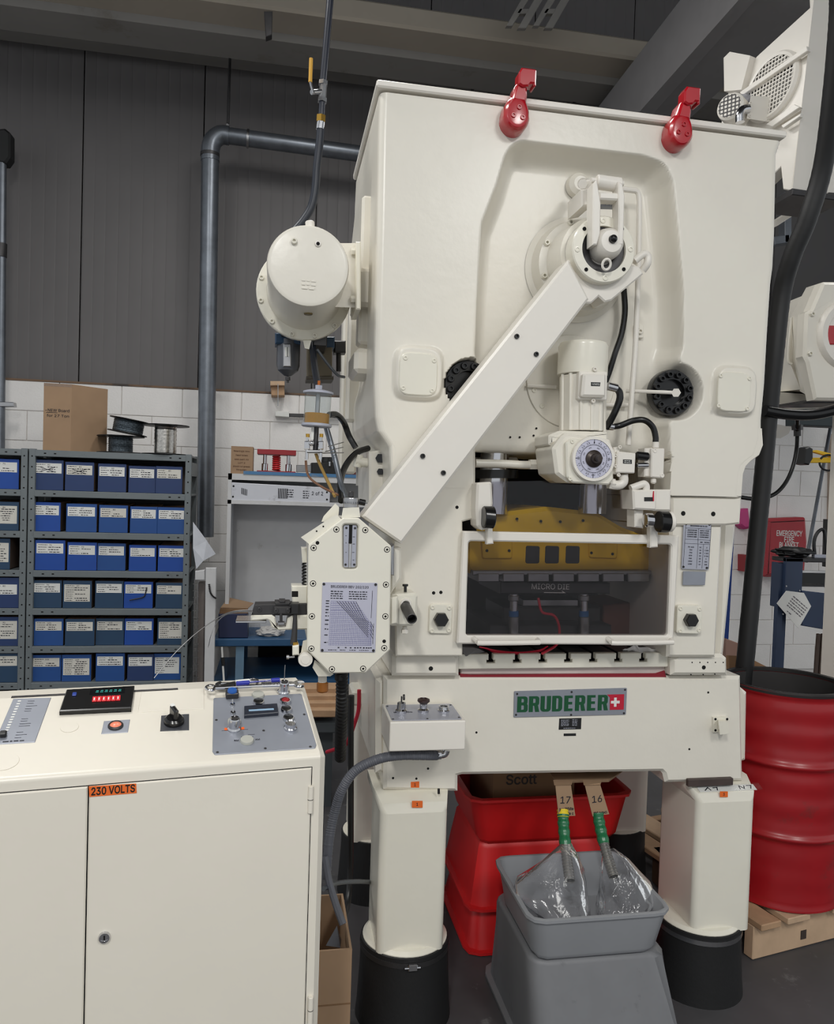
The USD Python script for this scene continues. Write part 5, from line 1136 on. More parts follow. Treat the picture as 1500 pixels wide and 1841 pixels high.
one('black_cable', tube([at(1122, 520, 2.1), at(1124, 560, 2.1), at(1118, 600, 2.1), at(1106, 636, 2.1), at(1096, 668, 2.11), at(1084, 700, 2.12)], .0085, 10), blackgloss, 'black cable coming down behind the slanting arm to the motor', 'cable')
one('black_cable', tube([at(1106, 697, 2.0), at(1114, 705, 2.0), at(1114, 720, 2.0), at(1104, 745, 2.01), at(1090, 770, 2.03)], .0095, 10), blackgloss, 'short black cable looping from the chrome gland down the right side of the motor', 'cable')
cb_ = Thing('black_cable', 'black cable arching over to the junction box right of the dial', 'cable', at(1150, 765, 2.01))
cb_.part('cable', tube([at(1099, 767, 2.03), at(1115, 765, 2.03), at(1140, 756, 2.02), at(1160, 756, 2.015), at(1174, 768, 2.015), at(1179, 785, 2.015), at(1179, 796, 2.015)], .0085, 12), blackgloss)
cb_.part('ferrule', cyl(at(1092, 767, 2.03), at(1103, 767, 2.03), .010, 12), chrome)
# grease line to the right ring
gl_ = Thing('grease_line', 'thin cream pipe running to the centre of the right black ring', 'pipe', at(1180, 706, YB))
gl_.part('pipe', tube([at(1126, 703, YB+.06), at(1160, 704, YB+.03), at(1190, 705, YB+.005), at(1212, 706, YB)], .0055, 10, 3), flatcream)
gl_.part('nut', cyl(at(1216, 706, YB-.01), at(1216, 706, YB+.02), .013, 6), flatcream, smooth=False)
press.part('cross_pipe', tube([at(948, 693, YB+.075), at(1000, 696, YB+.075)], .006, 8, 2, smooth=False), flatcream)
press.part('cross_pipe', tube([at(1088, 728, YB+.075), at(1130, 728, YB+.07)], .006, 8, 2, smooth=False), flatcream)

# ================================================================ push button box on the base
bY = YP-.16
bb = Thing('push_button_box', 'cream three-button control box with a sloping silver top fixed to the base of the press', 'control box', at(768, 1320, YP))
tl, tr, fr_l, fr_r, bl_, br_ = at(700, 1268, YP-.02), at(826, 1265, YP-.02), at(700, 1299, bY), at(838, 1295, bY), at(700, 1353, bY), at(834, 1347, bY)
tr[0] = fr_r[0]; tl[0] = fr_l[0] = bl_[0]; tl[2] = tr[2] = (tl[2]+tr[2])/2; fr_l[2] = fr_r[2] = (fr_l[2]+fr_r[2])/2; bl_[2] = br_[2] = (bl_[2]+br_[2])/2; br_[0] = fr_r[0]
prf = Polygon([(YP-.001, bl_[2]), (bY, bl_[2]), (bY, fr_l[2]), (YP-.02, tl[2]), (YP-.001, tl[2])])
bb.part('case', prism(rpoly(list(prf.exterior.coords)[:-1], .004), fr_l[0], fr_r[0], F((0, 0, 0), (0, 1, 0), (0, 0, 1)), .002, .002), flatcream)
ft_ = F(fr_l+np.array([0, 0, .0006]), fr_r-fr_l, tl-fr_l); Wb, Hb = np.linalg.norm(fr_r-fr_l), np.linalg.norm(tl-fr_l)
tpn = bb.part('top_plate', prism(rectp(.006, Wb-.008, .008, Hb-.004, .008), 0, .0015, ft_, .0004), alu)
for uu_, vv_ in ((.05, .12), (.05, .88), (.93, .14), (.93, .88), (.5, .1)): bb.part('screw', disc(ft_(np.array([Wb*uu_, Hb*vv_, .0015])), ft_.w, .003, .0012, 10), darksteel, parent=tpn)
for uu_, kind in ((.20, 'key'), (.50, 'mush'), (.78, 'flat')):
    o = ft_(np.array([Wb*uu_, Hb*.52, .0015]))
    if kind == 'key':
        k = bb.part('key_switch', lathe([(.016, 0), (.016, .006), (.012, .010), (.011, .026), (.006, .028), (0, .028)], o, ft_.w, 24), chrome)
        bb.part('key', cat(fbox(F(o, ft_.u, ft_.v), -.0015, .0015, -.004, .004, .026, .042), cyl(o+ft_.w*.040+ft_.u*.004, o+ft_.w*.040-ft_.u*-.001+ft_.u*.007, .008, 12)), darksteel, parent=k)
    elif kind == 'mush':
        k = bb.part('mushroom_button', lathe([(.015, 0), (.015, .006), (.010, .010), (.010, .022), (0, .022)], o, ft_.w, 24), chrome)
        bb.part('button_head', lathe([(0, .034), (.009, .034), (.010, .036), (.016, .034), (.017, .029), (.010, .022)], o, ft_.w, 28), mat('maroon_black', (48, 26, 26), .3), parent=k)
    else:
        k = bb.part('push_button', lathe([(.010, .009), (.0105, .014), (.013, .014), (.014, .006), (.016, .004), (.016, 0)], o, ft_.w, 24), chrome)
        bb.part('button_insert', disc(o+ft_.w*.008, ft_.w, .0102, .003, 20), blackgloss, parent=k)
bb.part('marking', cat(text('0', .007, ft_.shift(w=.0016), Wb*.11, Hb*.5), text('ON', .007, ft_.shift(w=.0016), Wb*.315, Hb*.5)), ink, parent=tpn, smooth=False)
cg = Thing('flexible_conduit', 'ribbed grey flexible conduit curving left from under the push button box', 'conduit', at(620, 1420, 2.0))
cg.part('hose', tube([at(786, 1358, 2.02), at(760, 1358, 2.0), at(720, 1358, 2.0), at(680, 1365, 2.0), at(640, 1385, 2.0), at(615, 1420, 2.0), at(602, 1460, 2.0), at(592, 1510, 1.98), at(586, 1580, 1.96)], hose_r(pxm(2, 8.5), 90, .035), 14, 26), mat('conduit_grey', (92, 94, 102), .5))
cg.part('connector', cat(cyl(at(780, 1358, 2.02), at(793, 1357, 2.02), pxm(2, 8.5), 8)), chrome, smooth=False)
cg.part('elbow', tube([at(792, 1357, 2.02), at(800, 1355, 2.02), at(803, 1348, 2.02)], pxm(2, 7), 14, 4), chrome)
# block, notes and acrylic sheet on the right leg cap
lx0, lx1, lzt, lzb = legc[1][:4]
zc = lzt+.0225
Yf2 = 2.085
zs_ = lambda y: lzt-.004+.388*(y-Yf2-.008)+.0006                    # sloping front of the leg cap
def on_cap(xa, xb, ya, yb, h0, h1): return hull([(x, y, zs_(y)+h) for x in (xa, xb) for y in (ya, yb) for h in (h0, h1)])
note = Thing('paper_note', 'white handwritten note under clear plastic on the cap of the right front leg', 'note', (1.3, 2.1, lzt))
note.part('paper', on_cap(lx0+.012, lx1+.008, 2.0965, 2.1185, 0, .001), white)
note.part('plastic_sheet', on_cap(lx0+.006, lx1+.026, 2.0945, 2.119, .0015, .0045), filmmat, smooth=False)
fcap = F((0, Yf2+.008, zs_(Yf2+.008)+.0011), (1, 0, 0), (0, 1, .388))
note.part('handwriting', strokes([[(lx0+.03, .008), (lx0+.045, .020), (lx0+.05, .008)], [(lx0+.06, .018), (lx0+.075, .019), (lx0+.07, .007)], [(lx1-.045, .008), (lx1-.042, .022), (lx1-.030, .010), (lx1-.026, .022)], [(lx1-.018, .022), (lx1-.002, .022), (lx1-.010, .008)]], .003, fcap, .0003), ink, smooth=False)
wx0, wx1 = X(1240, 1400, 2.1), X(1321, 1398, 2.1)
one('wooden_block', box(wx0, wx1, 2.1045, 2.1195, zs_(2.1195)+.0048, zs_(2.1195)+.0048+pxm(2.1, 14), .0015), mat('dark_brown_wood', (70, 58, 54), .6, var=.15, vs=25), 'dark brown bar lying on the notes on top of the right front leg', 'block')

# ================================================================ control console in the foreground
ZF, ZK = 0.97, 1.05
A_, B_ = atz(0, 1402, ZF), atz(587, 1356, ZF)
uc = (B_-A_)/np.linalg.norm(B_-A_); vh = np.array([-uc[1], uc[0], 0])           # along the front, and away from the viewer
K_ = atz(320, 1240, ZK); dK = np.dot(K_-A_, vh)
Lc = np.dot(B_-A_, uc); ZB = 0
dE = np.dot(atz(300, 1228, ZK)-A_, vh)
cs_ = Thing('control_console', 'cream control console with a sloping panel of switches in the left foreground', 'control console', A_*np.array([1, 1, 0]))
FS = F(A_, uc, vh*dK+np.array([0, 0, ZK-ZF]))                                       # sloping panel frame
FV = F(np.array([A_[0], A_[1], 0]), uc, (0, 0, 1))                                 # front face, w towards the viewer
prf = [(0, 0), (0, ZF), (dK, ZK), (dE, ZK), (dE+.03, ZK-.03), (dE+.03, 0)]
prf = rpoly(prf, .012)
FE = F(np.array([A_[0], A_[1], 0]), vh, (0, 0, 1))                                 # w = vh x z = along u
cs_.part('cabinet', prism(prf, -.45, Lc, FE, .012), console_cream, smooth=40)
uv = FS.px
def sl(pts): return [tuple(uv(a, b)) for a, b in pts]
def slp(pts, w0, w1, b=.0008, r=0): 
    q = sl(pts); return prism(rpoly(q, r) if r else q, w0, w1, FS, b)
# doors
zs = 1.0
gapm = []
for r_ in (rectp(-.40, FV.px(154.5, 1600)[0]+.0013, .12, (FV.px(3, 1425)[1]+FV.px(150, 1415)[1])/2+.0014), rectp(FV.px(157, 1600)[0]-.0013, FV.px(554, 1600)[0]+.0016, .12, FV.px(350, 1397)[1]+.0014)):
    cs_.part('door_gap', prism(r_, 0, .0007, FV), darkhole, smooth=False)
d1 = cs_.part('door', prism(rectp(-.40, FV.px(154.5, 1600)[0], .12, (FV.px(3, 1425)[1]+FV.px(150, 1415)[1])/2), 0, .004, FV, .0025), console_cream)
ur = FV.px(554, 1600)[0]; ut = FV.px(350, 1397)[1]
d2 = cs_.part('door', prism(rectp(FV.px(157, 1600)[0], ur, .12, ut), 0, .004, FV, .0025), console_cream)
for py in (1436, 1814):
    c = FV.px(555, py); p = FV(np.array([c[0]+.003, c[1], .004]))
    h = cs_.part('hinge', cyl(p-np.array([0, 0, .027]), p+np.array([0, 0, .027]), .0055, 14, .001), console_cream)
    cs_.part('hinge_gap', cyl(p-np.array([0, 0, .0006]), p+np.array([0, 0, .0006]), .0057, 14), darkhole, parent=h)
c = FV.px(188, 1682)
lk = cs_.part('door_lock', lathe([(0, .004), (.006, .004), (.0065, .006), (.009, .006), (.0105, .003), (.0105, 0)], FV(np.array([c[0], c[1], .004])), FV.w, 24), chrome, parent=d2)
cs_.part('keyhole', fbox(FV, c[0]-.0015, c[0]+.0015, c[1]-.004, c[1]+.004, .0075, .0086), darkhole, parent=d2)
q = [tuple(FV.px(a, b)) for a, b in ((160, 1412), (245, 1407), (246, 1424), (161, 1431))]
vs = cs_.part('voltage_sign', prism(q, .0042, .005, FV), orange, label='orange label reading 230 VOLTS')
o, e1 = np.array(q[3]), np.array(q[2]); e2 = np.array(q[0])
fvs = F(FV(np.array([*o, .0051])), FV(np.array([*e1, .0051]))-FV(np.array([*o, .0051])), FV(np.array([*e2, .0051]))-FV(np.array([*o, .0051])))
cs_.part('lettering', text('230 VOLTS', .0135, fvs, np.linalg.norm(e1-o)/2, np.linalg.norm(e2-o)/2, width=np.linalg.norm(e1-o)*.92, bold=True), black, parent=vs, smooth=False)
# sloping panel fittings
gp_ = cs_.part('slider_panel', slp([(24, 1257), (92, 1255), (63, 1335), (-8, 1339), (-10, 1335)], 0, .0015), alugrey, label='grey panel with a row of white indicator marks')
wm = []
for k in range(12):
    a, b = 35-k*2.05, 1262.5+k*4.75; c = uv(a, b); wm.append(fbox(FS, c[0]-.003, c[0]+.003, c[1]-.0016, c[1]+.0016, .0016, .003))
for w in wm: cs_.part('marker', w, white, parent=gp_)
tl_ = []
for y in (1262, 1266, 1271, 1276, 1280, 1294, 1298, 1303, 1307, 1318, 1323, 1328):
    x = 58-(y-1262)*.36; a, b = uv(x-8, y), uv(x+12 if y % 2 else x+4, y-.6); tl_.append(fbox(FS, a[0], b[0], a[1]-.0004, a[1]+.0004, .0015, .0019))
tl_.append(scribble([(*[uv(5, 1335)[0], uv(44, 1333)[0]], uv(20, 1334)[1], .003)], FS.shift(w=.0016), seed=2))
cs_.part('print', cat(tl_), ink, parent=gp_, smooth=False, kind='stuff')
c = uv(6, 1325); cs_.part('slider_knob', fbox(FS, c[0]-.006, c[0]+.006, c[1]-.006, c[1]+.006, .0015, .012, .002), black, parent=gp_)
cs_.part('hinge_strip', slp([(21, 1252), (320, 1237.5), (320, 1240), (20, 1255)], .0, .001, 0), darksteel)
# counter display
P = [(120, 1247), (242, 1240), (236, 1280), (107, 1286)]
q = sl(P); 
cd_ = cs_.part('counter_display', prism(q, 0, .011, FS, .002), blackgloss, label='black counter unit with thumbwheels')
qq = np.array(q)
lerp = lambda s, t: (qq[3]*(1-s)+qq[2]*s)*(1-t)+(qq[0]*(1-s)+qq[1]*s)*t
for k in range(6):
    c = lerp(.45+.068*k, .42)
    cs_.part('thumbwheel', fbox(FS, c[0]-.0042, c[0]+.0042, c[1]-.009, c[1]+.009, .011, .0135, .0006), mat('thumb_red', (210, 30, 40), .35, emit=.12), parent=cd_)
    cs_.part('wheel_digit', fbox(FS, c[0]-.0016, c[0]+.0008, c[1]-.006, c[1]+.0035, .0135, .0139), white, parent=cd_)
dp0, dp1 = lerp(.36, .66), lerp(.86, .90)
cs_.part('window', fbox(FS, dp0[0], dp1[0], dp0[1], dp1[1], .011, .0116), mat('display_glass', (22, 24, 26), .1), parent=cd_)
for k in range(6):
    c = lerp(.46+.066*k, .78); cs_.part('digit', strokes([[(c[0]-.003, c[1]-.002), (c[0]+.003, c[1]-.002)], [(c[0]-.002, c[1]+.003), (c[0]+.003, c[1]+.003)]], .0016, FS.shift(w=.0117), .0004), mat('teal_led', (40, 150, 140), .4, emit=.5), parent=cd_, smooth=False)
c = lerp(.14, .7); cs_.part('blue_button', fbox(FS, c[0]-.004, c[0]+.004, c[1]-.006, c[1]+.006, .011, .014, .001), mat('blue_button_paint', (30, 60, 150), .35), parent=cd_)
# covers, discs
cs_.part('cover_panel', slp([(254, 1245), (367, 1238), (367, 1275), (248, 1281)], 0, .0014), console_cream)
for a, b, r in ((125, 1308, .0165), (8, 1370, .024), (-18, 1370, .0165)):
    if a > 0: c = uv(a, b); cs_.part('blanking_disc', disc(FS(np.array([c[0], c[1], 0])), FS.w, r, .0012, 36), console_cream)
pl_ = cs_.part('pilot_plate', slp([(187, 1297), (234, 1294), (230, 1317), (182, 1320)], 0, .0012), alugrey)
c = uv(208, 1306.5); o = FS(np.array([c[0], c[1], .001]))
cs_.part('pilot_bezel', lathe([(.0105, .004), (.012, .006), (.0145, .003), (.0145, 0)], o, FS.w, 28), darksteel, parent=pl_)
cs_.part('pilot_lamp', lathe([(0, .007), (.006, .0065), (.0105, .004), (.0105, 0)], o, FS.w, 28), mat('orange_lamp', (244, 140, 110), .3), parent=pl_, label='orange pilot lamp')
pl2 = cs_.part('switch_plate', slp([(290, 1287), (340, 1284), (340, 1313), (288, 1315)], 0, .0012), mat('dark_grey_plate', (58, 60, 66), .4))
c = uv(313, 1299); o = FS(np.array([c[0], c[1], .001]))
cs_.part('rotary_base', lathe([(0, .012), (.015, .012), (.019, .008), (.020, 0)], o, FS.w, 32), blackgloss, parent=pl2)
kfr = F(o, FS.u*.94+FS.v*.34, FS.v)
cs_.part('rotary_knob', fbox(kfr, -.005, .005, -.013, .015, .010, .034, .003), blackgloss, parent=pl2, label='black rotary knob')
cs_.part('knob_mark', fbox(kfr, -.004, .004, .006, .0152, .0335, .0346), white, parent=pl2)
# button panel
bpz = cs_.part('button_panel', slp([(384, 1256), (542, 1248), (569, 1340), (567, 1346), (386, 1358), (382, 1352)], 0, .0018, .0006, .004), alugrey, label='silver panel of push buttons on the console')
for a, b in ((391, 1354), (477, 1347), (389, 1296), (547, 1286), (558, 1344), (474, 1315)): c = uv(a, b); cs_.part('screw', disc(FS(np.array([c[0], c[1], .0018])), FS.w, .0028, .001, 10), darksteel, parent=bpz)
def button(px, py, kind, label=None):
    c = uv(px, py); o = FS(np.array([c[0], c[1], .0018]))
    if kind in ('black', 'red'):
        k = cs_.part('push_button', lathe([(.0085, .004), (.0092, .0075), (.0115, .007), (.0125, .002), (.0125, 0)], o, FS.w, 26), chrome, parent=bpz, label=label)
        cs_.part('button_cap', lathe([(0, .0055 if kind == 'black' else .008), (.006, .0055 if kind == 'black' else .0078), (.0086, .005), (.0086, 0)], o, FS.w, 24), blackgloss if kind == 'black' else mat('button_red', (150, 30, 36), .3), parent=bpz)
    elif kind == 'tall':
        cs_.part('key_switch', lathe([(.014, 0), (.014, .003), (.0115, .006), (.0105, .024), (.009, .026), (.006, .024), (0, .024)], o, FS.w, 26), chrome, parent=bpz, label=label)
        cs_.part('key_slot', disc(o+FS.w*.0245, FS.w, .006, .0006, 14), darksteel, parent=bpz)
    elif kind == 'plug':
        cs_.part('blanking_plug', lathe([(0, .006), (.0125, .0055), (.0135, .003), (.0135, 0)], o, FS.w, 28), mat('grey_plug', (176, 176, 168), .45), parent=bpz)
    elif kind == 'toggle':
        cs_.part('toggle_switch', lathe([(0, .004), (.005, .004), (.006, 0)], o, FS.w, 12), chrome, parent=bpz)
        cs_.part('toggle_lever', cyl(o, o+FS.w*.012+FS.v*.005, .002, 8), chrome, parent=bpz)
for a, b, k in ((465, 1266, 'black'), (513, 1264, 'red'), (515, 1279, 'black'), (519, 1295, 'black'), (464, 1252, 'plug'), (510, 1245, 'tall'), (421, 1300, 'plug'), (421, 1312, 'tall'), (418, 1269, 'toggle'), (419, 1284, 'toggle'), (444, 1334, 'plug')): button(a, b, k)
c = uv(522, 1311); o = FS(np.array([c[0], c[1], .0018]))
cs_.part('push_button', lathe([(0, .012), (.009, .012), (.011, .014), (.0115, .006), (.0135, .004), (.0135, 0)], o, FS.w, 26), chrome, parent=bpz)
c = uv(417, 1254); o = FS(np.array([c[0], c[1], .0018])); ff = F(o, FS.u, FS.v)
sk = cs_.part('socket_block', fbox(ff, -.0135, .0135, -.010, .010, 0, .014, .002), darksteel, parent=bpz)
cs_.part('blue_cap', lathe([(0, .018), (.0095, .018), (.0105, .014)], o, FS.w, 20), mat('blue_cap_paint', (40, 92, 170), .35), parent=bpz, label='blue cap')
c0, c1 = uv(439, 1292), uv(500, 1275)
dsp = cs_.part('display', prism(sl([(439, 1276), (498, 1271), (500, 1288), (439, 1293)]), .0018, .010, FS, .0012), mat('display_bezel', (38, 42, 54), .35), parent=bpz)
c = uv(469.5, 1283); cs_.part('lcd', fbox(FS, c[0]-.026, c[0]+.026, c[1]-.004, c[1]+.002, .0098, .0104), mat('lcd_blue', (150, 180, 205), .25), parent=bpz)
for a, b in ((410, 1312), (433, 1311)): c = uv(a, b); cs_.part('orange_tape', fbox(FS, c[0]-.007, c[0]+.007, c[1]-.004, c[1]+.004, .0018, .0022), mat('orange_tape_paint', (240, 100, 34), .5), parent=bpz)
lb = [text(t, .0045, FS.shift(w=.0019), *uv(a, b)) for t, a, b in (('RM', 425, 1333), ('BR', 437, 1327), ('RM', 451, 1327), ('AM', 463, 1331))]
for a, b in ((405, 1315), (440, 1313), (452, 1322)): c = uv(a, b); lb.append(fbox(FS, c[0]-.007, c[0]+.007, c[1]-.0003, c[1]+.0003, .0018, .0022))
cs_.part('print', cat(lb), ink, parent=bpz, smooth=False, kind='stuff')
# loose tools lying on the console
FL = FS.shift(w=.0004)
def slpos(px, py, w): c = uv(px, py); return FS(np.array([c[0], c[1], w]))
wn = Thing('combination_wrench', 'chrome combination wrench lying along the top of the console panel', 'wrench', slpos(455, 1248, 0))
w0, w1 = uv(371, 1249), uv(545, 1241); dw = (w1-w0)/np.linalg.norm(w1-w0); fw = F(FS(np.array([*w0, .0145])), FS.u*dw[0]+FS.v*dw[1], FS.v*dw[0]-FS.u*dw[1]); lw = np.linalg.norm(w1-w0)
box_end = Polygon(circ(.008, 0, .012, 24).exterior, [circ(.008, 0, .007, 12).exterior])
shaft = Polygon([(.014, -.005), (lw*.5, -.0042), (lw-.016, -.005), (lw-.016, .005), (lw*.5, .0042), (.014, .005)])
jaw = circ(lw-.01, 0, .0135, 24).difference(Polygon([(lw-.012, -.006), (lw+.01, -.010), (lw+.01, .004), (lw-.012, .005)]))
wn.part('body', prism(clean(shapely.union_all([box_end, shaft, jaw])), 0, .005, fw, .0015), chrome)
pn = Thing('ballpoint_pen', 'blue and clear ballpoint pen lying behind the wrench on the console', 'pen', slpos(460, 1240, 0))
p0, p1 = slpos(424, 1243, .020), slpos(502, 1236, .020); dd = p1-p0
pn.part('barrel', cyl(p0+dd*.3, p0+dd*.85, .0042, 12), clearplastic); pn.part('refill', cyl(p0+dd*.1, p1-dd*.05, .0016, 8), mat('pen_blue', (40, 50, 160), .35))
pn.part('grip', cyl(p0, p0+dd*.3, .0046, 12, .001), mat('pen_blue', (40, 50, 160), .35)); pn.part('cap', cyl(p0+dd*.8, p1, .005, 12, .001), mat('pen_blue', (40, 50, 160), .35))
mc_ = Thing('micrometer', 'outside micrometer with a black frame and white sleeve on the rear ledge of the console', 'micrometer', slpos(420, 1230, 0))
led = lambda a, b, h=0: atz(a, b, ZK+.001+h)
arc = [led(423, 1229, .004), led(414, 1231, .004), led(402, 1234, .004), led(394, 1234, .004), led(391, 1231.5, .004), led(396, 1229, .004)]
mc_.part('frame', tube(arc, .0055, 10, 5), black)
m0, m1 = led(423, 1228.5, .005), led(449, 1226, .005)
mc_.part('sleeve', cyl(m0, m1, .0075, 16, .001), white); mc_.part('thimble', cyl(m1, m1+(m1-m0)*.38, .0082, 18, .001), chrome); mc_.part('ratchet', cyl(m1+(m1-m0)*.38, m1+(m1-m0)*.60, .006, 14, .001), darksteel)
mc_.part('spindle', cyl(led(397, 1229, .005), m0, .003, 10), chrome)
one('scriber', cyl(led(470, 1227.5, .003), led(526, 1227, .003), .0022, 8), darksteel, 'thin dark metal pin lying at the back of the console near the right corner', 'scriber')
pk = Thing('wire_key', 'thin upright wire standing in the key switch on the console', 'wire', slpos(510, 1240, .03))
pk.part('wire', cyl(slpos(510, 1240, .02), slpos(510, 1240, .02)+np.array([.001, 0, .038]), .0011, 6), steel)

# ================================================================ work bench behind the feeder
BY = 4.75
wbn = Thing('work_bench', 'blue steel work bench with a white shelf hutch behind the feed unit', 'work bench', at(500, 1240, BY))
x0, x1 = X(384, 1150, BY), X(800, 1150, BY)
zt = Z(460, 1149, BY); zb = Z(460, 1162, BY)
wbn.part('top', box(x0, x1, BY, BY+.75, zb, zt, .004), bluepaint)
for px in (430, 790):
    wbn.part('leg', box(X(px-7, 1200, BY), X(px+8, 1200, BY), BY+.02, BY+.07, 0, zb), mat('pale_blue_paint', (104, 134, 158), .5, var=.1))
    wbn.part('leg', box(X(px-7, 1200, BY), X(px+8, 1200, BY), BY+.68, BY+.73, 0, zb), bluepaint)
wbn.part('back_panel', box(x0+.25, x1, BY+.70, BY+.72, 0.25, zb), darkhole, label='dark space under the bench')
wbn.part('lower_shelf', box(x0, x1, BY+.05, BY+.7, .28, .31), bluepaint)
hx0, hx1 = X(408, 950, BY+.1), X(800, 950, BY+.1)
hz = Z(500, 854, BY+.1)
wbn.part('hutch_side', box(hx0, hx0+.022, BY+.1, BY+.42, zt, hz), whitepaint)
wbn.part('hutch_side', box(hx1-.022, hx1, BY+.1, BY+.42, zt, hz), whitepaint)
wbn.part('hutch_back', box(hx0, hx1, BY+.40, BY+.42, zt, hz), whitepaint)
wbn.part('hutch_top', box(hx0, hx1, BY+.1, BY+.42, Z(500, 865, BY+.1), hz), whitepaint)
wbn.part('blue_edge', box(hx0+.09, hx1, BY+.095, BY+.1, hz-.002, hz+.018), mat('blue_edge_paint', (74, 122, 166), .5, dirt=(130, 140, 150), ds=8))
wbn.part('hutch_shelf', box(hx0, hx1-.02, BY+.1, BY+.42, Z(500, 908, BY+.1), Z(500, 901, BY+.1)), whitepaint)
zsft = Z(500, 901, BY+.1)
pb = Thing('white_carton', 'long white carton with a barcode and 2 of 2 written on it in the hutch', 'box', at(500, 885, BY+.1))
pb.part('carton', plate([(415, 867), (580, 876), (594, 884), (593, 905), (415, 901)], BY+.105, .2, .004), mat('carton_white', (206, 208, 216), .6, var=.04, dirt=(168, 168, 172), ds=9, dthr=.6))
fb_ = FR(BY+.104)
bx = []
for k in range(14): bx.append(fbox(fb_, X(500+k*1.3, 885, BY+.1), X(500+k*1.3+.7, 885, BY+.1), Z(500, 896, BY+.1), Z(500, 878, BY+.1), 0, .0006))
for k in range(8): bx.append(fbox(fb_, X(434+k*1.4, 885, BY+.1), X(434.7+k*1.4, 885, BY+.1), Z(500, 889+k*.4-5, BY+.1)-.02, Z(500, 876+k*.4, BY+.1)-.01, 0, .0006))
bx.append(scribble([(X(545, 0, BY+.1)*0+X(545, 885, BY+.1), X(556, 885, BY+.1), Z(550, 883+4*k, BY+.1), .006) for k in range(4)], fb_, seed=8)); 
bx.append(scribble([(X(516, 885, BY+.1), X(528, 885, BY+.1), Z(520, 881+4*k, BY+.1), .006) for k in range(4)], fb_, seed=18))
bx.append(text('2 of 2', .022, fb_, X(571, 887, BY+.1), Z(568, 887, BY+.1), width=pxm(BY, 20)))
pb.part('print', cat(bx), ink, smooth=False, kind='stuff')
for a, b in ((420, 874), (419, 893), (588, 885), (588, 898)): pb.part('hole', disc(at(a, b, BY+.1045), (0, -1, 0), .006, .001, 12), darkhole)
nb_ = Thing('cardboard_box', 'small brown box with handwriting on the hutch left of the red die set', 'box', at(440, 850, BY+.12))
zh = hz+.0005
x0, x1 = X(415, 840, BY+.12), X(451, 840, BY+.12); hh = pxm(BY, 48)
nb_.part('box', box(x0, x1+.012, BY+.12, BY+.30, zh, zh+hh), cardboard, smooth=False)
wl = [text(t, .0095, FR(BY+.1195), (x0+x1)/2+.004, zh+hh*v, width=(x1-x0)*w) for t, v, w in (('Bearings new', .83, .8), ('feed tubes', .68, .6), ('see part no', .53, .7), ('LOT 2', .40, .35), ('should not grease', .27, .85), ('the system', .15, .5))]
nb_.part('handwriting', cat(wl), mat('brown_ink', (84, 50, 34), .7), smooth=False, kind='stuff')
ds = Thing('die_set', 'small red die set with a red spring and two steel guide posts on the hutch', 'die set', at(495, 850, BY+.14))
yb_ = BY+.14
redp = mat('red_steel_paint', (150, 36, 44), .45, var=.06)
z0, z1, z2, z3 = zh, zh+pxm(BY, 7), zh+pxm(BY, 36), zh+pxm(BY, 45)
xa, xb = X(462, 840, yb_), X(532, 840, yb_)
ds.part('lower_plate', box(xa, xb, yb_, yb_+.16, z0, z1, .002), redp); ds.part('upper_plate', box(xa, xb, yb_, yb_+.16, z2, z3, .002), redp)
for px in (476, 519):
    xx = X(px, 840, yb_)
    g = ds.part('guide_post', cyl((xx, yb_+.05, z1), (xx, yb_+.05, z2), .012, 16), chrome)
    ds.part('bushing', cyl((xx, yb_+.05, z1), (xx, yb_+.05, z1+.045), .020, 18, .002), chrome, parent=g)
xx = X(497, 840, yb_)
ds.part('spring', tube([(xx+.022*math.cos(t), yb_+.05+.022*math.sin(t), z1+.004+(z2-z1-.008)*t/(2*math.pi*7)) for t in np.arange(0, 2*math.pi*7, .5)], .0055, 7, 1, smooth=False), mat('spring_red', (196, 40, 46), .35))
bl2 = Thing('black_device', 'black cast clamp device on the hutch behind the slanting grey tube', 'device', at(585, 850, BY+.2))
bl2.part('body', plate([(560, 832), (612, 830), (614, 852), (616, 862), (560, 862)], BY+.15, .16, .006), black)
bl2.part('knob', cyl(at(588, 832, BY+.2), at(588, 822, BY+.2), .035, 20, .004), black)
bl2.part('lever', cyl(at(593, 838, BY+.14), at(593, 830, BY+.14), .006, 8), chrome)
one('steel_plate', plate([(533, 836), (560, 836), (560, 849), (533, 849)], BY+.25, .02, .002), steel, 'small grey steel plate leaning beside the black device on the hutch', 'plate')
one('brown_bar', plate([(616, 843), (660, 846), (660, 858), (616, 857)], BY+.15, .1, .003), mat('brown_bar_paint', (96, 48, 44), .6), 'dark red-brown bar at the right end of the hutch top', 'bar')
one('storage_bin', plate([(393, 1104), (444, 1103), (446, 1147), (393, 1147)], BY+.03, .22, .004), mat('bin_dark_navy', (38, 46, 78), .5), 'dark navy box standing on the bench under the open brown cardboard', 'box')
cbx = Thing('open_carton', 'open brown carton flap with a blue mark on top of the navy bench box', 'carton', at(425, 1095, BY+.05))
cbx.part('flap', hull([at(a, b, y) for a, b, y in ((397, 1092, BY+.05), (446, 1093, BY+.05), (456, 1084, BY+.2), (411, 1074, BY+.2), (397, 1093, BY+.05), (446, 1094, BY+.05), (456, 1085, BY+.2), (411, 1075, BY+.2))]), cardboard)
cbx.part('side', plate([(396, 1094), (446, 1095), (446, 1103), (394, 1104)], BY+.04, .02, .002), cardboard2)
cbx.part('mark', hull([at(a, b, y)+np.array([0, -.004, .004]) for a, b, y in ((424, 1092, BY+.08), (430, 1087, BY+.13), (435, 1089, BY+.12), (431, 1092, BY+.08))]+[at(430, 1090, BY+.1)]), mat('blue_mark', (50, 96, 170), .6))
ja = Thing('plastic_jar', 'small clear plastic jar on the bench beside the navy box', 'jar', at(459, 1148, BY+.1))
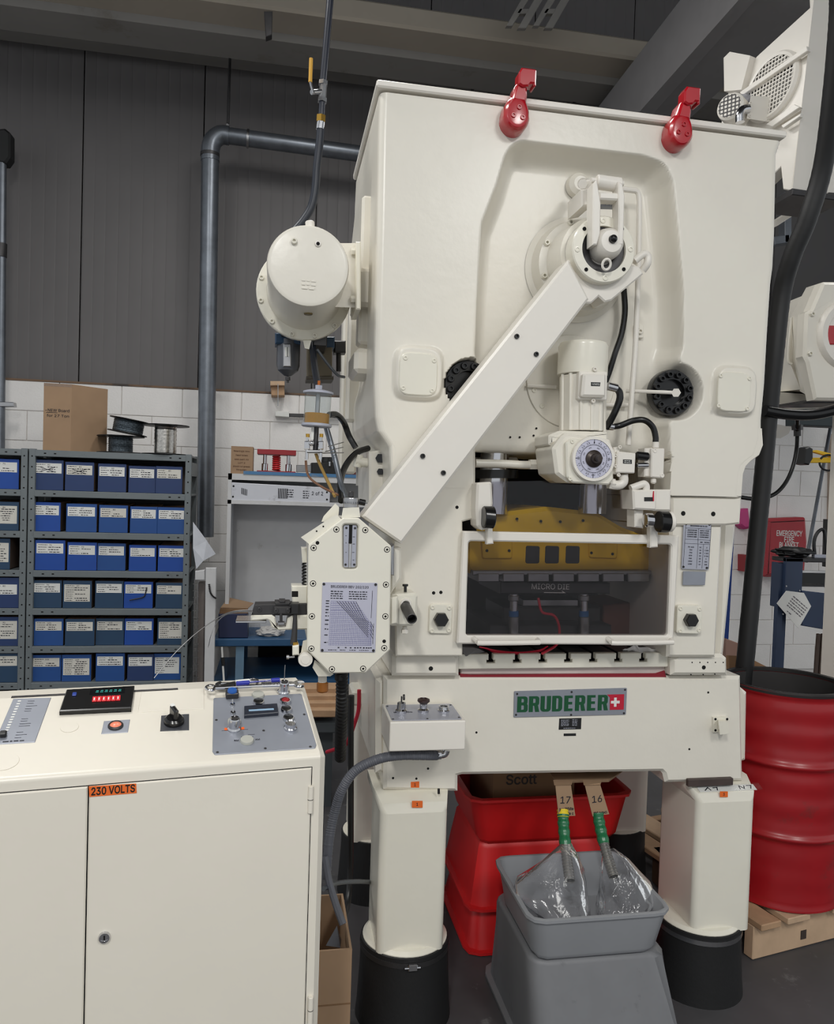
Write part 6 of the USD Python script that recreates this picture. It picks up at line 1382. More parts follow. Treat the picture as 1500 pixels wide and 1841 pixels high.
ja.part('jar', cyl((X(459, 1130, BY+.1), BY+.1, zt), (X(459, 1130, BY+.1), BY+.1, zt+.075), .03, 20, .003), clearplastic)
one('crumpled_rag', trimesh.creation.icosphere(3, 1.0), mat('rag_white', (196, 194, 192), .85, bump=.5, bs=60), 'crumpled white rag on the bench under the infeed bracket', 'rag')
_g = UsdGeom.Mesh.Get(stage, '/World/crumpled_rag'); _v = np.array(_g.GetPointsAttr().Get()); _n = meshkit.fbm(_v*2.3+5, 4, 2)[:, None]
_v = _v*(0.55+.9*_n); _v *= [.085, .06, .035]; _v += np.array([X(487, 1130, BY+.1), BY+.12, zt+.024]); _v[:, 2] = np.maximum(_v[:, 2], zt+.0005)
_g.GetPointsAttr().Set(Vt.Vec3fArray.FromNumpy(_v.astype(np.float32))); _g.GetNormalsAttr().Clear() if _g.GetNormalsAttr() else None
lr = Thing('leaning_rod', 'thin white rod with a black grip leaning under the left end of the bench', 'rod', at(400, 1163, BY))
lr.part('rod', cyl(at(399, 1163, BY-.012), np.array([X(409, 1330, BY-.14), BY-.14, 0.004]), .006, 8), white)
lr.part('grip', cyl(at(400.5, 1182, BY-.025), at(402, 1197, BY-.036), .011, 10), black)
wp = Thing('wooden_skid', 'stacked pine boards on the floor behind the console and the feed unit', 'wood stack', at(585, 1280, 3.3))
for k, (a, b) in enumerate(((1237, 1249), (1250, 1262), (1263, 1275), (1276, 1290))):
    wp.part('board', plate([(520, a), (610, a), (610, b), (520, b)], 3.6-.04*k, .10+.04*k, .004), wood)
wp.part('skid_leg', box(X(530, 1300, 3.6), X(600, 1300, 3.6), 3.62, 3.9, 0, Z(560, 1290, 3.48)), mat('grey_steel_frame', (74, 80, 84), .5))
wp.part('cross_beam', plate([(540, 1300), (604, 1300), (604, 1318), (540, 1318)], 3.5, .08, .004), mat('grey_steel_frame', (74, 80, 84), .5))
bh_ = Thing('corrugated_hose', 'black corrugated hose hanging below the feed unit', 'hose', at(615, 1300, 2.05))
bh_.part('hose', tube([at(615, 1204, 2.02), at(615, 1260, 2.04), at(613, 1310, 2.1), at(612, 1362, 2.2)], hose_r(pxm(2.05, 10.5), 26, .06), 16, 36), black)
bh_.part('fitting', cyl(at(611, 1212, 2.02), at(611, 1222, 2.02), pxm(2, 9), 16), black)
one('red_cable', tube([at(646, 1240, 2.3), at(645, 1275, 2.3), at(638, 1300, 2.3), at(630, 1322, 2.3), at(620, 1340, 2.35), at(588, 1352, 2.5)], .006, 8), redprint, 'red cable hanging between the corrugated hose and the press base', 'cable')
one('black_cable', tube([at(632, 1250, 2.25), at(631, 1320, 2.25), at(631, 1450, 2.25), at(630, 1560, 2.25), at(626, 1620, 2.2), at(618, 1650, 2.1)], .009, 10), black, 'long black cable hanging straight down in front of the rear left foot', 'cable')
one('grey_cable', tube([at(582, 1598, 1.9), at(605, 1588, 2.0), at(640, 1585, 2.1), at(672, 1586, 2.3)], .006, 8), greypipe, 'pale grey cable crossing low behind the left front leg', 'cable')
one('dark_cable', tube([at(584, 1540, 1.95), at(592, 1585, 1.93), at(604, 1625, 1.9), at(612, 1648, 1.88), at(617, 1662, 1.87)], .009, 8), mat('conduit_grey', (92, 94, 102), .5), 'dark cable running down into the open carton beside the console', 'cable')
# open carton beside the console
oc = Thing('open_cardboard_box', 'open brown cardboard box on the floor between the console and the left front leg', 'box', at(605, 1800, 1.8))
fl_, fr2 = atz(560, 1838, 0), atz(627, 1830, 0); zt = .0
Yc = 1.88
x0, x1 = X(520, 1750, Yc), X(632, 1750, Yc); zh = Z(610, 1708, Yc)
x0 = x1-.28
th = .006
oc.part('front', box(x0, x1, Yc, Yc+th, 0, zh), cardboard); oc.part('back', box(x0, x1, Yc+.26, Yc+.26+th, 0, zh), cardboard)
oc.part('side', box(x0, x0+th, Yc+th, Yc+.26, 0, zh), cardboard); oc.part('side', box(x1-th, x1, Yc+th, Yc+.26, 0, zh), cardboard)
oc.part('bottom', box(x0, x1, Yc, Yc+.26, 0.001, .006), cardboard2)
oc.part('seam', box(x0-.0005, x1+.0005, Yc-.0008, Yc, zh*.62, zh*.63), cardboard2)
one('scrap_sheet', hull([at(a, b, y) for a, b, y in ((586, 1700, Yc+.05), (606, 1664, Yc+.12), (614, 1690, Yc+.12), (612, 1704, Yc+.06), (606, 1665, Yc+.125))]), mat('grey_scrap', (84, 86, 94), .4, metal=.4), 'grey scrap sheet sticking out of the open cardboard box', 'scrap')

# ================================================================ bins, trays and chutes under the press
def tub(name, label, cat_, corners_top, corners_bot, m, z0, z1, inverted=False, th=.005, lip=.016, group=None, rr=.03):
    """a tapering tub; corners: (x0, x1, y0, y1) of the open rim and of the closed base"""
    def ring(c, z, r, off=0):
        p = clean(rectp(c[0]+off, c[1]-off, c[2]+off, c[3]-off, max(r-off, .004), 6)); q = np.array(p.exterior.coords)[:-1]
        t = np.linspace(0, 1, 49)[:-1]; L = LineString(np.vstack([q, q[:1]])); P_ = np.array([L.interpolate(k, normalized=True).coords[0] for k in t])
        k0 = np.argmin((P_[:, 0]-c[0])**2+(P_[:, 1]-c[2])**2); P_ = np.roll(P_, -k0, 0); return np.c_[P_, np.full(48, z)]
    zr, zbse = (z0, z1) if inverted else (z1, z0); s = 1 if zr > zbse else -1
    mid = [corners_top[i]*.12+corners_bot[i]*.88 for i in range(4)]
    R_ = [ring(corners_bot, zbse, rr, .010), ring(mid, zbse+s*.016, rr), ring(corners_top, zr-s*.012, rr), ring([corners_top[0]-lip, corners_top[1]+lip, corners_top[2]-lip, corners_top[3]+lip], zr-s*.010, rr+lip),
          ring([corners_top[0]-lip, corners_top[1]+lip, corners_top[2]-lip, corners_top[3]+lip], zr-s*.002, rr+lip), ring(corners_top, zr, rr), ring(corners_top, zr-s*.002, rr, th), ring(corners_bot, zbse+s*.006, rr, th+.008)]
    V = np.concatenate(R_); i = np.arange(48); j = (i+1) % 48; Fc = []
    for k in range(len(R_)-1): Fc += [np.c_[k*48+i, k*48+j, (k+1)*48+j], np.c_[k*48+i, (k+1)*48+j, (k+1)*48+i]]
    n = len(V); V = np.vstack([V, R_[0].mean(0), R_[-1].mean(0)])
    Fc += [np.c_[j, i, np.full(48, n)], np.c_[(len(R_)-1)*48+i, (len(R_)-1)*48+j, np.full(48, n+1)]]
    mesh_ = TM(V, np.concatenate(Fc))
    if mesh_.volume < 0: mesh_.invert()
    c = ((corners_top[0]+corners_top[1])/2, (corners_top[2]+corners_top[3])/2, z0)
    t = Thing(name, label, cat_, c, group); t.part('tub', mesh_, m, smooth=45); return t
redplastic = mat('red_plastic_bin', (206, 30, 32), .42, var=.08, dirt=(140, 40, 36), ds=10, dthr=.66)
greyplastic = mat('grey_plastic_bin', (116, 117, 120), .5, var=.05, vs=14, dirt=(98, 98, 102), ds=12, dthr=.6)
greyplastic2 = mat('light_grey_tray', (142, 144, 148), .4, var=.04)
RY = 2.40
bx0, bx1 = X(848, 1650, RY), X(1112, 1640, RY)
h1 = Z(970, 1632, RY); h2 = Z(970, 1522, RY); h3 = Z(970, 1429, RY)
gR = 'red bins stacked under the press'
tub('red_bin', 'upside-down red plastic bin at the bottom of the red stack under the press', 'bin', (bx0, bx1, RY, RY+.42), (bx0+.02, bx1-.02, RY+.03, RY+.39), redplastic, 0.001, h1-.001, True, group=gR)
tub('red_bin', 'upside-down red plastic bin in the middle of the red stack under the press', 'bin', (bx0+.0, bx1, RY+.004, RY+.42), (bx0+.03, bx1-.02, RY+.04, RY+.39), redplastic, h1+.001, h2-.001, True, group=gR)
rb3 = tub('red_bin', 'upright red plastic bin on top of the red stack, holding a brown carton', 'bin', (bx0-.012, bx1+.02, RY-.01, RY+.43), (bx0+.03, bx1-.0, RY+.03, RY+.40), redplastic, h2+.001, h3, False, group=gR)
for a, b, w in ((833, 1452, 8), (838, 1545, 7)):
    pass
sc = Thing('brown_carton', 'brown carton with partly hidden dark lettering lying in the top red bin', 'carton', at(940, 1400, RY+.2))
zc0 = h2+.012
sc.part('carton', box(bx0+.075, bx0+.36, RY+.06, RY+.36, zc0, Z(940, 1388, RY+.06), .002), cardboard2)
o = at(938, 1400, RY+.0595)
sc.part('lettering', text('Scott', .032, FR(RY+.0597).shift(u=o[0], v=o[2]-.002), bold=True), mat('dark_print', (50, 42, 38), .7), smooth=False)
# grey upside-down tub and the tray on it
gz = .335
gl0, gl1 = atz(866, 1735, 0), atz(905, 1841, 0)
gx0 = gl0[0]+.012
ty0 = 1.83
gtop = dict(y0=ty0+.085, y1=ty0+.40)
gx1 = X(1225, 1760, ty0+.04)
zg = Z(1075, 1716, ty0+.085)
tub('grey_tub', 'large grey plastic tub turned upside down as a stand under the press', 'tub', (gx0, gx1+.02, ty0, ty0+.50), (X(955, 1722, gtop['y0']), X(1197, 1710, gtop['y0']), gtop['y0'], ty0+.44), greyplastic, .001, zg, True, rr=.045)
for py0, py1 in ((1726, 1757),):
    pass
zt_b = zg+.001
ry0 = ty0+.05
trx0, trx1 = X(958, 1645, ry0), X(1206, 1645, ry0)
ztr = Z(1080, 1645, ry0)
tray = tub('grey_tray', 'light grey plastic tray with a rolled rim on top of the upturned tub', 'tray', (trx0, trx1, ry0, ry0+.345), (trx0+.020, trx1-.020, ry0+.02, ry0+.325), greyplastic2, zt_b, ztr, False, lip=.008, th=.004, rr=.035)
# flexible metal chutes with cardboard tags
flex = mat('flexible_metal', (150, 148, 144), .35, metal=.85, var=.1, vs=30)
gwrap = mat('green_tape', (16, 104, 62), .35, coat=.4)
for k, (pts_, tagp, num_, small, ylw) in enumerate((
        ([(1012, 1452, 2.13), (1014, 1490, 2.10), (1019, 1540, 2.05), (1025, 1584, 2.00)], [(999, 1412), (1027, 1411), (1035, 1467), (1005, 1468)], '17', ('y + White', 'orande c'), True),
        ([(1073, 1450, 2.13), (1080, 1490, 2.10), (1091, 1535, 2.05), (1104, 1577, 2.00)], [(1052, 1412), (1079, 1408), (1096, 1464), (1066, 1468)], '16', ('', 'Blanc'), False))):
    t = Thing('flexible_chute', ['left ribbed metal chute with yellow and green tape and a tag reading 17', 'right ribbed metal chute with green tape only and a tag reading 16'][k], 'chute', at(*pts_[0]))
    P_ = spline([at(*p) for p in pts_], 40); n = len(P_)
    t.part('tube', tube(P_[int(n*.45):], hose_r(pxm(2.05, 9.5), 13, .05), 18, 1, smooth=False, cap=False), flex)
    t.part('bore', tube(P_[int(n*.6):-2], pxm(2.05, 7.6), 16, 1, smooth=False), darkhole)
    t.part('tape_wrap', tube(P_[int(n*.1):int(n*.55)], lambda q: pxm(2.05, 11)*(1+.06*np.sin(q*23+k)), 18, 1, smooth=False), gwrap, label='green tape wrapping')
    if ylw: t.part('yellow_tape', tube(P_[int(n*.04):int(n*.17)], lambda q: pxm(2.05, 11.2)*(1+.05*np.sin(q*14)), 18, 1, smooth=False), mat('yellow_tape', (226, 200, 40), .4))
    tg = t.part('tag', plate(tagp, 2.115, .003, .0005), cardboard, label='cardboard tag')
    o, e1, e2 = at(*tagp[3], 2.115), at(*tagp[2], 2.115), at(*tagp[0], 2.115)
    f5 = F(o+np.array([0, -.0003, 0]), e1-o, e2-o); Wt, Ht = np.linalg.norm(e1-o), np.linalg.norm(e2-o)
    sh = f5.uv(at(*tagp[0], 2.115))[0]
    ls = [text(num_, .020, f5, Wt*.5+sh*.52, Ht*.52)]
    if small[0]: ls.append(text(small[0], .008, f5, Wt*.5+sh*.24, Ht*.24, width=Wt*.85, bold=True))
    ls.append(text(small[1], .008, f5, Wt*.5+sh*.09, Ht*.09, width=Wt*.8, bold=True))
    t.part('writing', cat(ls), ink, parent=tg, smooth=False)
    t.part('tag_fold', hull([at(tagp[0][0]-4, 1402, 2.16), at(tagp[1][0]+4, 1402, 2.16), at(tagp[0][0]-2, 1412, 2.112), at(tagp[1][0]+1, 1411, 2.112), at(tagp[0][0]-2, 1412, 2.117), at(tagp[1][0]+1, 1411, 2.117)]), cardboard)
one('cardboard_chute', hull([at(a, b, y) for a, b, y in ((985, 1384, 2.25), (1130, 1380, 2.25), (1000, 1404, 2.17), (1095, 1402, 2.17), (1001, 1408, 2.175), (1095, 1406, 2.175), (1120, 1386, 2.5), (1000, 1388, 2.5))]), cardboard, 'folded cardboard trough from which the two numbered tags hang', 'cardboard')
# clear plastic bags
bagm = _m.setdefault('bag', usdkit.material(stage, '/World/Looks/plastic_bag', {
    't': ('transparent_bsdf', {'color': (0.96, 0.96, 0.97)}), 'g': ('glossy_bsdf', {'roughness': 0.12, 'color': (1, 1, 1)}), 'd': ('diffuse_bsdf', {'color': (0.8, 0.8, 0.82)}),
    'tc': ('texture_coordinate', {}), 'n': ('noise_texture', {'scale': 11.0, 'detail': 4.0, 'distortion': 1.0}), 'b': ('bump', {'strength': 0.5, 'distance': 0.015}),
    'f': ('fresnel', {'IOR': 1.33}), 'm': ('mix_closure', {}), 'm2': ('mix_closure', {'fac': 0.045})},
    [('tc.object', 'n.vector'), ('n.fac', 'b.height'), ('b.normal', 'g.normal'), ('b.normal', 'f.normal'), ('f.fac', 'm.fac'), ('t.BSDF', 'm.closure1'), ('g.BSDF', 'm.closure2'), ('m.closure', 'm2.closure1'), ('d.BSDF', 'm2.closure2')], surface='m2.closure'))
def bag(name, label, neck, mouth, seed):
    """a thin loose film sack: rings from the neck on the tube to the bottom in the tray"""
    t = Thing(name, label, 'plastic bag', neck[0]); V = []; n = 40
    for k, (c, rx, ry, axu, axv) in enumerate(mouth):
        a = np.arange(n)*2*math.pi/n
        q = c+np.outer(np.cos(a)*rx, axu)+np.outer(np.sin(a)*ry, axv)
        d = (meshkit.fbm(q*26+seed, 3, seed)-.5)[:, None]*min(.03, rx*.5)*(1 if k else .3); cc = q-c; cc /= np.maximum(np.linalg.norm(cc, axis=1, keepdims=True), 1e-6)
        V.append(q+cc*d)
    m = len(V); i = np.arange(n); j = (i+1) % n
    Fc = [x for k in range(m-1) for x in (np.c_[k*n+i, k*n+j, (k+1)*n+j], np.c_[k*n+i, (k+1)*n+j, (k+1)*n+i])]
    V = np.vstack(V); V = np.vstack([V, V[(m-1)*n:].mean(0)]); Fc.append(np.c_[(m-1)*n+i, (m-1)*n+j, np.full(n, m*n)])
    me = TM(V, np.concatenate(Fc)); me = me.subdivide(); w = (meshkit.fbm(me.vertices*30+seed, 3, seed+3)-.5)[:, None]; me.vertices = me.vertices+w*.012*np.array([1, .6, .7])
    t.part('film', me, bagm, smooth=60)
ux, uy, uz = np.eye(3)
tt_ = (ux*.9+uz*.45); 
zf = zt_b+.02
bag('plastic_bag', 'clear plastic bag on the chute tagged 17, spread over the left of the tray', [at(1018, 1530, 2.05)],
    [(at(1017, 1518, 2.07), .017, .017, ux, uy*.8-uz*.5), (at(1010, 1540, 2.04), .045, .03, ux, uy*.7-uz*.4), (at(990, 1575, 2.03), .10, .06, ux*.98+uz*.12, uy), (at(992, 1605, 2.02), .105, .085, ux, uy), (at(1010, 1640, 1.99), .075, .085, ux, uy), (np.array([at(1020, 1640, 1.99)[0], 2.0, zf]), .062, .07, ux, uy)], 3)
bag('plastic_bag', 'clear plastic bag on the chute tagged 16 in the right half of the tray', [at(1095, 1530, 2.05)],
    [(at(1096, 1528, 2.06), .017, .017, ux, uy*.8-uz*.5), (at(1108, 1545, 2.04), .04, .03, ux, uy*.7-uz*.4), (at(1122, 1575, 2.03), .075, .06, ux*.98-uz*.2, uy), (at(1128, 1605, 2.02), .075, .075, ux, uy), (at(1118, 1640, 1.99), .065, .075, ux, uy), (np.array([at(1118, 1640, 1.99)[0], 2.0, zf]), .055, .06, ux, uy)], 9)

# ================================================================ die set and wires inside the press
dy = 2.20
di = Thing('progressive_die', 'dark steel die set with two guide posts clamped between the ram and the table', 'die', at(1000, 1100, dy))
zt3 = zt2
di.part('upper_shoe', plate([(900, 1046), (1098, 1048), (1097, 1068), (900, 1068)], dy, .25, .003), darksteel)
di.part('lower_shoe', plate([(880, 1124), (1100, 1124), (1100, 1150), (880, 1150)], dy-.02, .3, .003), darksteel)
di.part('die_block', plate([(905, 1092), (1080, 1092), (1080, 1124), (905, 1124)], dy+.06, .2, .003), darksteel)
for px in (924, 1050):
    g = di.part('guide_post', cyl(at(px, 1150, dy-.04), at(px, 1068, dy-.04), pxm(dy, 7), 20), chrome)
    di.part('ball_cage', cyl(at(px, 1108, dy-.04), at(px, 1098, dy-.04), pxm(dy, 9), 20), mat('cage_blue', (40, 96, 150), .4), parent=g)
    di.part('bushing', cyl(at(px, 1152, dy-.04), at(px, 1108, dy-.04), pxm(dy, 10), 22, .002), steel, parent=g)
    di.part('collar', cyl(at(px, 1080, dy-.04), at(px, 1070, dy-.04), pxm(dy, 10), 20, .002), steel, parent=g)
o = at(990, 1057, dy-.0006)
di.part('engraving', cat(text('MICRO DIE', .016, FR(dy-.0006).shift(u=o[0], v=o[2]+.004)), strokes([[(o[0]-.02, o[2]-.014), (o[0]+.045, o[2]-.014), (o[0]+.036, o[2]-.009)]], .002, FR(dy-.0006))), white, smooth=False, label='white chalk writing')
di.part('punch_block', plate([(940, 1078), (1040, 1078), (1040, 1090), (940, 1090)], dy+.08, .1, .002), steel)
one('red_cable', tube([at(968, 1075, dy-.05), at(975, 1100, dy-.06), at(995, 1106, dy-.07), at(1004, 1120, dy-.07), at(1006, 1142, dy-.07), at(1000, 1160, dy-.09), at(975, 1175, dy-.12)], .004, 8), redprint, 'red cable hanging in front of the die behind the smoked guard pane', 'cable')
for k in range(3):
    one('red_wire', tube([at(862+6*k, 1163+k, ty+.04), at(895, 1170+2*k, ty+.02), at(935, 1173+k, ty+.015), at(970, 1169+k, ty+.03), at(985, 1162, ty+.06)], .0022, 6), redprint, ['uppermost', 'middle', 'lowest'][k]+' of the three red wires lying across the table front below the guard door', 'wire')
one('plastic_scrap', hull([at(a, b, y) for a, b, y in ((825, 1163, ty+.01), (860, 1166, ty+.01), (872, 1172, ty+.02), (838, 1180, ty-.0), (826, 1176, ty+.03), (850, 1163, ty+.08))]), mat('grey_rag', (120, 118, 118), .7, bump=.6, bs=40), 'grey crumpled scrap at the left corner of the table', 'scrap')
rg = hull([at(a, b, y) for a, b, y in ((1118, 1168, ty+.03), (1140, 1163, ty+.02), (1170, 1164, ty+.03), (1192, 1166, ty+.04), (1185, 1172, ty+.03), (1150, 1172, ty+.02), (1125, 1174, ty+.05))]).subdivide().subdivide().subdivide()
rg.vertices += (meshkit.fbm(rg.vertices*40, 3, 4)[:, None]-.5)*.03
one('white_rag', rg, mat('rag_white', (196, 194, 192), .85, bump=.5, bs=60), 'crumpled white rag at the right end of the table below the guard door', 'rag', smooth=50)

# ================================================================ right side: drum, pallet and wall things
PZ = .135
pa, pb2 = atz(1362, 1734, 0), atz(1500, 1697, 0)
pd = (pb2-pa)/np.linalg.norm(pb2-pa); pv_ = np.array([-pd[1], pd[0], 0])
FPp = F(pa, pd, pv_)
pal = Thing('wooden_pallet', 'pale wooden pallet under the red drum at the right edge', 'pallet', pa)
pal.part('stringer', fbox(FPp, 0, 1.0, 0.02, .06, .002, PZ-.022, .003), wood2)
pal.part('stringer', fbox(FPp, 0, 1.0, .40, .44, .002, PZ-.022, .003), wood)
pal.part('stringer', fbox(FPp, 0, 1.0, .80, .84, .002, PZ-.022, .003), wood)
for u0, w, mm in ((0.0, .085, wood), (.115, .10, wood2), (.32, .11, wood2), (.47, .1, wood), (.60, .1, wood2), (.74, .1, wood), (.88, .1, wood2)):
    pal.part('deck_board', fbox(FPp, u0, u0+w, -.012, .86, PZ-.022, PZ, .003), mm)
pal.part('knot_stain', fbox(FPp, .21, .235, .0185, .02, .03, .06), mat('burn_stain', (60, 50, 44), .8))
dcx, dcy, dr = X(1400, 1655, 2.44), 2.46, .205
dt = Z(1425, 1237, dcy-.0)
dz1 = Z(1420, 1252, dcy-dr)
dh = dz1-PZ
prof = [(0, .0), (dr-.012, 0), (dr, .004), (dr, .012), (dr-.004, .02)]
N = 40
for k in range(N+1):
    z = .03+(dh-.06)*k/N; t = z/dh; r = dr-.004
    for rz in (.335, .665):
        r += .012*math.exp(-((t-rz)/.016)**2)
    r += .0016*math.sin(t*2*math.pi*9)*(1 if t > .36 else .4)
    prof.append((r, z))
prof += [(dr-.004, dh-.02), (dr+.004, dh-.012), (dr+.004, dh), (dr-.008, dh), (dr-.010, dh-.02), (dr-.012, .05), (0, .05)]
zz = sorted(set([.03+(dh-.06)*k/N for k in range(N+1)]))
fine = [(0, 0), (dr-.012, 0), (dr, .004), (dr, .012), (dr-.004, .02)]
for z in np.linspace(.03, dh-.03, 150):
    t = z/dh; r = dr-.004+sum(.012*math.exp(-((t-rz)/.016)**2) for rz in (.335, .665))+.0016*math.sin(t*2*math.pi*9)*(1 if t > .36 else .4)
    fine.append((r, z))
fine += prof[-7:-5]+[(dr+.004, dh), (dr-.008, dh), (dr-.010, dh-.02), (dr-.012, .05), (0, .05)]
drm = Thing('steel_drum', 'open red steel drum with scuffed paint standing on the pallet', 'drum', (dcx, dcy, PZ+.0005))
dm = lathe(fine, (dcx, dcy, PZ+.0005), (0, 0, 1), 64)
q = dm.vertices-np.array([dcx, dcy, 0]); rr_ = np.hypot(q[:, 0], q[:, 1]); an = np.arctan2(q[:, 1], q[:, 0])
dent = .018*np.exp(-((an+.45)/.35)**2)*np.exp(-((q[:, 2]-PZ-.13)/.09)**2)+.006*(meshkit.fbm(dm.vertices*7, 3, 5)-.5)
ok = rr_ > dr*.8; dm.vertices[ok, :2] -= (q[ok, :2]/rr_[ok, None])*dent[ok, None]
drm.part('body', dm, mat('drum_red', (158, 20, 28), .34, var=.1, vs=5, dirt=(112, 44, 42), ds=6, dthr=.6, coat=.2), smooth=50)
drm.part('rim', lathe([(dr-.0135, dh-.010), (dr+.005, dh-.010), (dr+.006, dh-.002), (dr+.002, dh+.003), (dr-.0135, dh+.002), (dr-.0135, dh-.010)], (dcx, dcy, PZ), (0, 0, 1), 64), mat('dark_rim', (70, 68, 68), .4, metal=.7))
drm.part('lining', lathe([(dr-.0125, .06), (dr-.0118, dh-.012)], (dcx, dcy, PZ), (0, 0, 1), 48), mat('drum_lining', (52, 50, 50), .7, var=.2))
o = F((0, dcy-dr-.001, 0), (1, 0, 0), (0, 0, 1))
# cardboard in the drum and behind
one('cardboard_sheet', hull([at(a, b, y) for a, b, y in ((1306, 1178, 2.75), (1342, 1180, 2.75), (1425, 1222, 2.72), (1345, 1226, 2.72), (1306, 1226, 2.72), (1307, 1180, 2.76), (1425, 1223, 2.73))]), cardboard2, 'brown cardboard sheet leaning behind the base of the press into the red drum', 'cardboard')
bkc = one('cardboard_box', plate([(1306, 1148), (1338, 1160), (1338, 1480), (1306, 1480)], 3.2, .1, .003), mat('pinkish_card', (150, 120, 108), .8), 'pinkish brown carton behind the right column of the press', 'box')
wd_ = Thing('timber_block', 'dark timber block on the floor behind the right front leg', 'timber', atz(1203, 1610, 0))
o = atz(1212, 1612, 0); wd_.part('block', box(o[0]-.03, o[0]+.2, o[1]+.0, o[1]+.12, .001, .105, .003), mat('old_timber', (92, 68, 50), .8, var=.15))
wd_.part('block_top', box(o[0]-.03, o[0]+.2, o[1]+.0, o[1]+.12, .106, .135, .003), mat('old_timber2', (112, 84, 60), .8, var=.15))

# blue post, bag, fire blanket, rods, cart
one('blue_post', plate([(1309, 944), (1322, 944), (1299, 1370), (1288, 1370)], 4.2, .06, .004), mat('post_blue', (20, 60, 140), .4), 'blue steel post seen right behind the right column of the press', 'post')
fb2 = Thing('fire_blanket', 'red emergency fire blanket pouch in a clear plastic bag on the block wall', 'fire blanket', at(1410, 980, WY))
fbY = 5.55
fbk = plate([(1381, 933), (1452, 930), (1455, 975), (1450, 1036), (1376, 1038), (1378, 980)], fbY, .12, .03, .02, 5)
fb2.part('pouch', fbk, mat('blanket_red', (176, 26, 42), .55, bump=.2, bs=12))
o = at(1417, 968, fbY-.0005)
lt2 = []
for t, dy_, w in (('EMERGENCY', -10, 52), ('FIRE', 2, 20), ('BLANKET', 13, 39)):
    lt2.append(text(t, pxm(fbY, 10.5), FR(fbY-.0005), o[0]+pxm(fbY, 3), o[2]-pxm(fbY, dy_), width=pxm(fbY, w*1.08), bold=True))
fb2.part('lettering', cat(lt2), white, smooth=False, label='white letters EMERGENCY FIRE BLANKET')
fb2.part('label', plate([(1418, 982), (1434, 982), (1434, 989), (1418, 989)], fbY-.0005, .001, 0), mat('pale_label', (190, 160, 160), .6))
fb2.part('clear_bag', plate([(1374, 930), (1460, 926), (1464, 975), (1458, 1044), (1368, 1047), (1370, 985)], fbY-.012, .004, .001), filmmat, label='clear plastic cover', smooth=False)
one('pink_bag', plate([(1330, 917), (1348, 914), (1352, 950), (1340, 952), (1330, 944)], 5.62, .09, .02), mat('pink_paper', (196, 70, 130), .6), 'small pink bag hanging on the wall just right of the press column', 'bag')
one('red_box', plate([(1340, 998), (1350, 998), (1350, 1028), (1340, 1028)], 5.6, .11, .004), redp, 'narrow red box on the wall partly hidden by the large black hose', 'box')
one('leaning_pole', cyl(at(1497, 750, 5.3), at(1450, 1010, 4.9), .013, 10), greypipe, 'thin grey pole leaning against the block wall right of the fire blanket', 'pole')
one('rust_post', plate([(1494, 780), (1502, 780), (1501, 960), (1491, 960)], 5.67, .03, .004), mat('rust_stain', (168, 154, 140), .8, var=.3), 'rust-streaked narrow post on the wall at the right edge', 'post')
cY = 3.6
ctz = Thing('tool_cart', 'dark blue steel tool cart at the right edge below the fire blanket', 'tool cart', at(1470, 1100, cY))
cz0, cz1 = Z(1450, 1004, cY), Z(1450, 1095, cY)
x0, x1 = X(1412, 1050, cY), X(1412, 1050, cY)+.75
ctz.part('left_side', box(x0, x0+.10, cY, cY+.025, cz1+.02, cz0, .003), navy)
ctz.part('side_panel', box(x0, x0+.02, cY+.03, cY+.12, cz1, cz0-.03, .003), navy)
ctz.part('front_panel', plate([(1443, 1062), (1530, 1072), (1530, 1140), (1443, 1125)], cY-.01, .02, .003), navy)
ctz.part('middle_panel', box(x0+.1, x1, cY+.01, cY+.03, Z(1450, 1050, cY), Z(1450, 1028, cY)), black)
ctz.part('top_tray', box(x0, x1, cY, cY+.12, cz0-.02, cz0, .003), darksteel)
ctz.part('inner_shelf', box(x0+.02, x1, cY+.03, cY+.12, Z(1450, 1056, cY), Z(1450, 1052, cY)), darksteel)
ctz.part('edge_strip', box(x0+.1, x1, cY+.004, cY+.012, Z(1450, 1030, cY), Z(1450, 1026, cY)), whitepaint)
for px in (1403, 1423):
    ctz.part('leg', box(X(px, 1100, cY), X(px+9, 1100, cY), cY+.02 if px < 1410 else cY+.08, cY+.05 if px < 1410 else cY+.11, 0, cz0-.03), navy)
ctz.part('leg', box(x1-.05, x1, cY+.02, cY+.05, 0, cz0-.03), navy)
for px, py in ((1414, 1054), (1438, 1062), (1408, 1104)): ctz.part('rivet', disc(at(px, py, cY-.0012), (0, -1, 0), .005, .003, 10), steel)
tray_z = cz0+.0005
one('spirit_level', box(X(1472, 1005, cY), X(1472, 1005, cY)+.3, cY+.03, cY+.055, tray_z, tray_z+.018, .002), alu, 'silver bar level lying on top of the blue tool cart', 'level')
gv = trimesh.creation.icosphere(3, 1.0); gv.vertices *= (0.5+.9*meshkit.fbm(gv.vertices*2.2+3, 3, 7))[:, None]; gv.vertices *= [.11, .06, .03]; gv.vertices += [X(1440, 1000, cY)+.0, cY+.06, tray_z+.028]; gv.vertices[:, 2] = np.maximum(gv.vertices[:, 2], tray_z)
one('dark_glove', gv, black, 'dark crumpled glove lying on the left end of the blue tool cart', 'glove', smooth=60)
cpn = Thing('paper_sheet', 'white paper sheet taped by a corner to the blue tool cart', 'paper', at(1427, 1095, cY))
P5 = [(1414, 1062), (1446, 1066), (1459, 1090), (1436, 1130), (1397, 1085)]
cpn.part('sheet', plate(P5, cY-.016, .0015, 0), white)
o = at(1427, 1088, cY-.0165); f6 = F(o, (1, 0, -.75), (.75, 0, 1))
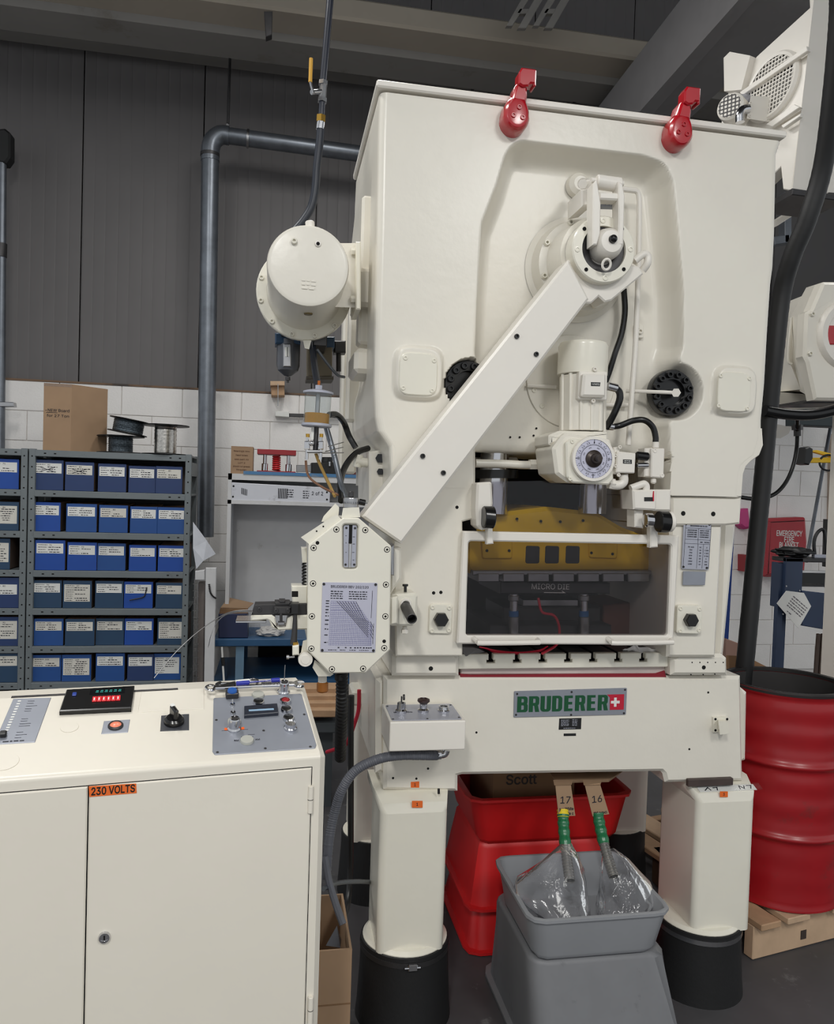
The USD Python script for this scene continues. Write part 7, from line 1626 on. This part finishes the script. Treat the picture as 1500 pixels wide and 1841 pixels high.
cpn.part('print', scribble([(-.03, .075, .035-.014*k, .006) for k in range(5)]+[(-.01, .02, -.045, .006)], f6, seed=5), mat('grey_ink', (110, 106, 112), .7), smooth=False, kind='stuff')
one('white_cloth', hull([at(a, b, y) for a, b, y in ((1480, 1052, cY+.1), (1500, 1046, cY+.1), (1520, 1052, cY+.1), (1515, 1060, cY+.05), (1485, 1060, cY+.05))]), mat('rag_white', (196, 194, 192), .85, bump=.5, bs=60), 'white cloth on the inner shelf of the blue tool cart', 'cloth')
for a in (1470, 1478, 1492):
    one('pipe_length', cyl(at(a+2, 1140, 4.6), at(a-4, 1225, 4.5), .014, 10), mat('dark_brown_pipe', (70, 56, 48), .6, metal=.3), {1470: 'left', 1478: 'middle', 1492: 'right'}[a]+' of three dark pipes standing under the blue tool cart', 'pipe')
hk2 = Thing('bent_bracket', 'black bent bracket standing on the tool cart beside the leaning pole', 'bracket', at(1475, 980, cY+.06))
hk2.part('loop', tube([at(1466, 1004, cY+.06), at(1464, 975, cY+.06), at(1470, 958, cY+.06), at(1480, 952, cY+.06), at(1484, 965, cY+.06), at(1486, 1004, cY+.06)], .009, 8, 4), black)
hk2.part('coil', tube([at(1488+2*math.cos(t), 962+t*.9, cY+.06) for t in np.arange(0, 44, .8)], .003, 5, 1, smooth=False), black)
one('dark_cabinet', plate([(1493, 934), (1560, 934), (1560, 1020), (1491, 1020)], 4.1, .06, .006), black, 'dark cabinet cut off by the right edge above the tool cart', 'cabinet')
ya = Thing('yellow_arm', 'yellow spring balancer arm with a black joint at the right edge', 'arm', at(1470, 825, 4.0))
ya.part('lower_arm', plate([(1452, 823), (1530, 822), (1530, 832), (1452, 832)], 4.0, .04, .003), yellowpaint)
ya.part('upper_arm', plate([(1462, 812), (1470, 809), (1530, 824), (1530, 832)], 4.02, .03, .003), yellowpaint)
ya.part('joint', plate([(1449, 806), (1456, 803), (1463, 807), (1463, 824), (1456, 836), (1446, 834), (1447, 824)], 3.98, .08, .006), black)
ya.part('cable_loop', tube([at(1490+16*math.cos(t), 832+14*math.sin(t), 3.97) for t in np.linspace(-2.6, 3.2, 26)], .006, 8, 1, smooth=False), black)

# ---------------- drive motor housing with the red block
mY2 = 2.75
mh = Thing('drive_motor', 'cream cast drive motor housing with a red block inside a round rim', 'motor', at(1470, 620, mY2))
front = [(1481, 507), (1540, 508), (1580, 560), (1580, 690), (1540, 720), (1466, 719), (1452, 652), (1446, 640), (1450, 562), (1460, 556)]
mh.part('end_plate', plate(front, mY2, .05, .01), castcream)
fr3 = np.array([at(a, b, mY2+.05) for a, b in front])
def shifted(P, Y, k, dx=0, dy=0): return [at(a*k+(1-k)*1500+dx, b*k+(1-k)*615+dy, Y) for a, b in P]
mh.part('mid_body', hull(np.vstack([fr3, [at(a, b, mY2+.22) for a, b in ((1450, 517), (1540, 515), (1560, 560), (1560, 700), (1438, 703), (1424, 652), (1420, 573))]])), castcream)
mh.part('rear_body', hull([at(a, b, y) for a, b, y in ((1422, 574, mY2+.2), (1420, 650, mY2+.2), (1448, 530, mY2+.2), (1440, 700, mY2+.2), (1540, 520, mY2+.2), (1540, 700, mY2+.2), (1405, 580, mY2+.42), (1398, 650, mY2+.42), (1410, 545, mY2+.42), (1396, 705, mY2+.42), (1540, 530, mY2+.42), (1540, 716, mY2+.42))]), castcream)
mh.part('seam_ridge', tube([at(1424, 571, mY2+.19), at(1420, 610, mY2+.185), at(1418, 648, mY2+.19), at(1424, 655, mY2+.185)], .006, 8, 4), castcream)
rc = at(1525, 603, mY2)
mh.part('round_rim', lathe([(pxm(mY2, 50), -.02), (pxm(mY2, 52), .02), (pxm(mY2, 64), .022), (pxm(mY2, 68), .012), (pxm(mY2, 70), 0)], rc, (0, -1, 0), 48), flatcream)
mh.part('recess', disc(rc+np.array([0, -.0015, 0]), (0, -1, 0), pxm(mY2, 51), .003, 40), flatcream)
mh.part('red_block', plate([(1485, 587), (1488, 585), (1545, 585), (1545, 619), (1486, 619), (1483, 612)], mY2-.012, .02, .003, .004), redgloss)
mh.part('mount_arm', box(X(1480, 620, 3.05), X(1540, 600, 2.95)-.001, 3.0, 3.06, Z(1500, 660, 3.05), Z(1500, 600, 3.05)), castcream)
for a, b in ((1460, 565), (1456, 636)): mh.part('bolt', sbolt(at(a, b, mY2), (0, -1, 0), .010, .010, 6), cream)
mh.part('vent_grille', cat(*[plate([(1460+k*8, 700+1), (1464+k*8, 700+1), (1463+k*8, 706), (1459+k*8, 706)], mY2+.01, .004, 0) for k in range(6)]) if False else plate([(1452, 719), (1540, 718), (1540, 724), (1444, 725)], mY2+.05, .2, .003), darksteel)
mh.part('foot', hull([at(a, b, y) for a, b, y in ((1392, 704, mY2+.3), (1540, 716, mY2+.3), (1540, 730, mY2+.3), (1440, 728, mY2+.3), (1392, 738, mY2+.3), (1392, 704, mY2+.6), (1540, 730, mY2+.6), (1392, 738, mY2+.6))]), castcream)
one('black_hose', tube([at(1375, 738, 2.62), at(1410, 744, 2.62), at(1450, 746, 2.62), at(1485, 741, 2.62), at(1530, 728, 2.62)], pxm(2.62, 11), 16), blackgloss, 'thick black hose running right under the cream drive motor', 'hose')
h5 = Thing('hydraulic_hose', 'thin black hose with a dark fitting curving down right of the press', 'hose', at(1420, 830, 3.2))
h5.part('hose', tube([at(1434, 725, 3.12), at(1434, 780, 3.2), at(1432, 812, 3.2), at(1424, 845, 3.2), at(1410, 872, 3.2), at(1390, 890, 3.2), at(1360, 897, 3.2), at(1320, 892, 3.2)], .009, 10), blackgloss)
h5.part('fitting', cat(cyl(at(1434, 762, 3.2), at(1434, 784, 3.2), .016, 10)), darksteel)
h5.part('fitting_nut', cyl(at(1434, 764, 3.2), at(1434, 773, 3.2), .024, 6), darksteel, smooth=False)
one('dark_beam', plate([(1432, 724), (1560, 722), (1560, 770), (1432, 764)], 4.2, .1, .004), mat('dark_teal_beam', (44, 54, 58), .6), 'dark steel beam in the background below the drive motor', 'beam')
wlm = Thing('wall_lamp', 'pale lamp cover with crumpled plastic on the wall under the drive motor', 'lamp', at(1405, 765, 4.6))
wlm.part('cover', hull([at(a, b, y) for a, b, y in ((1384, 760, 4.6), (1424, 768, 4.6), (1418, 780, 4.6), (1404, 788, 4.6), (1386, 787, 4.6), (1384, 762, 4.7), (1420, 770, 4.7), (1404, 786, 4.7))]), mat('dull_white', (190, 186, 180), .5))
wlm.part('plastic', plate([(1386, 728), (1437, 724), (1434, 768), (1386, 768)], 4.62, .02, .004), whitepaint)

# ---------------- big black hose on the right
one('large_hose', tube([at(1512, -20, 2.2), at(1510, 40, 2.25), at(1498, 170, 2.35), at(1480, 300, 2.45), at(1452, 395, 2.5), at(1425, 460, 2.55), at(1406, 530, 2.6), at(1393, 640, 2.62), at(1382, 750, 2.65), at(1373, 850, 2.67), at(1362, 960, 2.68), at(1350, 1090, 2.68), at(1336, 1235, 2.68)],
    lambda t: pxm(2.55, 17.5)*(1+.012*np.sin(t*400)), 20, 12), mat('hose_black', (30, 30, 31), .5, var=.1), 'large black hose running down the right side from the fan unit to behind the base', 'hose')

# ---------------- fan unit
q0, q1, q2 = at(1466, 0, 2.75), at(1424, 343, 2.75), at(1362, 100, 3.02)
nn = np.cross(q1-q0, q2-q0); nn /= np.linalg.norm(nn)
if np.dot(nn, CAM-q0) < 0: nn = -nn
vv = (q0-q1)/np.linalg.norm(q0-q1); uu2 = np.cross(vv, nn)
FN = F(q1, uu2, vv)
fan = Thing('fan_unit', 'cream ventilation cabinet with a round mesh fan guard, above the press on the right', 'fan unit', q1)
fq = lambda pts: [tuple(FN.px(a, b)) for a, b in pts]
side = [(1468, -30), (1466, 0), (1424, 343), (1408, 340), (1404, 300), (1392, 312), (1300, 400), (1290, 250), (1310, 165), (1362, 100), (1456, 14), (1454, -30)]
fan.part('side_panel', prism(fq(side), -.05, 0, FN, .003), flatcream)
fan.part('front_panel', hull(np.vstack([[at(a, b, 2.74) for a, b in ((1467, -30), (1425, 342), (1560, 350), (1560, -30))], [at(a, b, 2.80) for a, b in ((1470, -30), (1432, 340), (1560, 350), (1560, -30))]])), flatcream)
fan.part('bottom_flange', plate([(1426, 338), (1520, 352), (1520, 362), (1424, 350)], 2.72, .2, .003), darksteel)
ctr = FN.px(1391, 158)
gR_ = (FN.px(1440, 105)-FN.px(1352, 215)); 
ga = .128
fan.part('guard_ring', lathe([(ga-.012, .02), (ga, .022), (ga+.008, .012), (ga+.008, 0)], FN(np.array([ctr[0], ctr[1], 0])), FN.w, 48), flatcream)
fan.part('fan_opening', disc(FN(np.array([ctr[0], ctr[1], .0005])), FN.w, ga, .004, 40), mat('fan_shadow', (120, 120, 118), .7))
fan.part('support_post', box(X(1540, 600, 2.95), X(1540, 600, 2.95)+.12, 2.95, 3.07, 0, Z(1540, 100, 2.95)), flatcream)
wires = []
step = .0165
for k in np.arange(-ga+.006, ga-.004, step):
    L_ = math.sqrt(max(ga*ga-k*k, 0))
    for a_, b_ in (((k, -L_), (k, L_)), ((-L_, k), (L_, k))):
        wires.append(cyl(FN(np.array([ctr[0]+a_[0], ctr[1]+a_[1], .016])), FN(np.array([ctr[0]+b_[0], ctr[1]+b_[1], .016])), .0032, 5))
fan.part('mesh_guard', cat(wires), flatcream, kind='stuff')
for P in ([(1462, 88), (1464, 96), (1345, 176), (1341, 170)], [(1440, 192), (1450, 197), (1400, 232), (1388, 228)], [(1452, 208), (1450, 214), (1420, 235), (1416, 230)]):
    fan.part('strut', prism(fq(P), .018, .034, FN, .002), flatcream)
fan.part('upper_box', hull(np.vstack([[FN(np.array([*FN.px(a, b), w])) for a, b in ((1322, 97), (1359, 104), (1343, 165), (1312, 168), (1311, 108)) for w in (.0, .03)]])), flatcream)
mo = Thing('fan_motor', 'small cream fan motor with a round grilled cowl above the top edge of the press', 'motor', at(1330, 195, 3.0))
m1_, m2_ = at(1309, 191, 2.95), at(1350, 194, 3.08)
ax_ = (m1_-m2_)/np.linalg.norm(m1_-m2_)
axv = np.array([-.80, -.6, 0.02]); axv /= np.linalg.norm(axv)
Rm = pxm(2.95, 26)
mo.part('cowl', lathe([(0, .0), (Rm*.8, 0), (Rm*.97, -.008), (Rm, -.02), (Rm, -.10), (0, -.10)], at(1312, 190, 2.95), axv, 36), flatcream)
fm = axisF(at(1312, 190, 2.95), axv); gg = []
for k in np.linspace(-.7, .7, 6):
    L_ = Rm*math.sqrt(.64-k*k)
    gg.append(fbox(fm, k*Rm-.002, k*Rm+.002, -L_, L_, 0, .002)); gg.append(fbox(fm, -L_, L_, k*Rm-.002, k*Rm+.002, 0, .002))
mo.part('grille', cat(gg), darksteel, smooth=False, kind='stuff')
mo.part('body', cyl(at(1322, 192, 2.99), at(1382, 192, 3.18), Rm*.85, 28), alu)
mo.part('terminal_box', hull([at(a, b, y) for a, b in ((1350, 172), (1391, 174), (1388, 220), (1343, 213)) for y in (2.90, 2.99)]), flatcream)
for a, b in ((1349, 186), (1348, 209), (1379, 217), (1386, 178)): mo.part('bolt', sbolt(at(a, b, 2.90), (0, -1, 0), .006, .005), flatcream)
mo.part('conduit_elbow', tube([at(1346, 196, 2.9), at(1336, 198, 2.9), at(1331, 206, 2.9), at(1331, 220, 2.9)], .018, 14, 5), chrome)
for P in ([(1395, 395), (1400, 405), (1500, 340), (1492, 333)],): one('steel_angle', plate(P, 3.2, .06, .003), flatcream, 'cream steel angle bar running up behind the large black hose', 'angle bar')
fan.part('rail_hanger', plate([(1412, 345), (1424, 345), (1424, 436), (1412, 436)], 3.4, .05, .003), greypipe)
fan.part('support_rail', plate([(1392, 425), (1420, 421), (1420, 436), (1394, 440)], 3.4, .05, .003), greypipe)
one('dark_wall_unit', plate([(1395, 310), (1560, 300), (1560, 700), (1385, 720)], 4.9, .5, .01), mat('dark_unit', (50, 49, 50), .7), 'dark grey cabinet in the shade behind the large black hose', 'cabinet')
sp2 = Thing('hanging_speaker', 'black wedge unit hung on a chain under the sloping rafter', 'fixture', at(1405, 40, 3.8))
sp2.part('body', hull([at(a, b, y) for a, b, y in ((1379, 33), (1396, 21), (1446, 28), (1440, 45), (1382, 46)) for y in (3.8,)] if False else [at(a, b, y) for a, b in ((1379, 33), (1393, 20), (1450, 27), (1444, 40), (1400, 47), (1381, 46)) for y in (3.7, 3.95)]), black)
sp2.part('chain', tube([at(1386, 44, 3.75), at(1376, 62, 3.75), at(1355, 85, 3.75), at(1342, 100, 3.75)], hose_r(.006, 16, .4), 6, 16), darksteel)
sp2.part('rod', cyl(at(1436, 26, 3.8), at(1436, -25, 3.8), .007, 8), darksteel)
